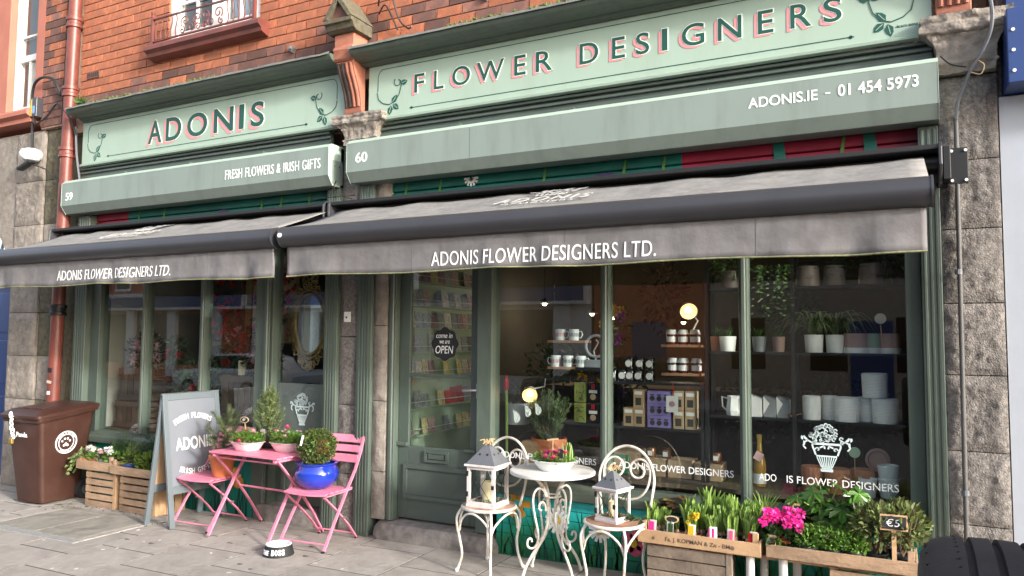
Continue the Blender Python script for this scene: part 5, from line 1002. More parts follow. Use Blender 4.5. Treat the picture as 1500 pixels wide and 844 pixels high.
for zi, z in enumerate((.80, 1.05, 1.33, 1.56, 1.785, 1.995, 2.22)):
    y = .42; ci = 0
    while y < 1.62:
        w = rnd(.09, .13); h = rnd(.12, .165)
        if random.random() < .9:
            ci += 1; m = CM[4] if (zi == 1 and .95 < y < 1.3) else (CM[3] if zi == 0 and random.random() < .4 else random.choice(CM[:4] + CM[5:]))
            o = tag(MB().obox((-3.960, y + w / 2, z + h / 2 + .002), (.004, w, h), (0, -.16, 0)).build('greeting_card', m), 'greeting card on the door rack, %s from the window in the %s row' % (ORD[ci - 1], ('lowest', 'second lowest', 'third lowest', 'middle', 'third highest', 'second highest', 'top')[zi]), 'card', 'greeting cards on the rack')
        y += w + .008
# ---------------- window of 59
def slat_crate(x, y, z, w, d, h, m, label, rz=0, nsl=4, vertical=False):
    t = thing('wooden_crate', label, 'crate', (x, y, z), rz)
    for sx in (-1, 1):
        for sy in (-1, 1): MB().box(sx * (w / 2 - .02) - .02, sx * (w / 2 - .02) + .02, sy * (d / 2 - .02) - .02, sy * (d / 2 - .02) + .02, 0, h).build('corner_post', m, t, rel=False)
    for k in range(nsl):
        if vertical:
            a = -w / 2 + .045 + (w - .09) * k / nsl; MB().box(a, a + (w - .09) / nsl - .012, -d / 2 - .012, -d / 2 - .001, .0, h).build('slat', m, t, rel=False, bevel=.002)
        else:
            a = h * k / nsl; MB().box(-w / 2, w / 2, -d / 2 - .012, -d / 2 - .001, a, a + h / nsl - .016).build('slat', m, t, rel=False, bevel=.002)
        a = h * k / nsl; MB().box(w / 2 + .001, w / 2 + .012, -d / 2, d / 2, a, a + h / nsl - .016).build('slat', m, t, rel=False, bevel=.002)
    if vertical: MB().box(-w / 2, w / 2, -d / 2 - .024, -d / 2 - .0125, h - .07, h - .005).build('rail', m, t, rel=False, bevel=.002); MB().box(-w / 2, w / 2, -d / 2 - .024, -d / 2 - .0125, .005, .07).build('rail', m, t, rel=False, bevel=.002)
    MB().box(-w / 2 + .01, w / 2 - .01, -d / 2 + .03, d / 2 - .03, .01, .02).build('base_board', m, t, rel=False)
    return t
slat_crate(-7.62, .48, .67, .48, .3, .30, M_DWOOD, 'dark wooden crate, lower of the stack left in window 59', 0, 5, True); slat_crate(-7.58, .48, .975, .44, .3, .36, M_DWOOD, 'dark wooden crate, upper of the stack left in window 59', 0.1, 4, True)
slat_crate(-6.02, .50, .67, .52, .3, .24, M_DWOOD, 'dark wooden crate, lower one behind the sandwich board', 0, 5, True); slat_crate(-6.00, .50, .915, .50, .3, .38, M_DWOOD, 'dark wooden crate, upper one carrying the cream candle', -.05, 5, True)
def pillar_candle(x, y, z, r, h, label): t = thing('pillar_candle', label, 'candle', (x, y, z)); MB().lathe([(.001, 0), (r, 0), (r, h), (r * .8, h - .004), (.001, h - .008)], 18).build('wax', M_CANDLE, t, rel=False, smooth=35); MB().cyl((0, 0, h - .01), (0, 0, h + .012), .002, 5).build('wick', M_BLACK, t, rel=False)
pillar_candle(-6.02, .42, 1.296, .045, .15, 'cream pillar candle on the dark crate in window 59'); pillar_candle(-7.70, .42, 1.336, .045, .16, 'cream candle on the left dark crate in window 59')
bunch(-7.50, .42, 1.28, .26, .14, .22, 300, F_MUTED, 'dusky bouquet with pink pompoms left in window 59', ((P_DUSK, 8, .055), (P_WHITE, 2, .04))); bunch(-6.62, .42, .70, .36, .16, .40, 520, F_DARK, 'dark bouquet with pink pompoms in the second pane of window 59', ((P_DUSK, 8, .055), (P_RED, 3, .04), (P_WHITE, 2, .035))); bunch(-5.76, .46, 1.28, .24, .14, .20, 260, F_MUTED, 'dusky bouquet beside the cream candle in window 59', ((P_DUSK, 6, .05), (P_RED, 3, .04)))
bunch(-6.85, .42, .68, .12, .1, .16, 130, F_PIERIS, 'small sage green plant low in window 59'); t = thing('lime_leaf', 'large lime green leaf in the second pane of window 59', 'leaf', (-6.92, .38, 1.25)); MB().leaf((0, 0, 0), (.9, -.1, .25), (0, -1, .4), .26, .16, .15).build('leaf_blade', F_LIME, t, rel=False, fix=False)
for k, (x, z, rz) in enumerate(((-6.75, 1.58, 0), (-6.05, 1.62, .15))):
    t = thing('gilt_picture', 'gold framed picture of red flowers, %s one in window 59' % ('left', 'right')[k], 'picture', (x, .85, z), rz); fm = MB().box(-.33, .33, 0, .04, 0, .05).box(-.33, .33, 0, .04, .95, 1.0).box(-.33, -.28, 0, .04, .05, .95).box(.28, .33, 0, .04, .05, .95); fm.build('frame', M_GOLD, t, rel=False, bevel=.008); MB().box(-.28, .28, .02, .03, .05, .95).build('canvas', M_KRAFT if k else M_INW, t, rel=False)
    fl = MB(); random.seed(50 + k)
    for j in range(90): c = Vector((rnd(-.25, .25), .0, rnd(.1, .9))); fl.leaf(c, sph(), (0, -1, 0), .09, .06, .1)
    fl.build('red_flowers', P_RED, t, rel=False, fix=False); dk = MB()
    for j in range(60): dk.leaf((rnd(-.25, .25), .012, rnd(.08, .9)), sph(), (0, -1, 0), .10, .05, .1)
    dk.build('painted_leaves', F_DARK, t, rel=False, fix=False)
bunch(-7.0, .40, 1.35, .12, .1, .16, 120, F_DARK, 'trailing dark foliage hanging at the first mullion of window 59', ((P_RED, 3, .035),)); bunch(-6.3, .60, 1.35, .25, .15, .25, 260, F_DARK, 'red and dark flower mass below the gilt pictures', ((P_RED, 7, .05), (P_DUSK, 3, .05)))
bunch(-.15, .62, 2.2, .35, .12, .18, 260, F_FERN, 'bushy green ferns filling the back of the top shelf'); bunch(-.7, .62, 1.72, .2, .1, .2, 160, F_DARK, 'dark foliage behind the spider plants'); bunch(-1.7, .85, 1.75, .2, .12, .3, 200, F_BRONZE, 'dried copper leaved wreath hanging behind the jam jars')
# ornate gold oval mirror
t = thing('ornate_mirror', 'ornate gilt oval mirror hanging in the narrow pane of shop 59', 'mirror', (-5.02, .30, 1.42)); RX, RZ, ZC = .185, .29, .40
MB().prism([(RX * math.cos(a), ZC + RZ * math.sin(a)) for a in [2 * PI * k / 40 for k in range(40)]], 'y', .0, .008).build('mirror_glass', mat('mirror_silver', (.55, .56, .56), .03, metal=1.0, var=0), t, rel=False)
for rr, th in ((1.0, .016), (1.12, .010)): MB().tube([(RX * rr * math.cos(a), -.005, ZC + RZ * rr * math.sin(a)) for a in [2 * PI * k / 48 for k in range(48)]], th, 8, closed=True).build('oval_moulding', M_GOLD, t, rel=False, smooth=True)
orn = MB(); random.seed(5)
for k in range(28):
    a = 2 * PI * k / 28; c = Vector((RX * 1.32 * math.cos(a), -.005, ZC + RZ * 1.24 * math.sin(a))); s = 1 if k % 2 else -1
    orn.tube([c + Vector(((.036 * (1 - .7 * i / 12)) * math.cos(a + s * i * .55), -.004 * (i % 3), (.036 * (1 - .7 * i / 12)) * math.sin(a + s * i * .55))) for i in range(13)], .008, 6)
for (dx, dz, r) in ((0, .46, .05), (-.06, .42, .05), (.06, .42, .05), (0, .52, .04), (-.05, .37, .05), (.05, .37, .05), (-.05, -.40, .045), (.05, -.40, .045), (0, -.42, .04), (-.10, -.36, .04), (.10, -.36, .04), (-.03, .57, .02), (.03, .57, .02)):
    orn.tube([(dx + r * (1 - .6 * i / 12) * math.cos(i * .6 + dx * 9), -.008, ZC + dz + r * (1 - .6 * i / 12) * math.sin(i * .6 + dx * 9)) for i in range(13)], .009, 6)
orn.build('rococo_scrollwork', M_GOLD, t, rel=False, smooth=True)
# ================================================================ STREET FURNITURE
# ---- pink folding chairs
def pink_chair(loc, rz, label):
    t = thing('folding_chair', label, 'chair', loc, rz, 'pink folding chairs')
    for s in (-1, 1):
        P = [(s * .225, -.245, .012), (s * .222, -.10, .22), (s * .216, .06, .44), (s * .212, .17, .58), (s * .208, .245, .71), (s * .205, .30, .845)]
        m = MB()
        for i in range(5): m.bar(P[i], Vector(P[i + 1]) + (Vector(P[i + 1]) - Vector(P[i])).normalized() * .004, .012, .026, (1, 0, 0))
        lg = m.build('long_leg', M_PINK, t, rel=False, bevel=.003); MB().obox((s * .225, -.252, .008), (.016, .03, .016)).build('foot_cap', M_BLACK, lg, rel=False)
        P = [(s * .19, -.205, .415), (s * .19, -.06, .30), (s * .19, .12, .14), (s * .19, .235, .012)]
        m = MB()
        for i in range(3): m.bar(P[i], Vector(P[i + 1]) + (Vector(P[i + 1]) - Vector(P[i])).normalized() * .004, .012, .026, (1, 0, 0))
        lg = m.build('short_leg', M_PINK, t, rel=False, bevel=.003); MB().obox((s * .19, .240, .008), (.016, .03, .016)).build('foot_cap', M_BLACK, lg, rel=False)
        MB().bar((s * .203, -.205, .425), (s * .203, .13, .432), .010, .03, (1, 0, 0)).build('seat_rail', M_PINK, t, rel=False, bevel=.003)
        MB().cyl((s * .18, .03, .222), (s * .235, .03, .222), .008, 8).build('pivot', M_STEEL, t, rel=False)
    MB().cyl((-.22, -.215, .055), (.22, -.215, .055), .007, 8).build('stretcher', M_PINK, t, rel=False); MB().cyl((-.185, .195, .055), (.185, .195, .055), .007, 8).build('stretcher', M_PINK, t, rel=False)
    for k in range(6):
        y0 = -.225 + k * .062; n = 8; vs = []
        w = .215 if k else .205
        for i in range(n + 1):
            u = -1 + 2 * i / n; bow = -.022 * (1 - u * u) if k == 0 else (-.010 * (1 - u * u) if k == 1 else 0); dz = -.006 * (1 - u * u)
            for (yy, zz) in ((0, 0), (.05, 0), (.05, .012), (0, .012)): vs.append((w * u, y0 + yy + (bow if yy == 0 else (bow * .5)), .438 + zz + dz - (.008 if k == 0 and yy == 0 else 0)))
        fs = [(i * 4 + j, i * 4 + (j + 1) % 4, (i + 1) * 4 + (j + 1) % 4, (i + 1) * 4 + j) for i in range(n) for j in range(4)] + [(3, 2, 1, 0), (n * 4, n * 4 + 1, n * 4 + 2, n * 4 + 3)]
        MB().add(vs, fs).build('seat_slat', M_PINK, t, rel=False, bevel=.003)
    for k, (z, h) in enumerate(((.635, .062), (.715, .055), (.79, .062))):
        y = .17 + (z - .58) * .50; vs = []; n = 8
        for i in range(n + 1):
            u = -1 + 2 * i / n; yy = y + .02 * (1 - u * u)
            for (dy, dz) in ((0, 0), (.012, 0), (.012 + h * .42, h), (h * .42, h)): vs.append((.202 * u, yy + dy, z + dz))
        fs = [(i * 4 + j, i * 4 + (j + 1) % 4, (i + 1) * 4 + (j + 1) % 4, (i + 1) * 4 + j) for i in range(n) for j in range(4)] + [(3, 2, 1, 0), (n * 4, n * 4 + 1, n * 4 + 2, n * 4 + 3)]
        MB().add(vs, fs).build('back_slat', M_PINK, t, rel=False, bevel=.003)
    return t
pink_chair((-4.30, -.31, gz(-4.3)), .06, 'pink slatted folding chair with the blue glazed pot on its seat')
pink_chair((-5.61, -.28, gz(-5.6)), .03, 'pink slatted folding chair with the terracotta pot on its seat')
# ---- pink folding table
t = thing('folding_table', 'pink slatted folding table between the two pink chairs', 'table', (-4.91, -.36, gz(-4.9)), -.03)
for k in range(8): MB().box(-.41, .41, -.235 + k * .059, -.235 + k * .059 + .054, .700, .715).build('top_slat', M_PINK, t, rel=False, bevel=.003)
for s in (-1, 1):
    MB().box(s * .36 - .012, s * .36 + .012, -.225, .225, .672, .6995).build('top_rail', M_PINK, t, rel=False)
    a = MB(); Q = [(s * .375, -.20, .685), (s * .375, .05, .42), (s * .375, .22, .20), (s * .375, .345, .012)]
    for i in range(3): a.bar(Q[i], Vector(Q[i + 1]) + (Vector(Q[i + 1]) - Vector(Q[i])).normalized() * .004, .014, .030, (1, 0, 0))
    lg = a.build('leg', M_PINK, t, rel=False, bevel=.003); MB().obox((s * .375, .35, .008), (.018, .03, .016)).build('foot_cap', M_BLACK, lg, rel=False)
    a = MB(); Q = [(s * .345, .15, .685), (s * .345, .0, .47), (s * .345, -.10, .30), (s * .345, -.265, .012)]
    for i in range(3): a.bar(Q[i], Vector(Q[i + 1]) + (Vector(Q[i + 1]) - Vector(Q[i])).normalized() * .004, .014, .030, (1, 0, 0))
    lg = a.build('leg', M_PINK, t, rel=False, bevel=.003); MB().obox((s * .345, -.27, .008), (.018, .03, .016)).build('foot_cap', M_STEEL, lg, rel=False)
MB().cyl((-.37, -.17, .655), (.37, -.17, .655), .007, 8).build('stretcher', M_PINK, t, rel=False); MB().cyl((-.37, .09, .375), (.37, .09, .375), .009, 8).build('stretcher', M_PINK, t, rel=False); MB().cyl((-.345, .12, .645), (.345, .12, .645), .007, 8).build('stretcher', M_PINK, t, rel=False)
# ---- white scrolled bistro set
def sp2(c, r0, r1, a0, a1, n=18):
    return [(c[0] + (r0 + (r1 - r0) * i / n) * math.cos(a0 + (a1 - a0) * i / n), c[1] + (r0 + (r1 - r0) * i / n) * math.sin(a0 + (a1 - a0) * i / n)) for i in range(n + 1)]
def bistro_chair(loc, rz, label, seatm):
    t = thing('bistro_chair', label, 'chair', loc, rz, 'white iron bistro chairs'); R = .195
    MB().lathe([(.001, .468), (R - .012, .468), (R, .464), (R, .452), (R - .012, .452), (.001, .458)], 36).build('seat', seatm, t, rel=False, smooth=35)
    MB().tube([(R * math.cos(a), R * math.sin(a), .456) for a in [2 * PI * k / 36 for k in range(36)]], .011, 8, closed=True).build('seat_ring', M_IRON, t, rel=False, smooth=True)
    for ang in (-PI / 2 - .75, -PI / 2 + .75, PI / 2 - .72, PI / 2 + .72):
        d = Vector((math.cos(ang), math.sin(ang), 0)); z = Vector((0, 0, 1)); f = 1.0 if ang < 0 else 1.12
        P = [d * R + z * .452, d * (R + .035) + z * .40, d * (R + .038) + z * .33, d * (R + .015) + z * .22, d * (R + .0) * f + z * .12, d * (R + .025) * f + z * .03, d * (R + .035) * f + z * .008]
        lg = MB().tube(smooth_path(P), .0098, 8).build('leg', M_IRON, t, rel=False, smooth=True); MB().ball(d * (R + .036) * f + z * .012, .016).build('foot', M_IRON, lg, rel=False, smooth=True)
    for k in range(4):                                     # arched braces between the legs
        a0 = (-PI / 2 - .75, -PI / 2 + .75, PI / 2 - .72, PI / 2 + .72)[k]; a1 = (-PI / 2 + .75, PI / 2 - .72, PI / 2 + .72, 3 * PI / 2 - .75)[k]; P = []
        for i in range(17): u = i / 16; a = a0 + (a1 - a0) * u; P.append((math.cos(a) * (R + .02 - .02 * math.sin(PI * u)), math.sin(a) * (R + .02 - .02 * math.sin(PI * u)), .29 + .145 * math.sin(PI * u) ** .55))
        MB().tube(P, .008, 6).build('brace', M_IRON, t, rel=False, smooth=True)
    # hooped back with paired scrolls
    W = .20; yb = R * .80; H = .93
    def B(u, z): return (u, yb + (z - .45) * .16, z)
    hoop = [B(-W * .82, .452), B(-W * .95, .58), B(-W * 1.02, .70)] + [B(-W * 1.02 * math.cos(a), .70 + (H - .70) * math.sin(a)) for a in [PI * k / 16 for k in range(1, 16)]] + [B(W * 1.02, .70), B(W * .95, .58), B(W * .82, .452)]
    MB().tube(smooth_path(hoop, 3), .0098, 8).build('back_hoop', M_IRON, t, rel=False, smooth=True)
    for s in (-1, 1):
        P = [B(s * p, q) for p, q in [(.005, .575), (.05, .58), (.11, .605), (.155, .66), (.172, .73)] + sp2((.088, .775), .084, .030, 0.0, 2 * PI + 1.4, 26)]
        MB().tube(smooth_path(P, 3), .008, 7).build('back_scroll', M_IRON, t, rel=False, smooth=True)
    return t
bistro_chair((-2.69, -.34, gz(-2.7)), -.18, 'white iron bistro chair with the taller lantern, near the door', M_RUST)
bistro_chair((-1.71, -.39, gz(-1.7)), -.10, 'white iron bistro chair with the smaller lantern, by the bulb tray', mat('browner_rusty_tin', (.30, .17, .11), .8, var=.25, scale=12, dirt=(.16, .07, .04), damt=.8, dscale=7))
t = thing('bistro_table', 'round white iron bistro table with scrolled legs', 'table', (-2.215, -.27, gz(-2.2)), .25)
MB().lathe([(.001, .745), (.298, .745), (.305, .740), (.305, .722), (.298, .718), (.001, .722)], 48).build('top', mat('white_table_top', (.70, .68, .64), .5, var=.06, dirt=(.55, .48, .42), damt=.35, dscale=9), t, rel=False, smooth=35)
for k in range(4):
    a = k * PI / 2 + PI / 4; d = Vector((math.cos(a), math.sin(a), 0)); q = Vector((-d.y, d.x, 0))
    def W_(r, z, o=0.0): return d * r + q * o + Vector((0, 0, z))
    P = [W_(.19, .715), W_(.13, .68), W_(.075, .62), W_(.045, .54), W_(.035, .44), W_(.05, .34), W_(.10, .25), W_(.17, .17), W_(.225, .09), W_(.255, .012)]
    lg = MB().tube(smooth_path(P), .0105, 8).build('leg', M_IRON, t, rel=False, smooth=True); MB().ball(W_(.256, .012), .017).build('foot', M_IRON, lg, rel=False, smooth=True)
    S = [(.055, .55), (.07, .60), (.115, .625), (.155, .595), (.165, .53), (.15, .44), (.125, .34), (.12, .27), (.145, .225), (.185, .22), (.21, .245), (.205, .28), (.18, .285), (.172, .262)]
    S2 = [(.055, .46), (.06, .50), (.085, .525), (.11, .51), (.112, .48), (.092, .468)]
    for nm, SS in (('leg_scroll', S), ('inner_scroll', S2)):
        V = [W_(r, z) for r, z in SS]; out = []
        for i in range(len(V) - 1):
            A, Bq, Cq, Dq = V[max(i - 1, 0)], V[i], V[i + 1], V[min(i + 2, len(V) - 1)]
            for j in range(4): s = j / 4; out.append(.5 * ((2 * Bq) + (Cq - A) * s + (2 * A - 5 * Bq + 4 * Cq - Dq) * s * s + (3 * Bq - A - 3 * Cq + Dq) * s ** 3))
        MB().tube(out + [V[-1]], .0078, 7).build(nm, M_IRON, t, rel=False, smooth=True)
MB().tube([(.06 * math.cos(a), .06 * math.sin(a), .56) for a in [2 * PI * k / 20 for k in range(20)]], .007, 6, closed=True).build('leg_ring', M_IRON, t, rel=False, smooth=True)
# ---- lanterns
def lantern(loc, rz, w, h, label):
    t = thing('lantern', label, 'lantern', loc, rz); a = w / 2; p = w * .105; rh = h * .31; bh = h - rh
    MB().box(-a, a, -a, a, 0, .018).build('base', M_LIMEWASH, t, rel=False, bevel=.002)
    for sx in (-1, 1):
        for sy in (-1, 1): MB().box(sx * (a - p / 2 - .004) - p / 2, sx * (a - p / 2 - .004) + p / 2, sy * (a - p / 2 - .004) - p / 2, sy * (a - p / 2 - .004) + p / 2, .0182, bh - .016).build('corner_post', M_LIMEWASH, t, rel=False, bevel=.002)
    MB().box(-a - .012, a + .012, -a - .012, a + .012, bh - .0158, bh).build('eave', M_LIMEWASH, t, rel=False, bevel=.003)
    i = a - p - .005
    for k in range(4):
        R = Matrix.Rotation(k * PI / 2, 3, 'Z'); f = MB(); e = a - .010
        f.box(-i, i, -e - .006, -e + .006, .019, .019 + p * .8).box(-i, i, -e - .006, -e + .006, bh - .0165 - p * .8, bh - .0165); f.v = [tuple(R @ Vector(v)) for v in f.v]; f.build('rail', M_LIMEWASH, t, rel=False)
        g = MB().box(-i, i, -e - .0012, -e + .0012, .02 + p * .8, bh - .017 - p * .8); g.v = [tuple(R @ Vector(v)) for v in g.v]; g.build('glass_pane', M_LGLASS, t, rel=False)
        x = MB(); z0, z1 = .02 + p * .8, bh - .017 - p * .8; x.bar((-i, -e - .004, z0), (i, -e - .004, z1), .003, .003); x.bar((i, -e - .004, z0), (-i, -e - .004, z1), .003, .003); x.v = [tuple(R @ Vector(v)) for v in x.v]; x.build('cross_wire', M_BLACK, t, rel=False)
    b = a + .004; n = a * .12
    rf = MB().add([(-b, -b, bh), (b, -b, bh), (b, b, bh), (-b, b, bh), (-n, -n, h), (n, -n, h), (n, n, h), (-n, n, h)], [(3, 2, 1, 0), (4, 5, 6, 7), (0, 1, 5, 4), (1, 2, 6, 5), (2, 3, 7, 6), (3, 0, 4, 7)]).build('zinc_roof', M_ZINC, t, rel=False, bevel=.002)
    sl = Vector((0, -(rh), 0)); nrm = Vector((0, -rh, b - n)).normalized()
    for k in range(4):
        R = Matrix.Rotation(k * PI / 2, 3, 'Z')
        for u in (-.3, .3): c = Vector((u * a * .9, -(b * .50 + n * .5), bh + rh * .5)); MB().cyl(R @ (c - nrm * .001), R @ (c + nrm * .0015), a * .075, 12).build('vent_hole', M_BLACK, rf, rel=False)
    for x in (-a + .002,): 
        for z in (.3, .78): MB().box(-a + .004, -a + .020, -a - .0065, -a - .0002, bh * z - .018, bh * z + .018).build('hinge', M_BLACK, t, rel=False)
    MB().box(a - .02, a - .002, -a - .012, -a - .0002, bh * .5 - .014, bh * .5 + .014).build('latch', M_BLACK, t, rel=False)
    rf2 = MB()
    for k in range(16): an = rnd(0, 2 * PI); L = rnd(.03, .075); rf2.tube([(0, 0, h), (math.cos(an) * L * .5, math.sin(an) * L * .5, h + .02 + rnd(0, .02)), (math.cos(an) * L, math.sin(an) * L, h + rnd(-.01, .03))], .003, 4)
    rf2.build('raffia_bow', M_RAFFIA, t, rel=False)
    MB().lathe([(.001, .02), (a * .36, .02), (a * .36, bh * .56), (a * .3, bh * .55), (.001, bh * .54)], 18).build('candle', M_CANDLE, t, rel=False, smooth=35)
    ms = MB()
    for k in range(240): ms.leaf((rnd(-i, i), rnd(-i, i), .02 + rnd(0, .02)), sph(), (0, 0, 1), .025, .008)
    ms.build('moss_bed', M_DRYMOSS, t, rel=False, fix=False)
    return t
lantern((-2.69, -.36, gz(-2.7) + .4685), 0.0, .235, .44, 'taller white wooden lantern with zinc roof and candle on the left bistro chair')
lantern((-1.715, -.40, gz(-1.7) + .4685), -.28, .175, .325, 'smaller white wooden lantern with zinc roof on the right bistro chair')
iv = MB()
for k in range(9): iv.leaf((-1.57 + rnd(-.03, .05), -.42 + rnd(-.04, .04), .50 + rnd(0, .03)), (rnd(-.5, 1), rnd(-.6, .4), .3), (0, -.5, 1), .055, .05)
tag(iv.build('ivy_sprig', F_DARK, fix=False), 'small dark ivy sprig beside the smaller lantern', 'ivy')
# ---- sandwich board facing right
t = thing('sandwich_board', 'grey A-frame board lettered FRESH FLOWERS ADONIS IRISH GIFTS', 'sign', (-5.93, -.285, gz(-5.93)))
def abpanel(s, face):
    R = Matrix.Rotation(s * math.atan2(.17, 1.18), 3, 'Y'); H = 1.19
    def L(mb): mb.v = [tuple(R @ (Vector(v)) + Vector((0, 0, 1.185))) for v in mb.v]; return mb        # hangs from the hinge, z down
    Wd = .315
    p = L(MB().box(-.012 if s < 0 else -.012, .012, -Wd, -Wd + .05, -H, 0)).build('stile', M_ABOARD, t, rel=False, bevel=.003); p = L(MB().box(-.012, .012, Wd - .05, Wd, -H, 0)).build('stile', M_ABOARD, t, rel=False, bevel=.003)
    L(MB().box(-.0115, .0115, -Wd + .0505, Wd - .0505, -.06, -.002)).build('rail', M_ABOARD, t, rel=False, bevel=.003); L(MB().box(-.0115, .0115, -Wd + .0505, Wd - .0505, -.90, -.83)).build('rail', M_ABOARD, t, rel=False, bevel=.003)
    pm = L(MB().prism([(-Wd + .051, -.829), (Wd - .051, -.829), (Wd - .051, -.061), (-Wd + .051, -.061)], 'x', -.006, .006)).build('panel', M_ABPANEL if face else M_CRATEO, t, rel=False)
    if face:
        U = Vector((0, 1, 0)); V = R @ Vector((0, 0, 1)); Nn = U.cross(V).normalized(); base = R @ Vector((.0065, 0, 0)) + Vector((0, 0, 1.185))
        def at(u, v): return base + U * u + V * v
        tx = MB(); add_text(tx, 'ADONIS', at(-.205, -.52), U, V, .41, .115, .018, 1.05, 0, .002); tx.build('lettering', M_WHITE, pm, rel=False, fix=False)
        sh = MB(); add_text(sh, 'ADONIS', at(-.199, -.527), U, V, .41, .115, .018, 1.05, 0, .001); sh.build('letter_shade', M_ABOARD, pm, rel=False, fix=False)
        for word, r, cv, a0, a1, up, hh in (('FRESH FLOWERS', .40, -.61, 2.12, 1.02, 1, .05), ('IRISH GIFTS', .42, -.30, -2.02, -1.12, -1, .05)):
            tm = MB(); nL = len(word)
            for i, ch in enumerate(word):
                if ch == ' ': continue
                an = a0 + (a1 - a0) * (i + .5) / nL; c = at(0, cv) + U * (r * math.cos(an)) + V * (r * math.sin(an)); tU = (U * math.sin(an) - V * math.cos(an)) * up; tV = (U * math.cos(an) + V * math.sin(an)) * up
                w = (.012 if ch == 'I' else .034) 
                add_text(tm, ch, c - tU * w / 2 - tV * hh / 2, tU, tV, w, hh, .02, 1, 0, .002)
            tm.build('lettering', M_WHITE, pm, rel=False, fix=False)
abpanel(-1, True); abpanel(1, False)
MB().cyl((0, -.32, 1.185), (0, .32, 1.185), .010, 8).build('hinge_rod', M_STEEL, t, rel=False)
# ---- wheelie bin
t = thing('wheelie_bin', 'brown wheelie bin with chained lid on the left', 'bin', (-8.01, -.28, gz(-8.0)), .05)
def loft(rings, closed_top=False):
    mb = MB(); n = len(rings[0]); vs = [p for r in rings for p in r]; fs = []
    for k in range(len(rings) - 1):
        for i in range(n): j = (i + 1) % n; fs.append((k * n + i, k * n + j, (k + 1) * n + j, (k + 1) * n + i))
    fs.append(tuple(range(n))[::-1]); fs.append(tuple((len(rings) - 1) * n + i for i in range(n))); return mb.add(vs, fs)
def rrect(x0, x1, y0, y1, z, r=.04, n=5, zf=None):
    P = []
    for cx, cy, a0 in ((x1 - r, y1 - r, 0), (x0 + r, y1 - r, PI / 2), (x0 + r, y0 + r, PI), (x1 - r, y0 + r, 3 * PI / 2)):
        for k in range(n + 1): a = a0 + PI / 2 * k / n; x, y = cx + r * math.cos(a), cy + r * math.sin(a); P.append((x, y, z if zf is None else z + zf * (y - y0) / (y1 - y0)))
    return P
loft([rrect(-.20, .20, -.235, .16, .02), rrect(-.205, .205, -.245, .19, .10), rrect(-.265, .265, -.325, .27, .80, .045, 5, .06), rrect(-.27, .27, -.33, .28, .855, .045, 5, .08)]).build('body', M_BIN, t, rel=False, smooth=40)
loft([rrect(-.295, .295, -.36, .30, .845, .04, 5, .09), rrect(-.30, .30, -.365, .30, .86, .04, 5, .09), rrect(-.30, .30, -.365, .30, .885, .04, 5, .09)]).build('rim', M_BIN, t, rel=False, smooth=40)
ld = loft([rrect(-.315, .315, -.39, .31, .888, .045, 5, .085), rrect(-.315, .315, -.39, .31, .915, .045, 5, .085), rrect(-.27, .27, -.32, .28, .965, .07, 5, .05), rrect(-.23, .23, -.27, .25, .972, .07, 5, .05)]).build('lid', M_BIN, t, rel=False, smooth=35)
MB().cyl((-.22, .34, .97), (.22, .34, .97), .016, 10).build('handle_bar', M_BIN, t, rel=False, smooth=True)
for x in (-.2, .2): MB().box(x - .02, x + .02, .26, .35, .93, 1.0).build('hinge', M_BIN, t, rel=False, bevel=.006)
for x in (-.09, .11): MB().box(x - .06, x + .06, -.25, .20, .972, .988).build('rib', M_BIN, ld, rel=False, bevel=.01)
for x in (-.235, .235):
    w = MB().tube([(x - .03, .215, .10), (x + .03, .215, .10)], .10, 28).build('wheel', M_RUBBER, t, rel=False, smooth=35); MB().cyl((x - .032, .215, .10), (x + .032, .215, .10), .055, 20).build('hub', M_GPLAST, w, rel=False, smooth=35)
MB().cyl((-.24, .215, .10), (.24, .215, .10), .012, 8).build('axle', M_BLACK, t, rel=False)
# round sticker on the right side, wall leaning outwards
def on_side(y, z): return .205 + (z - .10) / .70 * .06 + .0015
rg = MB(); 
for rr, th in ((.112, .007), (.082, .004)):
    rg.tube([(on_side(0, .62 + rr * math.sin(a)), -.03 + rr * math.cos(a), .62 + rr * math.sin(a)) for a in [2 * PI * k / 40 for k in range(40)]], th, 5, closed=True)
for (dy, dz, r) in ((0, -.018, .032), (-.042, .015, .016), (-.016, .038, .017), (.016, .038, .017), (.042, .015, .016), (-.02, -.03, .02), (.02, -.03, .02)): rg.ball((on_side(0, .62 + dz) - r * .92, -.03 + dy, .62 + dz), r, 10, 6)
st_ = rg.build('paw_sticker', M_WHITE, t, rel=False, smooth=True)
ltr = MB(); Vs = Vector((.06 / .70, 0, 1)).normalized()
for word, a0, a1, up in (('WASTE + RECYCLE', 2.7, .44, 1), ('SUPPORT', -2.3, -.84, -1)):
    for i, ch in enumerate(word):
        if ch == ' ': continue
        an = a0 + (a1 - a0) * (i + .5) / len(word); r = .097; U = Vector((0, 1, 0)); c = Vector((on_side(0, .62), -.03, .62)) + U * r * math.cos(an) + Vs * r * math.sin(an); tU = (U * math.sin(an) - Vs * math.cos(an)) * up; tV = (U * math.cos(an) + Vs * math.sin(an)) * up
        add_text(ltr, ch, c - tU * .007 - tV * .0085, tU, tV, .006 if ch == 'I' else .014, .017, .02, 1, 0, .002)
ltr.build('sticker_lettering', M_WHITE, t, rel=False, fix=False)
pw = MB(); add_text(pw, 'Panda', (-.11, -.319, .69), (1, 0, 0), Vector((0, -.08 / .7, 1)), .17, .05, .02, 1, 0, .003); pw.build('printed_name', M_WHITE, t, rel=False, fix=False)
ch = thing('chain', 'white plastic chain with brass padlock hanging from the bin lid', 'chain', (-8.09, -.68, gz(-8) + .72))
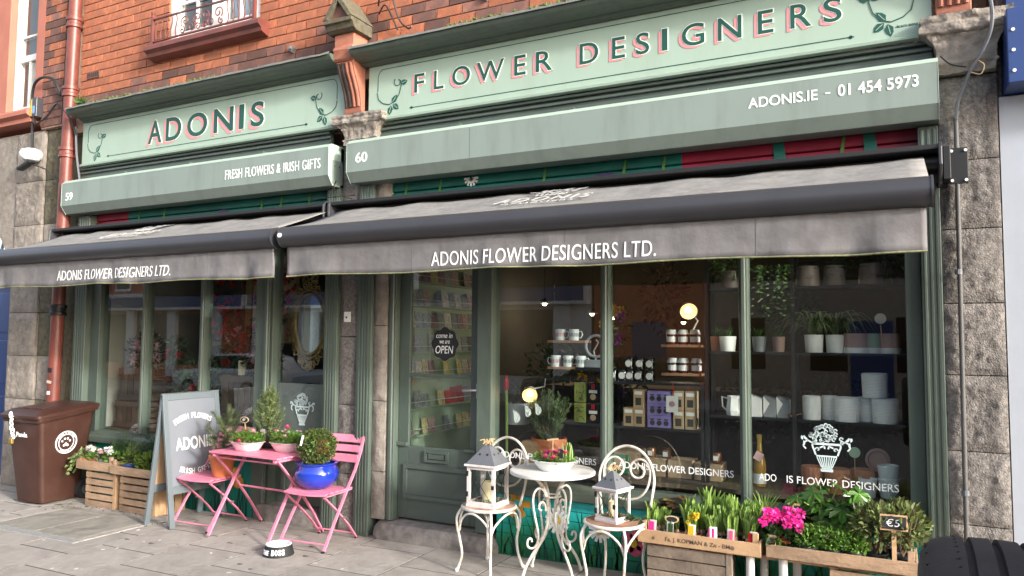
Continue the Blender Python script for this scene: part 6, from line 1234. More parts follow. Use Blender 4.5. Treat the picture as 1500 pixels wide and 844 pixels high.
for k in range(6):
    cz = .20 - k * .042; cx = .012 * math.sin(k * 1.7) + .01 * k; R = Matrix.Rotation((k % 2) * PI / 2 + .3, 3, 'Z') @ Matrix.Rotation(.35 * math.sin(k), 3, 'X')
    m = MB(); m.tube([R @ Vector((.015 * math.cos(a), 0, .030 * math.sin(a))) + Vector((cx, 0, cz)) for a in [2 * PI * i / 14 for i in range(14)]], .006, 6, closed=True); m.build('chain_link', M_WHITE, ch, rel=False, smooth=True)
pk = MB().box(.0, .055, -.014, .014, -.09, -.04).build('padlock', mat('brass', (.55, .38, .10), .35, metal=.8), ch, rel=False, bevel=.004); MB().tube([(.012, 0, -.04), (.012, 0, -.015), (.027, 0, -.003), (.043, 0, -.015), (.043, 0, -.04)], .005, 6).build('shackle', M_STEEL, pk, rel=False, smooth=True)
# ---- dog bowl
t = thing('dog_bowl', 'black and white dog bowl lettered BOSS on the paving', 'dog bowl', (-4.35, -.73, gz(-4.35)), .45)
MB().lathe([(.001, .002), (.118, .002), (.12, .006), (.10, .080), (.098, .085), (.090, .085), (.078, .03), (.001, .025)], 36).build('body', M_CHALK, t, rel=False, smooth=35); MB().lathe([(.1, .0805), (.0985, .0862), (.0895, .0862), (.0775, .0315), (.001, .0265)], 36).build('white_rim', M_ENAMEL, t, rel=False, smooth=35)
dl = MB()
for i, c_ in enumerate('THE BOSS'):
    if c_ == ' ': continue
    an = -PI / 2 - .95 + i * .235 + (0 if i < 3 else -.06); w, hh = .022, .042 if i > 3 else .034; rB = lambda z: .12 - .02 * (z - .006) / .074 + .0008
    c = Vector((math.cos(an) * rB(.02), math.sin(an) * rB(.02), .02)); U = Vector((-math.sin(an), math.cos(an), 0)); V = Vector((-math.cos(an) * .26, -math.sin(an) * .26, 1)).normalized(); add_text(dl, c_, c - U * w / 2, U, V, w, hh, .04, 1, 0, .002)
dl.build('lettering', M_WHITE, t, rel=False, fix=False)
# ---- crates and trays on the left
def tray(x0, x1, y0, y1, z0, z1, m, label, rz=0):
    t = thing('wooden_tray', label, 'tray', ((x0 + x1) / 2, (y0 + y1) / 2, z0), rz); a = (x1 - x0) / 2; b = (y1 - y0) / 2; h = z1 - z0
    for s in (-1, 1):
        MB().box(-a, a, s * b - .007, s * b + .007, .008, h).build('side_board', m, t, rel=False, bevel=.002); MB().box(s * (a - .008) - .007, s * (a - .008) + .007, -b + .008, b - .008, .008, h + .01).build('end_board', m, t, rel=False, bevel=.002)
        for q in (-1, 1): MB().box(s * (a - .035) - .018, s * (a - .035) + .018, q * (b - .022) - .012, q * (b - .022) + .012, .0, h + .055).build('corner_block', m, t, rel=False, bevel=.003)
    for k in range(5): y = -b + .012 + (2 * b - .02) * k / 5; MB().box(-a + .016, a - .016, y, y + (2 * b - .02) / 5 - .010, .0, .0075).build('base_slat', m, t, rel=False)
    return t
def upright_crate(x0, x1, y0, y1, h, label, n=5):
    t = thing('slatted_crate', label, 'crate', ((x0 + x1) / 2, (y0 + y1) / 2, gz((x0 + x1) / 2) + .002)); a = (x1 - x0) / 2; b = (y1 - y0) / 2
    for k in range(n): MB().box(-a, a - .041, -b - .010, -b, h * k / n, h * (k + 1) / n - .016).build('slat', M_CRATE, t, rel=False, bevel=.002)
    MB().box(a - .04, a, -b - .012, -b + .03, 0, h).build('corner_post', M_CRATEO, t, rel=False, bevel=.002); MB().box(-a, -a + .03, -b + .001, -b + .03, 0, h).build('corner_post', M_CRATEO, t, rel=False); MB().box(a - .03, a, b - .03, b, 0, h).build('corner_post', M_CRATEO, t, rel=False)
    m = 3
    for k in range(m): y = -b + .035 + (2 * b - .07) * k / m; MB().box(a - .012, a, y, y + (2 * b - .07) / m - .008, 0, h).build('end_board', M_CRATEO, t, rel=False, bevel=.002)
    MB().box(-a + .002, a - .013, b - .012, b - .002, 0, h - .02).build('back_board', M_CRATE, t, rel=False)
    return t
upright_crate(-7.42, -6.95, -.28, .03, .355, 'upright slatted crate nearest the brown bin'); upright_crate(-6.86, -6.33, -.30, .03, .345, 'upright slatted crate beside the sandwich board')
trA = tray(-7.55, -7.00, -.31, .02, gz(-7.2) + .358, gz(-7.2) + .455, M_CRATE, 'wooden tray of pansies and conifers on the crate by the bin'); trB = tray(-6.985, -6.25, -.33, .02, gz(-6.6) + .35, gz(-6.6) + .435, M_CRATE, 'wooden tray of dark ferns on the crate by the sandwich board')
# ---- trays and stands on the right
tr1 = tray(-1.555, -.775, -.36, -.02, .362, .452, M_CRATEO, 'pine tray of sprouting bulbs stamped with writing'); tr2 = tray(-.745, .075, -.36, -.02, .372, .455, M_CRATE, 'weathered tray of cyclamen and evergreens')
ws = MB(); letters(ws, 'Fa. J. KOPMAN & Zn - BM', -1.37, -.96, .388, .422, -.3675, bold=.01, thick=.001); ws.build('stamped_writing', M_DWOOD, tr1, fix=False); MB().cyl((-.945, -.3678, .405), (-.945, -.3685, .405), .013, 14).build('stamped_mark', M_DWOOD, tr1); MB().cyl((-1.45, -.3678, .405), (-1.45, -.3685, .405), .010, 14).build('knot', M_DWOOD, tr1)
t = thing('plank_crate', 'old grey plank crate under the bulb tray', 'crate', (-1.23, -.18, gz(-1.2)))
for k in range(4): MB().box(-.27, .24, -.162, -.15, .005 + k * .082, .078 + k * .082).build('plank', M_CRATEG, t, rel=False, bevel=.002); MB().box(-.27, -.258, -.149, .14, .005 + k * .082, .078 + k * .082).build('plank', M_CRATEG, t, rel=False, bevel=.002)
MB().box(.241, .275, -.165, -.12, .0, .33).build('corner_post', M_CRATEG, t, rel=False); MB().box(-.25, .24, -.148, .13, .0, .30).build('inner_box', M_DWOOD, t, rel=False)
for k, (x, y, lb) in enumerate(((-.85, -.30, 'stout white post under the right end of the bulb tray'), (-.655, -.30, 'stout white post under the left end of the cyclamen tray'), (-.80, -.08, 'white post at the back between the two trays'), (-.60, -.08, 'white post at the back under the cyclamen tray'))):
    tag(MB().lathe([(.001, 0), (.028, 0), (.026, .01), (.026, .345), (.030, .348), (.001, .35)], 16, (x, y, gz(x))).build('post', mat('chalky_white_post', (.60, .58, .55), .8, var=.12), smooth=35), lb, 'post')
t = thing('plank_shelf', 'brown plank resting across the posts under the trays', 'plank', (-.6, -.2, .325)); MB().box(-.33, .66, -.10, .12, .022, .044).build('plank', M_CRATE, t, rel=False, bevel=.003)
slat_crate(-.17, -.18, gz(-.2), .44, .28, .32, M_CRATE, 'wooden crate under the cyclamen tray', 0, 4)
# ---- spare tyre on the parked car
car = thing('parked_car', 'parked dark car, its spare tyre showing in the bottom right corner', 'car', (2.2, -3.55, gz(2) - .12))
TX0, TX1, TY, TZ, TR = .030, .275, -3.56, .958, .365
prof = []; 
for x, r in ((0, .62), (.004, .72), (-.004, .82), (.002, .90), (.012, .945), (.026, .975), (.045, .99)): prof.append((x, r))
pr = [(TX0 + .0 + x, r * TR) for x, r in prof]; w = TX1 - TX0
gro = [(.072, 1.0), (.074, .972), (.084, .972), (.086, 1.0), (.117, 1.003), (.119, .972), (.129, .972), (.131, 1.003), (.163, 1.0), (.165, .972), (.175, .972), (.177, 1.0)]
pr += [(TX0 + x, r * TR) for x, r in gro] + [(TX1 - x, r * TR) for x, r in prof[::-1]]
ty = MB(); vs = []; fs = []; S = 96; m_ = len(pr)
for k in range(S):
    a = 2 * PI * k / S
    for x, r in pr: vs.append((x, TY + r * math.cos(a), TZ + r * math.sin(a)))
for k in range(S):
    l = (k + 1) % S
    for i in range(m_ - 1): fs.append((k * m_ + i, l * m_ + i, l * m_ + i + 1, k * m_ + i + 1))
tyre = ty.add(vs, fs).build('spare_tyre', M_RUBBER, car, smooth=32)
sp_ = MB()                                              # shoulder sipes, slightly raised dark slots cut across the tread edge
for k in range(84):
    a = 2 * PI * k / 84
    for (xa, xb, ra, rb) in ((TX0 + .008, TX0 + .062, .932, .9945), (TX1 - .062, TX1 - .008, .9945, .932)):
        dk = .012 if k % 2 else .0
        sp_.bar((xa + dk, TY + TR * ra * math.cos(a), TZ + TR * ra * math.sin(a)), (xb, TY + TR * rb * math.cos(a + .02), TZ + TR * rb * math.sin(a + .02)), .0055, .004, (0, -math.sin(a), math.cos(a)))
sp_.build('tread_sipes', M_BLACK, tyre, fix=False)
MB().lathe([(.001, 0), (.12, 0), (.15, .02), (.21, .05), (.228, .02), (.228, .2)], 32).v and None
rm = MB(); rm.lathe([(.001, .03), (.10, .03), (.14, .05), (.20, .06), (.225, .02), (.235, .0), (.235, .2)], 32); rm.v = [(TX0 + .005 + v[2], TY + v[0], TZ + v[1]) for v in rm.v]; rm.build('wheel_rim', M_STEEL, tyre, smooth=35)
M_CARP = mat('dark_car_paint', (.02, .022, .028), .25, coat=.6, var=.02)
prof = [(.36, .30), (.34, .95), (.40, 1.05), (.62, 1.62), (.75, 1.70), (2.5, 1.72), (2.75, 1.66), (3.45, 1.12), (4.35, 1.02), (4.5, .85), (4.5, .35)]
MB().prism(prof, 'y', -4.45, -2.92).build('body', M_CARP, car, bevel=.06, seg=3)
for s, y in ((-1, -4.46), (1, -2.91)): MB().prism([(.78, 1.08), (.92, 1.55), (2.55, 1.58), (3.2, 1.10)], 'y', y - .004, y + .004).build('side_window', M_GLASSD, car)
for x in (1.05, 3.75):
    for y in (-4.42, -3.12): w_ = MB().tube([(x, y, gz(x) - .12 + .35), (x, y + .2, gz(x) - .12 + .35)], .35, 32).build('wheel', M_RUBBER, car, smooth=35); MB().cyl((x, y - .01, gz(x) + .23), (x, y + .21, gz(x) + .23), .22, 24).build('hub', M_STEEL, w_)
# ================================================================ PLANTS
random.seed(11)
def clay_pot(loc, r, h, label, name='terracotta_pot', m=M_CLAY):
    t = thing(name, label, 'plant pot', loc)
    MB().lathe([(.001, 0), (r * .68, 0), (r * .70, .004), (r * .93, h * .74), (r * .93, h * .745), (r, h * .75), (r * 1.02, h * .77), (r * 1.03, h - .005), (r * 1.01, h), (r * .93, h), (r * .90, h * .85), (.001, h * .85)], 36).build('body', m, t, rel=False, smooth=35)
    MB().lathe([(.001, h * .87), (r * .92, h * .87)], 24).build('soil', M_SOIL, t, rel=False); return t
def needle_branch(mb, P, L, n, w=.0035, spread=.9):
    for i in range(len(P) - 1):
        a, b = Vector(P[i]), Vector(P[i + 1]); d = (b - a).normalized()
        for k in range(n):
            p = a.lerp(b, random.random()); q = sph().normalized(); q = (q - d * q.dot(d)).normalized(); mb.leaf(p, d * .75 + q * spread, q, L * rnd(.7, 1.15), w, .0)
# small pine in the terracotta pot on the left pink chair
cz = gz(-5.6) + .4505
pp = clay_pot((-5.47, -.30, cz), .115, .195, 'terracotta pot with a small pine on the left pink chair')
pn = thing('pine_sapling', 'small open pine sapling growing in the terracotta pot', 'plant', (-5.47, -.30, cz + .16)); tr = MB(); nd = MB()
tr.tube([(0, 0, 0), (.01, .0, .15), (.03, .01, .32), (.055, .01, .47)], [.008, .007, .005, .003], 7); needle_branch(nd, [(.02, 0, .25), (.03, .01, .32), (.055, .01, .48)], .035, 60)
for k in range(15):
    a = k * 2.4; z = .02 + .022 * k; L = .21 - .008 * k; d = Vector((math.cos(a), math.sin(a), 0)); P = [Vector((.01 + z * .06, 0, z)), Vector((0.01 + z * .06, 0, z)) + d * L * .5 + Vector((0, 0, .04)), Vector((.01 + z * .06, 0, z)) + d * L + Vector((0, 0, .13))]
    tr.tube(P, [.005, .004, .002], 5); needle_branch(nd, P, .048, 110, .0042)
tr.build('stem', M_STEMB, pn, rel=False, smooth=True); nd.build('needles', F_PINE, pn, rel=False, fix=False)
# dwarf conifer on the pink table
tz = gz(-4.9) + .7155
dc = thing('dwarf_conifer', 'upright dwarf conifer in a black pot on the pink table', 'plant', (-5.02, -.20, tz)); MB().lathe([(.001, 0), (.055, 0), (.072, .105), (.076, .105), (.076, .12), (.068, .12), (.064, .1), (.001, .1)], 24).build('pot', M_BPLAST, dc, rel=False, smooth=35)
tr = MB(); nd = MB(); tr.tube([(0, 0, .1), (0, 0, .56)], [.010, .003], 7); needle_branch(nd, [(0, 0, .42), (.005, 0, .57)], .03, 60)
for k in range(46):
    a = k * 2.4; u = k / 46; z = .13 + .34 * u; L = .135 * (1 - u) ** .6 * rnd(.85, 1.1) + .02; d = Vector((math.cos(a), math.sin(a), 0)); P = [Vector((0, 0, z)), Vector((0, 0, z + .02)) + d * L * .6, Vector((0, 0, z + .075 + .03 * (1 - u))) + d * L]
    tr.tube(P, [.004, .003, .0015], 5); needle_branch(nd, P, .034, 60, .0045)
tr.build('stem', M_STEMB, dc, rel=False, smooth=True); nd.build('needles', F_PINEL, dc, rel=False, fix=False)
tgb = MB().obox((.02, -.085, .13), (.05, .003, .095), (.12, .0, .1)).build('price_tag', mat('grey_tag', (.40, .42, .45), .6), dc, rel=False); MB().obox((.02, -.088, .155), (.03, .002, .025), (.12, 0, .1)).build('tag_label', M_LABEL, tgb, rel=False)
# box ball in the blue glazed pot
bz = gz(-4.3) + .4505
bp_ = thing('blue_pot', 'cobalt blue glazed pot on the right pink chair', 'plant pot', (-4.335, -.33, bz)); MB().lathe([(.001, 0), (.10, 0), (.115, .008), (.16, .05), (.182, .10), (.178, .145), (.155, .178), (.152, .186), (.172, .198), (.174, .208), (.165, .212), (.148, .205), (.145, .18), (.001, .175)], 44).build('body', M_BLUE, bp_, rel=False, smooth=50); MB().lathe([(.001, .178), (.147, .178)], 28).build('soil', M_SOIL, bp_, rel=False)
bb = thing('box_ball', 'clipped boxwood ball in the blue pot', 'plant', (-4.335, -.33, bz + .18)); f = MB(); st_ = MB()
MB().ball((0, 0, .155), .118, 16, 10).build('dark_core', F_DARK, bb, rel=False, smooth=True)  # dark green ball added inside the leaves so they don't look see-through
for k in range(4200):
    p = sph().normalized(); r = .150 * random.random() ** .22 * (1 + .06 * math.sin(7 * p.x + 5 * p.z)); c = Vector((p.x * r, p.y * r, .155 + p.z * r * .98)); f.leaf(c, p + sph() * .8, p, rnd(.015, .023), .013, .15)
for k in range(26): p = sph().normalized(); p.z = abs(p.z); st_.tube([(0, 0, -.01), (p.x * .07, p.y * .07, .10), (p.x * .12, p.y * .12, .155 + p.z * .10)], .003, 4)
f.build('leaves', F_BOX, bb, rel=False, fix=False); st_.build('stems', M_STEMB, bb, rel=False); sg_ = MB()
for k in range(34):
    p = sph().normalized(); p.z = abs(p.z) * .8 - .1; c = Vector((p.x, p.y, p.z)) * .148 + Vector((0, 0, .155)); d = (p + sph() * .5 + Vector((0, 0, .4))).normalized(); L_ = rnd(.02, .045)
    for j in range(7): sg_.leaf(c + d * L_ * j / 6, d * .5 + sph(), p, .018, .012, .15)
sg_.build('stray_sprigs', F_BERRY, bb, rel=False, fix=False)['kind'] = 'stuff'
dd = MB()
for k in range(110): p = (Vector((.75, -.55, .1)) + sph() * .38).normalized(); r = .152; dd.leaf((p.x * r, p.y * r, .155 + p.z * r), p + sph() * .8, p, .02, .012, .15)
dd.build('brown_leaves', fol('tan_leaf', (.26, .15, .05), .3), bb, rel=False, fix=False); MB().obox((-.03, -.155, .22), (.022, .003, .085), (-.2, .1, 0)).build('plant_label', M_LABEL, bb, rel=False)
# bowls of bellis daisies
def flower_bowl(loc, rx, ry, h, m, label, blooms, n=620, fm=F_BERRY, lip=.02, wv=5, tall=.105):
    t = thing('flower_bowl', label, 'planter', loc); wob = (lambda a: 1 + .035 * math.sin(wv * a)) if wv else None
    MB().lathe([(.001, 0), (rx * .62, 0), (rx * .68, .006), (rx * .90, h * .7), (rx, h), (rx + lip * .6, h + .003), (rx * .97, h + .006), (rx * .86, h * .7), (.001, h * .6)], 44, sy=ry / rx, wob=wob).build('bowl', m, t, rel=False, smooth=50)
    MB().lathe([(.001, h * .8), (rx * .89, h * .8)], 28, sy=ry / rx).build('soil', M_SOIL, t, rel=False); f = MB()
    for k in range(n): a = rnd(0, 2 * PI); r = math.sqrt(random.random()); x, y = r * rx * .95 * math.cos(a), r * ry * .95 * math.sin(a); f.leaf((x, y, h * .85 + rnd(0, tall) * (1.15 - r * .5)), (math.cos(a) + rnd(-1, 1), math.sin(a) + rnd(-1, 1), rnd(.1, 1.1)), (0, 0, 1), rnd(.025, .045), rnd(.012, .02))
    f.build('foliage', fm, t, rel=False, fix=False)
    for mm, x, y, z, r in blooms:
        b = MB(); c = Vector((x, y, z))
        for j in range(34): d = sph(); d.z = abs(d.z) * .8; b.leaf(c + d * r * .25, d, (0, 0, 1), r * .95, r * .5, .1)
        b.build('bloom', mm, t, rel=False, fix=False)
    return t
rb = lambda n, mm, rx, ry, z0, z1, r: [(random.choice(mm), rnd(-rx, rx), rnd(-ry, ry), rnd(z0, z1), r * rnd(.8, 1.15)) for _ in range(n)]
flower_bowl((-5.06, -.40, tz), .155, .12, .075, M_PINKBOWL, 'oval pale bowl of pink daisies at the front of the pink table', [(P_ROSE, .02, -.115, .085, .028), (P_PALE, .10, -.04, .165, .03), (P_ROSE, -.05, .03, .15, .026)] + rb(5, [P_PALE, P_ROSE], .12, .08, .11, .15, .02))
flower_bowl((-4.73, -.27, tz), .155, .12, .075, M_PINKBOWL, 'oval pale bowl of pink and white daisies beside the box ball', [(P_ROSE, -.04, .04, .19, .032), (P_PALE, .05, -.08, .13, .028), (P_PALE, .0, -.06, .17, .02)] + rb(12, [P_WHITE, P_PALE, P_PALE, P_ROSE], .13, .09, .11, .18, .018))
t = thing('oval_tag', 'small oval chalk price tag on a stick among the daisies', 'tag', (-5.16, -.33, tz + .10)); MB().cyl((0, 0, 0), (-.015, 0, .13), .003, 6).build('stick', M_RAFFIA, t, rel=False); o_ = MB().lathe([(.001, -.003), (.05, -.003), (.05, .003), (.001, .003)], 24, sy=.55); o_.v = [(v[0] - .02, v[2], v[1] + .15) for v in o_.v]; o_.build('wooden_rim', M_RAFFIA, t, rel=False); o_ = MB().lathe([(.001, -.001), (.043, -.001), (.043, .001), (.001, .001)], 24, sy=.5); o_.v = [(v[0] - .02, v[2] - .0035, v[1] + .15) for v in o_.v]; ob = o_.build('chalk_face', M_CHALK, t, rel=False)
lt = MB(); add_text(lt, '€7', (-.04, -.0048, .14), (1, 0, 0), (0, 0, 1), .035, .022, .01, 1, .2, .0006); lt.build('chalk_price', M_WHITE, ob, rel=False, fix=False)
fb = flower_bowl((-2.19, -.30, gz(-2.2) + .7455), .16, .125, .07, M_ENAMEL, 'white enamel bowl of pink primulas and bulbs on the bistro table', [(P_ROSE, -.03, -.08, .10, .03), (P_ROSE, .035, -.085, .095, .03), (P_ROSE, .10, -.03, .13, .025)] + rb(16, [P_MAG, P_PURP, P_MAG], .09, .05, .10, .135, .02), 300, wv=0, lip=.035, tall=.055)
sh = MB()
for k in range(7): x = .09 + rnd(-.03, .05); y = rnd(-.03, .05); sh.tube([(x, y, .05), (x + rnd(-.01, .01), y, .13), (x + rnd(-.02, .02), y, .17 + rnd(0, .05))], [.009, .009, .003], 6)
sh.build('bulb_shoots', F_BULB, fb, rel=False, smooth=True); MB().cyl((-.0, -.02, .06), (.0, -.02, .22), .003, 6).build('tag_stick', M_RAFFIA, fb, rel=False); MB().obox((0, -.02, .22), (.085, .006, .012), (0, -.15, 0)).build('tag_bar', M_RAFFIA, fb, rel=False)
MB().obox((.085, -.06, .13), (.022, .003, .06), (-.1, 0, .1)).build('plant_label', M_BLACK, fb, rel=False)
# rosemary in the window
rp = clay_pot((-2.58, .48, .656), .145, .225, 'terracotta pot of rosemary inside the window'); ro_ = thing('rosemary_bush', 'bushy green rosemary in the terracotta pot inside the window', 'plant', (-2.58, .48, .85)); nd = MB(); tr = MB()
for k in range(85):
    a = rnd(0, 2 * PI); r = rnd(.03, .21); hh = rnd(.16, .40) * (1.15 - r * 1.6); d = Vector((math.cos(a), math.sin(a) * .75, 0)); P = [d * .03, d * r * .6 + Vector((0, 0, hh * .45)), d * r + Vector((0, 0, hh))]; tr.tube(P, [.004, .003, .0015], 5); needle_branch(nd, P, .036, 90, .007)
P = [Vector((0, 0, 0)), Vector((.02, 0, .3)), Vector((.04, 0, .56))]; tr.tube(P, [.006, .004, .002], 5); needle_branch(nd, P, .03, 60)
tr.build('stems', M_STEMB, ro_, rel=False); nd.build('needles', F_ROSE, ro_, rel=False, fix=False)
wt_ = MB(); random.seed(4)
for k, (x, z, s) in enumerate(((-.20, .20, .05), (-.10, .25, .045), (-.01, .27, .045))):
    for j in range(4): wt_.tube([(x + (s * (1 - .7 * i / 12)) * math.cos(i * .7 + j * 1.5) * .6, -.21, z + (s * (1 - .7 * i / 12)) * math.sin(i * .7 + j) + .01 * j) for i in range(13)], .0035, 5)
tag(wt_.build('white_wire_ornament', M_WHITE, None), 'white curly wire ornaments in front of the rosemary', 'ornament').location = (-2.545, .42, .85)
# ---- left trays: ivy, pansies, conifers
lz = gz(-7.2) + .37
def small_pot(x, y, z, m, r=.05, h=.09): return MB().lathe([(.001, 0), (r * .75, 0), (r, h), (r * 1.06, h), (r * 1.06, h - .012), (r, h - .014)], 20, (x, y, z)).lathe([(.001, h * .9), (r * .97, h * .9)], 16, (x, y, z))
def potted(x, y, z, m, r, h, label, cat='plant'):
    t = thing('potted_plant', label, cat, (x, y, z)); MB().lathe([(.001, 0), (r * .75, 0), (r, h - .013), (r * 1.07, h - .012), (r * 1.07, h), (r * .97, h), (r * .95, h * .85), (.001, h * .85)], 22).build('pot', m, t, rel=False, smooth=35); return t
def bush(t, rx, ry, z0, rz, n, m, L, W, name='foliage', up=.4, off=(0, 0)):
    f = MB()
    for k in range(n): p = sph(); p = p.normalized() * (p.length ** .5); f.leaf((off[0] + p.x * rx, off[1] + p.y * ry, z0 + rz + p.z * rz), p + sph() * .7 + Vector((0, 0, up)), p + Vector((0, 0, .5)), rnd(.7, 1.2) * L, rnd(.7, 1.2) * W)
    o = f.build(name, m, t, rel=False, fix=False); o['kind'] = 'stuff'; return o
def blooms(t, pts, m, r, n=26, flat=False):
    for c in pts:
        b = MB(); c = Vector(c)
        for j in range(n): d = sph(); d.y = -abs(d.y) if flat else d.y; b.leaf(c + d * r * .3, d, Vector((0, -.6, 1)), r * rnd(.7, 1), r * .65, .1)
        b.build('bloom', m, t, rel=False, fix=False)
t = potted(-7.50, -.24, lz, M_CLAY, .05, .10, 'pale trailing ivy in an orange pot over the tray edge'); f = MB()
for k in range(12):
    x0, a = rnd(-.04, .04), rnd(2.4, 4.6); L = rnd(.10, .24)
    for s in range(9): u = s / 8; f.leaf((x0 + math.cos(a) * .15 * u, -.04 + math.sin(a) * .07 * u - .02 * u, .13 + .05 * u - L * u * u), (rnd(-1, 1), rnd(-1, .2), rnd(-.6, .4)), (0, -1, .5), .042, .038)
f.build('ivy_trails', F_IVY, t, rel=False, fix=False); bush(t, .07, .06, .09, .05, 60, F_IVY, .04, .035)
for k, (x, mp, fm, lb) in enumerate(((-7.36, M_CLAY, P_WHITE, 'white and pink pansy in a clay pot in the left tray'), (-7.24, M_GPLAST, P_PALE, 'pale pansy in a grey pot in the left tray'), (-7.10, M_GPLAST, P_WHITE, 'white pansy with dark face in the left tray'))):
    t = potted(x, -.24, lz, mp, .05, .10, lb); bush(t, .065, .06, .08, .05, 110, F_PINE if k == 1 else F_BERRY, .04, .022)
    if k != 1 : blooms(t, [(rnd(-.05, .05), -.04 + rnd(-.02, .02), .20 + rnd(-.02, .02)) for _ in range(4)], fm, .035); blooms(t, [(rnd(-.03, .03), -.065, .20)], P_PURP if k == 2 else P_DUSK, .014)
    else: blooms(t, [(rnd(-.05, .05), -.05, .19) for _ in range(3)], fm, .028)
for k, (x, y, mm, rx, hz, n, lb) in enumerate(((-7.15, -.08, F_FERN, .13, .11, 420, 'bright green feathery conifer at the back of the left tray'), (-6.86, -.14, F_PINEL, .11, .09, 360, 'yellow green feathery conifer between the trays'), (-6.62, -.10, F_DARK, .16, .15, 520, 'dark bushy conifer in the tray by the sandwich board'), (-6.38, -.12, F_FERN, .12, .13, 360, 'dark ferny conifer right beside the sandwich board'))):
    t = potted(x, y, lz - .01, M_BPLAST, .06, .10, lb); nd = MB()
    for j in range(60):
        p = sph().normalized(); p.z = abs(p.z); Q = [Vector((0, 0, .09)), Vector((p.x * rx * .5, p.y * rx * .45, .10 + p.z * hz * 1.25)), Vector((p.x * rx * 1.1, p.y * rx * .9, .12 + p.z * hz * 2.35))]; needle_branch(nd, Q, .032, n // 24, .005, .7)
    nd.build('feathery_foliage', mm, t, rel=False, fix=False)
t = potted(-6.80, -.26, lz - .01, mat('blue_plastic_pot', (.015, .06, .32), .45), .055, .10, 'lime edged glossy leaved plant in a blue pot'); bush(t, .07, .05, .10, .05, 60, F_LIME, .05, .028)
t = potted(-6.55, -.25, lz - .01, M_BPLAST, .05, .09, 'glossy green leaved plant low by the sandwich board'); bush(t, .12, .06, .07, .07, 130, F_LIME, .055, .032)
# ---- bulb tray: one pot per bulb clump
def bulbs(x, y, n, h, m_pot, label, tagm=None, m=F_BULB, wide=.010, z=.371, blossom=None, thick=1.0):
    t = thing('bulb_pot', label, 'plant', (x, y, z), 0, 'pots of sprouting bulbs'); r = .058; MB().lathe([(.001, 0), (r * .78, 0), (r, .062), (r * 1.07, .063), (r * 1.07, .075), (r * .97, .075), (r * .95, .06), (.001, .06)], 22).build('pot', m_pot, t, rel=False, smooth=35); MB().lathe([(.001, .064), (r * .96, .064)], 16).build('soil', M_SOIL, t, rel=False)
    for k in range(n):
        a = 2 * PI * k / n + rnd(-.3, .3); q = rnd(.012, .040); bx, by = q * math.cos(a), q * math.sin(a); MB().lathe([(.001, .0), (.012, .004), (.015, .014), (.009, .028), (.004, .036)], 10, (bx, by, .058)).build('bulb', M_BULBSKIN, t, rel=False, smooth=True)
        sh = MB(); hh = h * rnd(.7, 1.15)
        for j in range(random.choice((3, 4))):
            an = rnd(0, 2 * PI); ln = rnd(.05, .35) * hh; P = [Vector((bx, by, .085)) + Vector((math.cos(an) * ln * u * u, math.sin(an) * ln * u * u, hh * u * (1 - .12 * u * (ln / hh)))) for u in (0, .25, .5, .75, .93, 1)]
            for sd in (0, 1): sh.blade(P, (wide * .8, wide * 1.3, wide * 1.5, wide * 1.3, wide * .7, .0015), Vector((-math.sin(an), math.cos(an), 0)) if sd == 0 else Vector((-math.sin(an + .9), math.cos(an + .9), 0)))
        sh.build('shoots', m, t, rel=False, fix=False)
    if blossom: blooms(t, [(rnd(-.03, .05), rnd(-.05, .0), .06 + h * rnd(.5, .9)) for _ in range(4)], blossom, .022)
    if tagm: tg = MB().obox((rnd(-.01, .02), -.052, .105), (.045, .002, .075), (-.12, 0, rnd(-.2, .2))).build('picture_label', M_LABEL, t, rel=False); MB().obox((.004, -.0545, .105), (.036, .0015, .055), (-.12, 0, 0)).build('flower_picture', tagm, tg, rel=False)
    return t
for x, n_, h, mp, tg, bl, lb in ((-1.475, 3, .135, M_GPLAST, P_MAG, None, 'three stout bulb shoots in the front left corner of the bulb tray'), (-1.345, 3, .07, M_GPLAST, F_DARK, None, 'short bulb sprouts, second along the front of the bulb tray'), (-1.215, 4, .15, M_CLAY, P_YEL, P_YEL, 'budding narcissus in an orange pot in the bulb tray'), (-1.085, 4, .13, M_GPLAST, P_MAG, None, 'bulb shoots with a magenta label, fourth along the front'), (-.955, 4, .14, M_BPLAST, P_ROSE, None, 'hyacinth shoots with pink picture label in the bulb tray'), (-.84, 3, .12, M_BPLAST, P_RED, None, 'bulb shoots with red picture label at the right of the bulb tray')): bulbs(x, -.285, n_ + 2, h * 1.1, mp, lb, tg, wide=.017, blossom=bl)
for x, n_, h, lb in ((-1.26, 8, .19, 'tall narcissus shoots at the back of the bulb tray, left'), (-1.13, 9, .24, 'tallest narcissus shoots in the middle of the bulb tray'), (-1.0, 9, .22, 'narcissus shoots at the back of the bulb tray, right of the tallest'), (-.92, 8, .20, 'narcissus shoots in the right half of the bulb tray'), (-.83, 9, .22, 'dense bright shoots at the back right of the bulb tray')): bulbs(x, -.15, n_, h, M_BPLAST, lb, None, wide=.014)
for x, n_, h, lb in ((-1.42, 5, .13, 'narcissus shoots in the second row behind the stout shoots'), (-1.19, 7, .19, 'narcissus shoots in the second row behind the budding pot'), (-1.06, 7, .20, 'narcissus shoots in the second row, middle of the bulb tray'), (-.97, 7, .17, 'narcissus shoots in the second row behind the pink label'), (-.88, 7, .18, 'narcissus shoots in the second row near the red label')): bulbs(x, -.215, n_, h, M_BPLAST, lb, None, wide=.014)
t = potted(-.80, -.07, .375, M_BPLAST, .06, .09, 'bushy tuft of bright strap leaves between the trays'); f = MB()
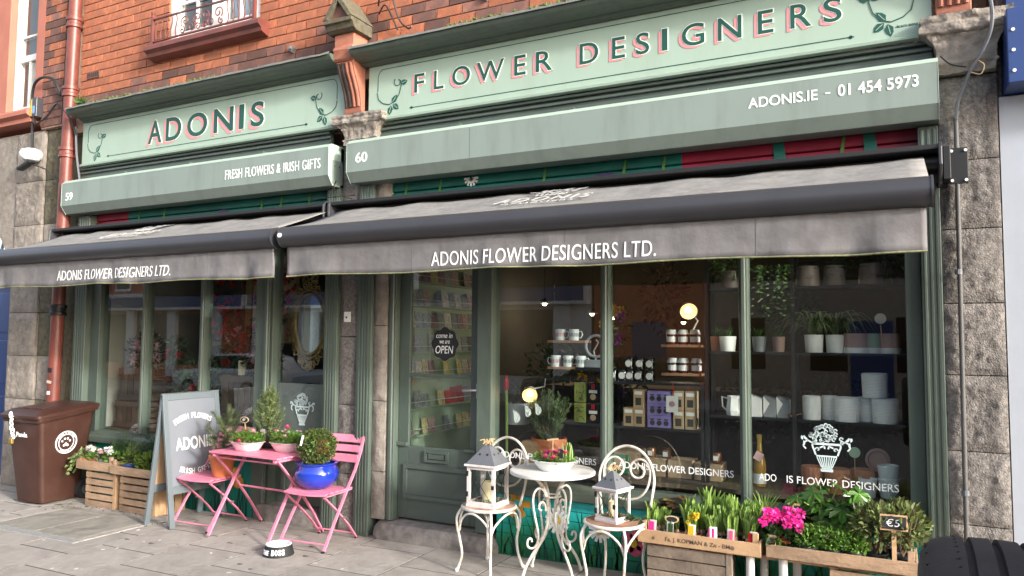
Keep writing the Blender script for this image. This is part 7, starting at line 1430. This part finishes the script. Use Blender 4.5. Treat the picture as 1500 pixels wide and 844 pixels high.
for k in range(60): a = rnd(0, 2 * PI); L = rnd(.05, .15); hh = rnd(.16, .30); d = Vector((math.cos(a), math.sin(a), 0)); f.blade([Vector((0, 0, .08)) + d * L * u * u + Vector((0, 0, hh * u * (1 - .15 * u))) for u in (0, .3, .6, .85, 1)], (.010, .013, .012, .008, .001), (-d.y, d.x, 0))
f.build('strap_leaves', F_BULB, t, rel=False, fix=False)
t = potted(-1.32, -.08, .375, M_BPLAST, .07, .10, 'bronze leaved heuchera at the back of the bulb tray')
f = MB(); f2 = MB()
for k in range(54): a = rnd(0, 2 * PI); L = rnd(.03, .17); d = Vector((math.cos(a), math.sin(a) * .7, 0)); (f if k % 3 else f2).leaf(d * L + Vector((0, 0, .14 + rnd(0, .10))), d + Vector((0, 0, rnd(-.2, .3))), (0, 0, 1), .075, .075, .15)
f.build('bronze_leaves', F_BRONZE, t, rel=False, fix=False); f2.build('green_leaves', F_PIERIS, t, rel=False, fix=False)
t = thing('price_stake', 'small dark oval price marker standing in the bulb tray', 'tag', (-1.335, -.33, .43)); MB().cyl((0, 0, 0), (0, 0, .09), .003, 6).build('stick', M_RAFFIA, t, rel=False); o_ = MB().lathe([(.001, -.003), (.045, -.003), (.045, .003), (.001, .003)], 20, sy=.5); o_.v = [(v[0], v[2], v[1] + .10) for v in o_.v]; o_.build('rim', M_RAFFIA, t, rel=False); o_ = MB().lathe([(.001, -.001), (.037, -.001), (.037, .001), (.001, .001)], 20, sy=.45); o_.v = [(v[0], v[2] - .0035, v[1] + .10) for v in o_.v]; o_.build('chalk_face', M_CHALK, t, rel=False)
# ---- evergreen tray
t = potted(-.665, -.25, .382, M_CLAY, .06, .09, 'magenta cyclamen at the left end of the evergreen tray'); bush(t, .12, .10, .06, .05, 140, F_DARK, .055, .05); bush(t, .10, .09, .05, .05, 60, F_BERRY, .045, .04)
random.seed(31); blooms(t, [(rnd(-.11, .11), rnd(-.09, .06), .20 + rnd(-.02, .06)) for _ in range(34)], P_MAG, .032, 14)
t = thing('tag_stake', 'bare wooden T shaped plant tag behind the cyclamen', 'tag', (-.615, -.12, .44)); MB().cyl((0, 0, 0), (0, 0, .22), .004, 6).build('stick', M_RAFFIA, t, rel=False); MB().obox((0, 0, .225), (.085, .006, .013), (0, .05, 0)).build('bar', M_RAFFIA, t, rel=False)
for k, (x, y, lb) in enumerate(((-.50, -.28, 'small bright leaved plant next to the cyclamen'), (-.38, -.29, 'second small bright leaved plant along the front of the evergreen tray'), (-.26, -.29, 'third small bright leaved plant along the front of the evergreen tray'), (-.44, -.17, 'small bright leaved plant in the second row, left'), (-.31, -.18, 'small bright leaved plant in the second row with mauve flowers'))):
    t = potted(x, y, .382, M_GPLAST if k == 0 else M_BPLAST, .055, .08, lb); bush(t, .090, .075, .07, .060, 420, F_BERRY, .024, .018)
    if k in (1, 4): blooms(t, [(rnd(-.05, .05), rnd(-.05, .05), .15) for _ in range(4)], P_DUSK, .014, 10)
ft = thing('fatsia_plant', 'fatsia with large glossy lobed leaves behind the evergreen tray', 'plant', (-.42, -.06, .385)); MB().lathe([(.001, 0), (.06, 0), (.085, .13), (.09, .13), (.09, .145), (.08, .145), (.001, .12)], 22).build('pot', M_BPLAST, ft, rel=False, smooth=35)
def palmate():
    vs = [(0, 0, 0)]; n = 7
    for i in range(n):
        a = -2.2 + 4.4 * i / (n - 1); L = 1.0 - .16 * abs(i - 3) / 3 * 1.6
        for (da, r, z) in ((-.44, .50, .03), (-.30, .80, .04), (0, 1.0, -.10), (.30, .80, .04), (.44, .50, .03)):
            vs.append((math.sin(a + da * .8) * L * r, math.cos(a + da * .8) * L * r, z - .10 * r * r))
        
    fs = [(0, i, i + 1) for i in range(1, len(vs) - 1)]
    me = MB().add(vs, fs).mesh('leaf'); me.materials.append(F_FATSIA); return me
pm_ = palmate(); random.seed(8); stp = MB()
for k in range(30):
    a = rnd(0, 2 * PI); r = rnd(.04, .24); x, y = r * math.cos(a) * 1.0, r * math.sin(a) * .45 - .02; z = .20 + rnd(.0, .24) * (1 - r * 1.3); s = rnd(.085, .13)
    yaw = math.atan2(-x, y) if r > .05 else a
    o = link('leaf', pm_, ft, (x, y, z), (rnd(-.9, -.35), rnd(-.3, .3), yaw + PI * 0 + rnd(-.5, .5)), (s, s, s)); stp.tube([(0, 0, .12), (x * .5, y * .5, z * .8), (x, y, z)], .004, 5)
stp.build('stalks', F_BULB, ft, rel=False)
for k, (x, y, n_, lb) in enumerate(((-.14, -.25, 150, 'bronze and cream variegated shrub in the evergreen tray'), (.0, -.24, 150, 'variegated shrub by the five euro sign'), (-.02, -.10, 190, 'leafy shrub at the back right corner of the evergreen tray'))):
    t = potted(x, y, .382, M_BPLAST, .06, .08, lb); stm = MB()
    for j in range(12): a = rnd(0, 2 * PI); q = rnd(.03, .13); stm.tube([(0, 0, .07), (math.cos(a) * q * .5, math.sin(a) * q * .4, .17), (math.cos(a) * q, math.sin(a) * q * .8, .20 + rnd(.02, .16))], .0035, 5)
    stm.build('stems', M_STEMB, t, rel=False); bush(t, .13, .10, .12, .115, n_, F_PIERIS, .052, .030); bush(t, .12, .10, .16, .09, n_ // 2, F_IVY, .048, .028, 'cream_edged_leaves'); bush(t, .10, .08, .14, .10, n_ // 5, F_BRONZE, .035, .015, 'bronze_tips')
t = thing('price_sign', 'small framed chalkboard marked five euro on a stick in the right tray', 'sign', (-.045, -.335, .42), .1); MB().box(-.012, .012, -.006, .006, 0, .20).build('stick', M_CRATEO, t, rel=False); fr_ = MB().box(-.072, .072, -.008, .004, .195, .285).build('frame', M_CRATEO, t, rel=False, bevel=.002); MB().box(-.063, .063, -.0105, -.0082, .204, .276).build('board', M_CHALK, t, rel=False)
lt = MB(); add_text(lt, '€5', (-.04, -.0107, .22), (1, 0, 0), (0, 0, 1), .07, .042, -.005, 1, .1, .0006); lt.build('chalk_price', M_WHITE, t, rel=False, fix=False)
# fallen leaves and flecks on the paving
random.seed(77)
for k, (x, y) in enumerate(((-7.72, -.42), (-7.35, -.33), (-7.62, -.32), (-5.52, -.25), (-8.35, -.45))): tag(MB().leaf((x, y, gz(x) + .006), (1, rnd(-.6, .6), .03), (0, 0, 1), .11 if k == 0 else .07, .035, .1).build('fallen_leaf', F_LIME, fix=False), 'small fallen green leaf on the paving, ' + ('in front of the bin', 'under the left crate', 'between bin and crate', 'under the left pink chair', 'left of the bin')[k], 'leaf', 'fallen leaves')
fk = MB()
for k in range(26): x, y = rnd(-7.5, -3.6), rnd(-1.8, -.7); fk.obox((x, y, gz(x) + .002), (rnd(.015, .035), rnd(.012, .022), .002), (0, -.011, rnd(0, 3)))
dk_ = MB(); so_ = MB()
for k in range(30): x, y = rnd(-8, -3.2), rnd(-1.9, -.4); r_ = rnd(.012, .03); dk_.lathe([(.0005, .0022), (r_, .0018)], 9, (x, y, gz(x)), sy=.7, wob=lambda a: 1 + .25 * math.sin(3 * a))
o = dk_.build('dark_gum_spots', mat('dark_gum', (.10, .09, .08), .9)); o['kind'] = 'stuff'; o['label'] = 'dark trodden chewing gum spots on the paving'
for k in range(160): x = rnd(-7.6, -6.0) if k % 2 else rnd(-1.6, .1); y = rnd(-.62, -.30); so_.obox((x, y, gz(x) + .003), (rnd(.004, .012), rnd(.004, .010), .004), (rnd(0, 1), 0, rnd(0, 3)))
o = so_.build('spilled_soil', M_SOIL); o['kind'] = 'stuff'; o['label'] = 'crumbs of potting soil spilled near the plant crates'
o = fk.build('gum_spots', mat('pale_gum', (.52, .48, .45), .8)); o['kind'] = 'stuff'; o['label'] = 'pale chewing gum spots on the paving'
# ================================================================ OTHER SIDE OF THE STREET (mirrored in the shop glass)
def far_building(x0, x1, h, m, label, shop=None, fas=None, word=None):
    t = thing('street_building', label, 'building', ((x0 + x1) / 2, -16, 0)); MB().box(x0, x1, -20, -16, -.2, h).build('wall', m, t)
    MB().box(x0 - .05, x1 + .05, -20, -15.9, h, h + .2).build('parapet', M_STONEL, t)
    n_ = max(1, int((x1 - x0) / 2.0)); st_ = (x1 - x0) / n_
    for fl in range(1, int(h // 3)):
        for i in range(n_):
            c = x0 + st_ * (i + .5); z = fl * 3 + .7; w = MB().box(c - .45, c + .45, -16.02, -15.985, z, z + 1.6).build('window', M_GLASSD, t); MB().box(c - .52, c + .52, -16.0, -15.93, z - .1, z - .001).build('sill', M_WOODW, w); MB().box(c - .5, c - .45, -16, -15.96, z, z + 1.6).box(c + .45, c + .5, -16, -15.96, z, z + 1.6).box(c - .45, c + .45, -16, -15.96, z + .78, z + .83).build('frame', M_WOODW, w)
    if shop:
        MB().box(x0, x1, -16, -15.6, 2.75, 3.45).build('fascia_box', shop, t); MB().box(x0 + .1, x1 - .1, -15.6, -15.59, 2.85, 3.3).build('fascia_panel', fas, t)
        for i in range(int((x1 - x0) / 2.6)): a = x0 + .5 + i * 2.6; MB().box(a, a + 2.0, -16.01, -15.97, .5, 2.6).build('shop_window', M_GLASSD, t); MB().box(a + 2.0, a + 2.5, -16, -15.85, 0, 2.74).build('pilaster', shop, t)
        if word:
            lt = MB(); add_text(lt, word, ((x0 + x1) / 2 + 1.6, -15.588, 2.93), (-1, 0, 0), (0, 0, 1), 3.2, .28, .02, 1, 0, .01); lt.build('fascia_lettering', M_GOLD, t, fix=False)
    else:
        MB().box((x0 + x1) / 2 - .5, (x0 + x1) / 2 + .5, -16.02, -15.98, 0, 2.2).build('door', M_NAVY, t)
        for i in range(n_): c = x0 + st_ * (i + .5); (abs(c - (x0 + x1) / 2) > 1.0) and MB().box(c - .45, c + .45, -16.02, -15.985, .9, 2.3).build('window', M_GLASSD, t)
    return t
M_FARB = mat('far_red_brick', (.46, .14, .07), .9, var=.2, scale=3); M_FARW = mat('far_white_render', (.75, .74, .72), .8, var=.1); M_FARS = mat('far_beige_stone', (.36, .31, .25), .9, var=.15)
far_building(-40, -22.5, 6.4, M_FARB, 'red brick terrace far along the opposite side of the street', M_FARW, M_NAVY); far_building(-22.4, -8.3, 4.6, M_FARW, 'white shop with dark fascia across the street', M_FARW, M_NAVY, 'EFFIES'); far_building(-8.2, -4.8, 7.2, M_FARB, 'red brick house with white sills across the street'); far_building(-4.7, 3.5, 6.2, M_FARS, 'beige stone building across the street'); far_building(3.6, 16, 6.6, M_FARB, 'red brick terrace across the street to the right', M_FARW, M_NAVY)
def hatchback(loc, m, label):
    t = thing('parked_car', label, 'car', loc); rings = []
    for y, k in ((-.86, 0), (-.80, 1), (0, 1), (.80, 1), (.86, 0)):
        q = .05 if not k else 0; rings.append([(x, y, z - q * (1 if z > .5 else -1)) for x, z in [(-2.0, .35), (-2.05, .62), (-1.98, .85), (-1.0, .95), (-.98, .95), (1.75, .98), (2.02, .85), (2.05, .55), (2.0, .3)]])
    loft(rings).build('body', m, t, rel=False, bevel=.05, seg=3)
    loft([[(x, y * 1, z) for x, z in [(-1.05, .93), (-.35, 1.40), (.9, 1.44), (1.6, 1.32), (1.85, .96)]] for y in (-.70, -.62, .62, .70)]).build('roof', m, t, rel=False, bevel=.05, seg=3)
    for y in (-.712, .712): MB().prism([(-.85, .98), (-.33, 1.34), (.85, 1.37), (1.4, 1.28), (1.55, .98)], 'y', y - .004, y + .004).build('side_window', M_GLASSD, t, rel=False)
    MB().obox((-.76, 0, 1.16), (.012, 1.2, .70), (0, -.98, 0)).build('windscreen', M_GLASSD, t, rel=False)
    for x in (-1.3, 1.25):
        for y in (-.88, .72): w = MB().tube([(x, y, .31), (x, y + .16, .31)], .31, 28).build('wheel', M_RUBBER, t, rel=False, smooth=35); MB().cyl((x, y - .005, .31), (x, y + .165, .31), .19, 20).build('hub', M_STEEL, w, rel=False)
    for y in (-.62, .62): MB().obox((-2.0, y, .70), (.1, .3, .14)).build('headlight', M_WHITE, t, rel=False, bevel=.03); MB().obox((2.0, y, .72), (.08, .2, .2)).build('tail_light', P_RED, t, rel=False, bevel=.02)
    return t
M_SILV = mat('silver_car_paint', (.5, .51, .53), .3, metal=.5, coat=.5, var=.02)
hatchback((-13.6, -11.9, gz(-13.6) - .12), M_SILV, 'silver hatchback parked across the street'); hatchback((-6.2, -11.9, gz(-6) - .12), M_CARP, 'dark hatchback parked across the street'); hatchback((-18.6, -11.9, gz(-18) - .12), mat('white_car_paint', (.7, .7, .7), .3, coat=.5, var=.02), 'white hatchback parked across the street')
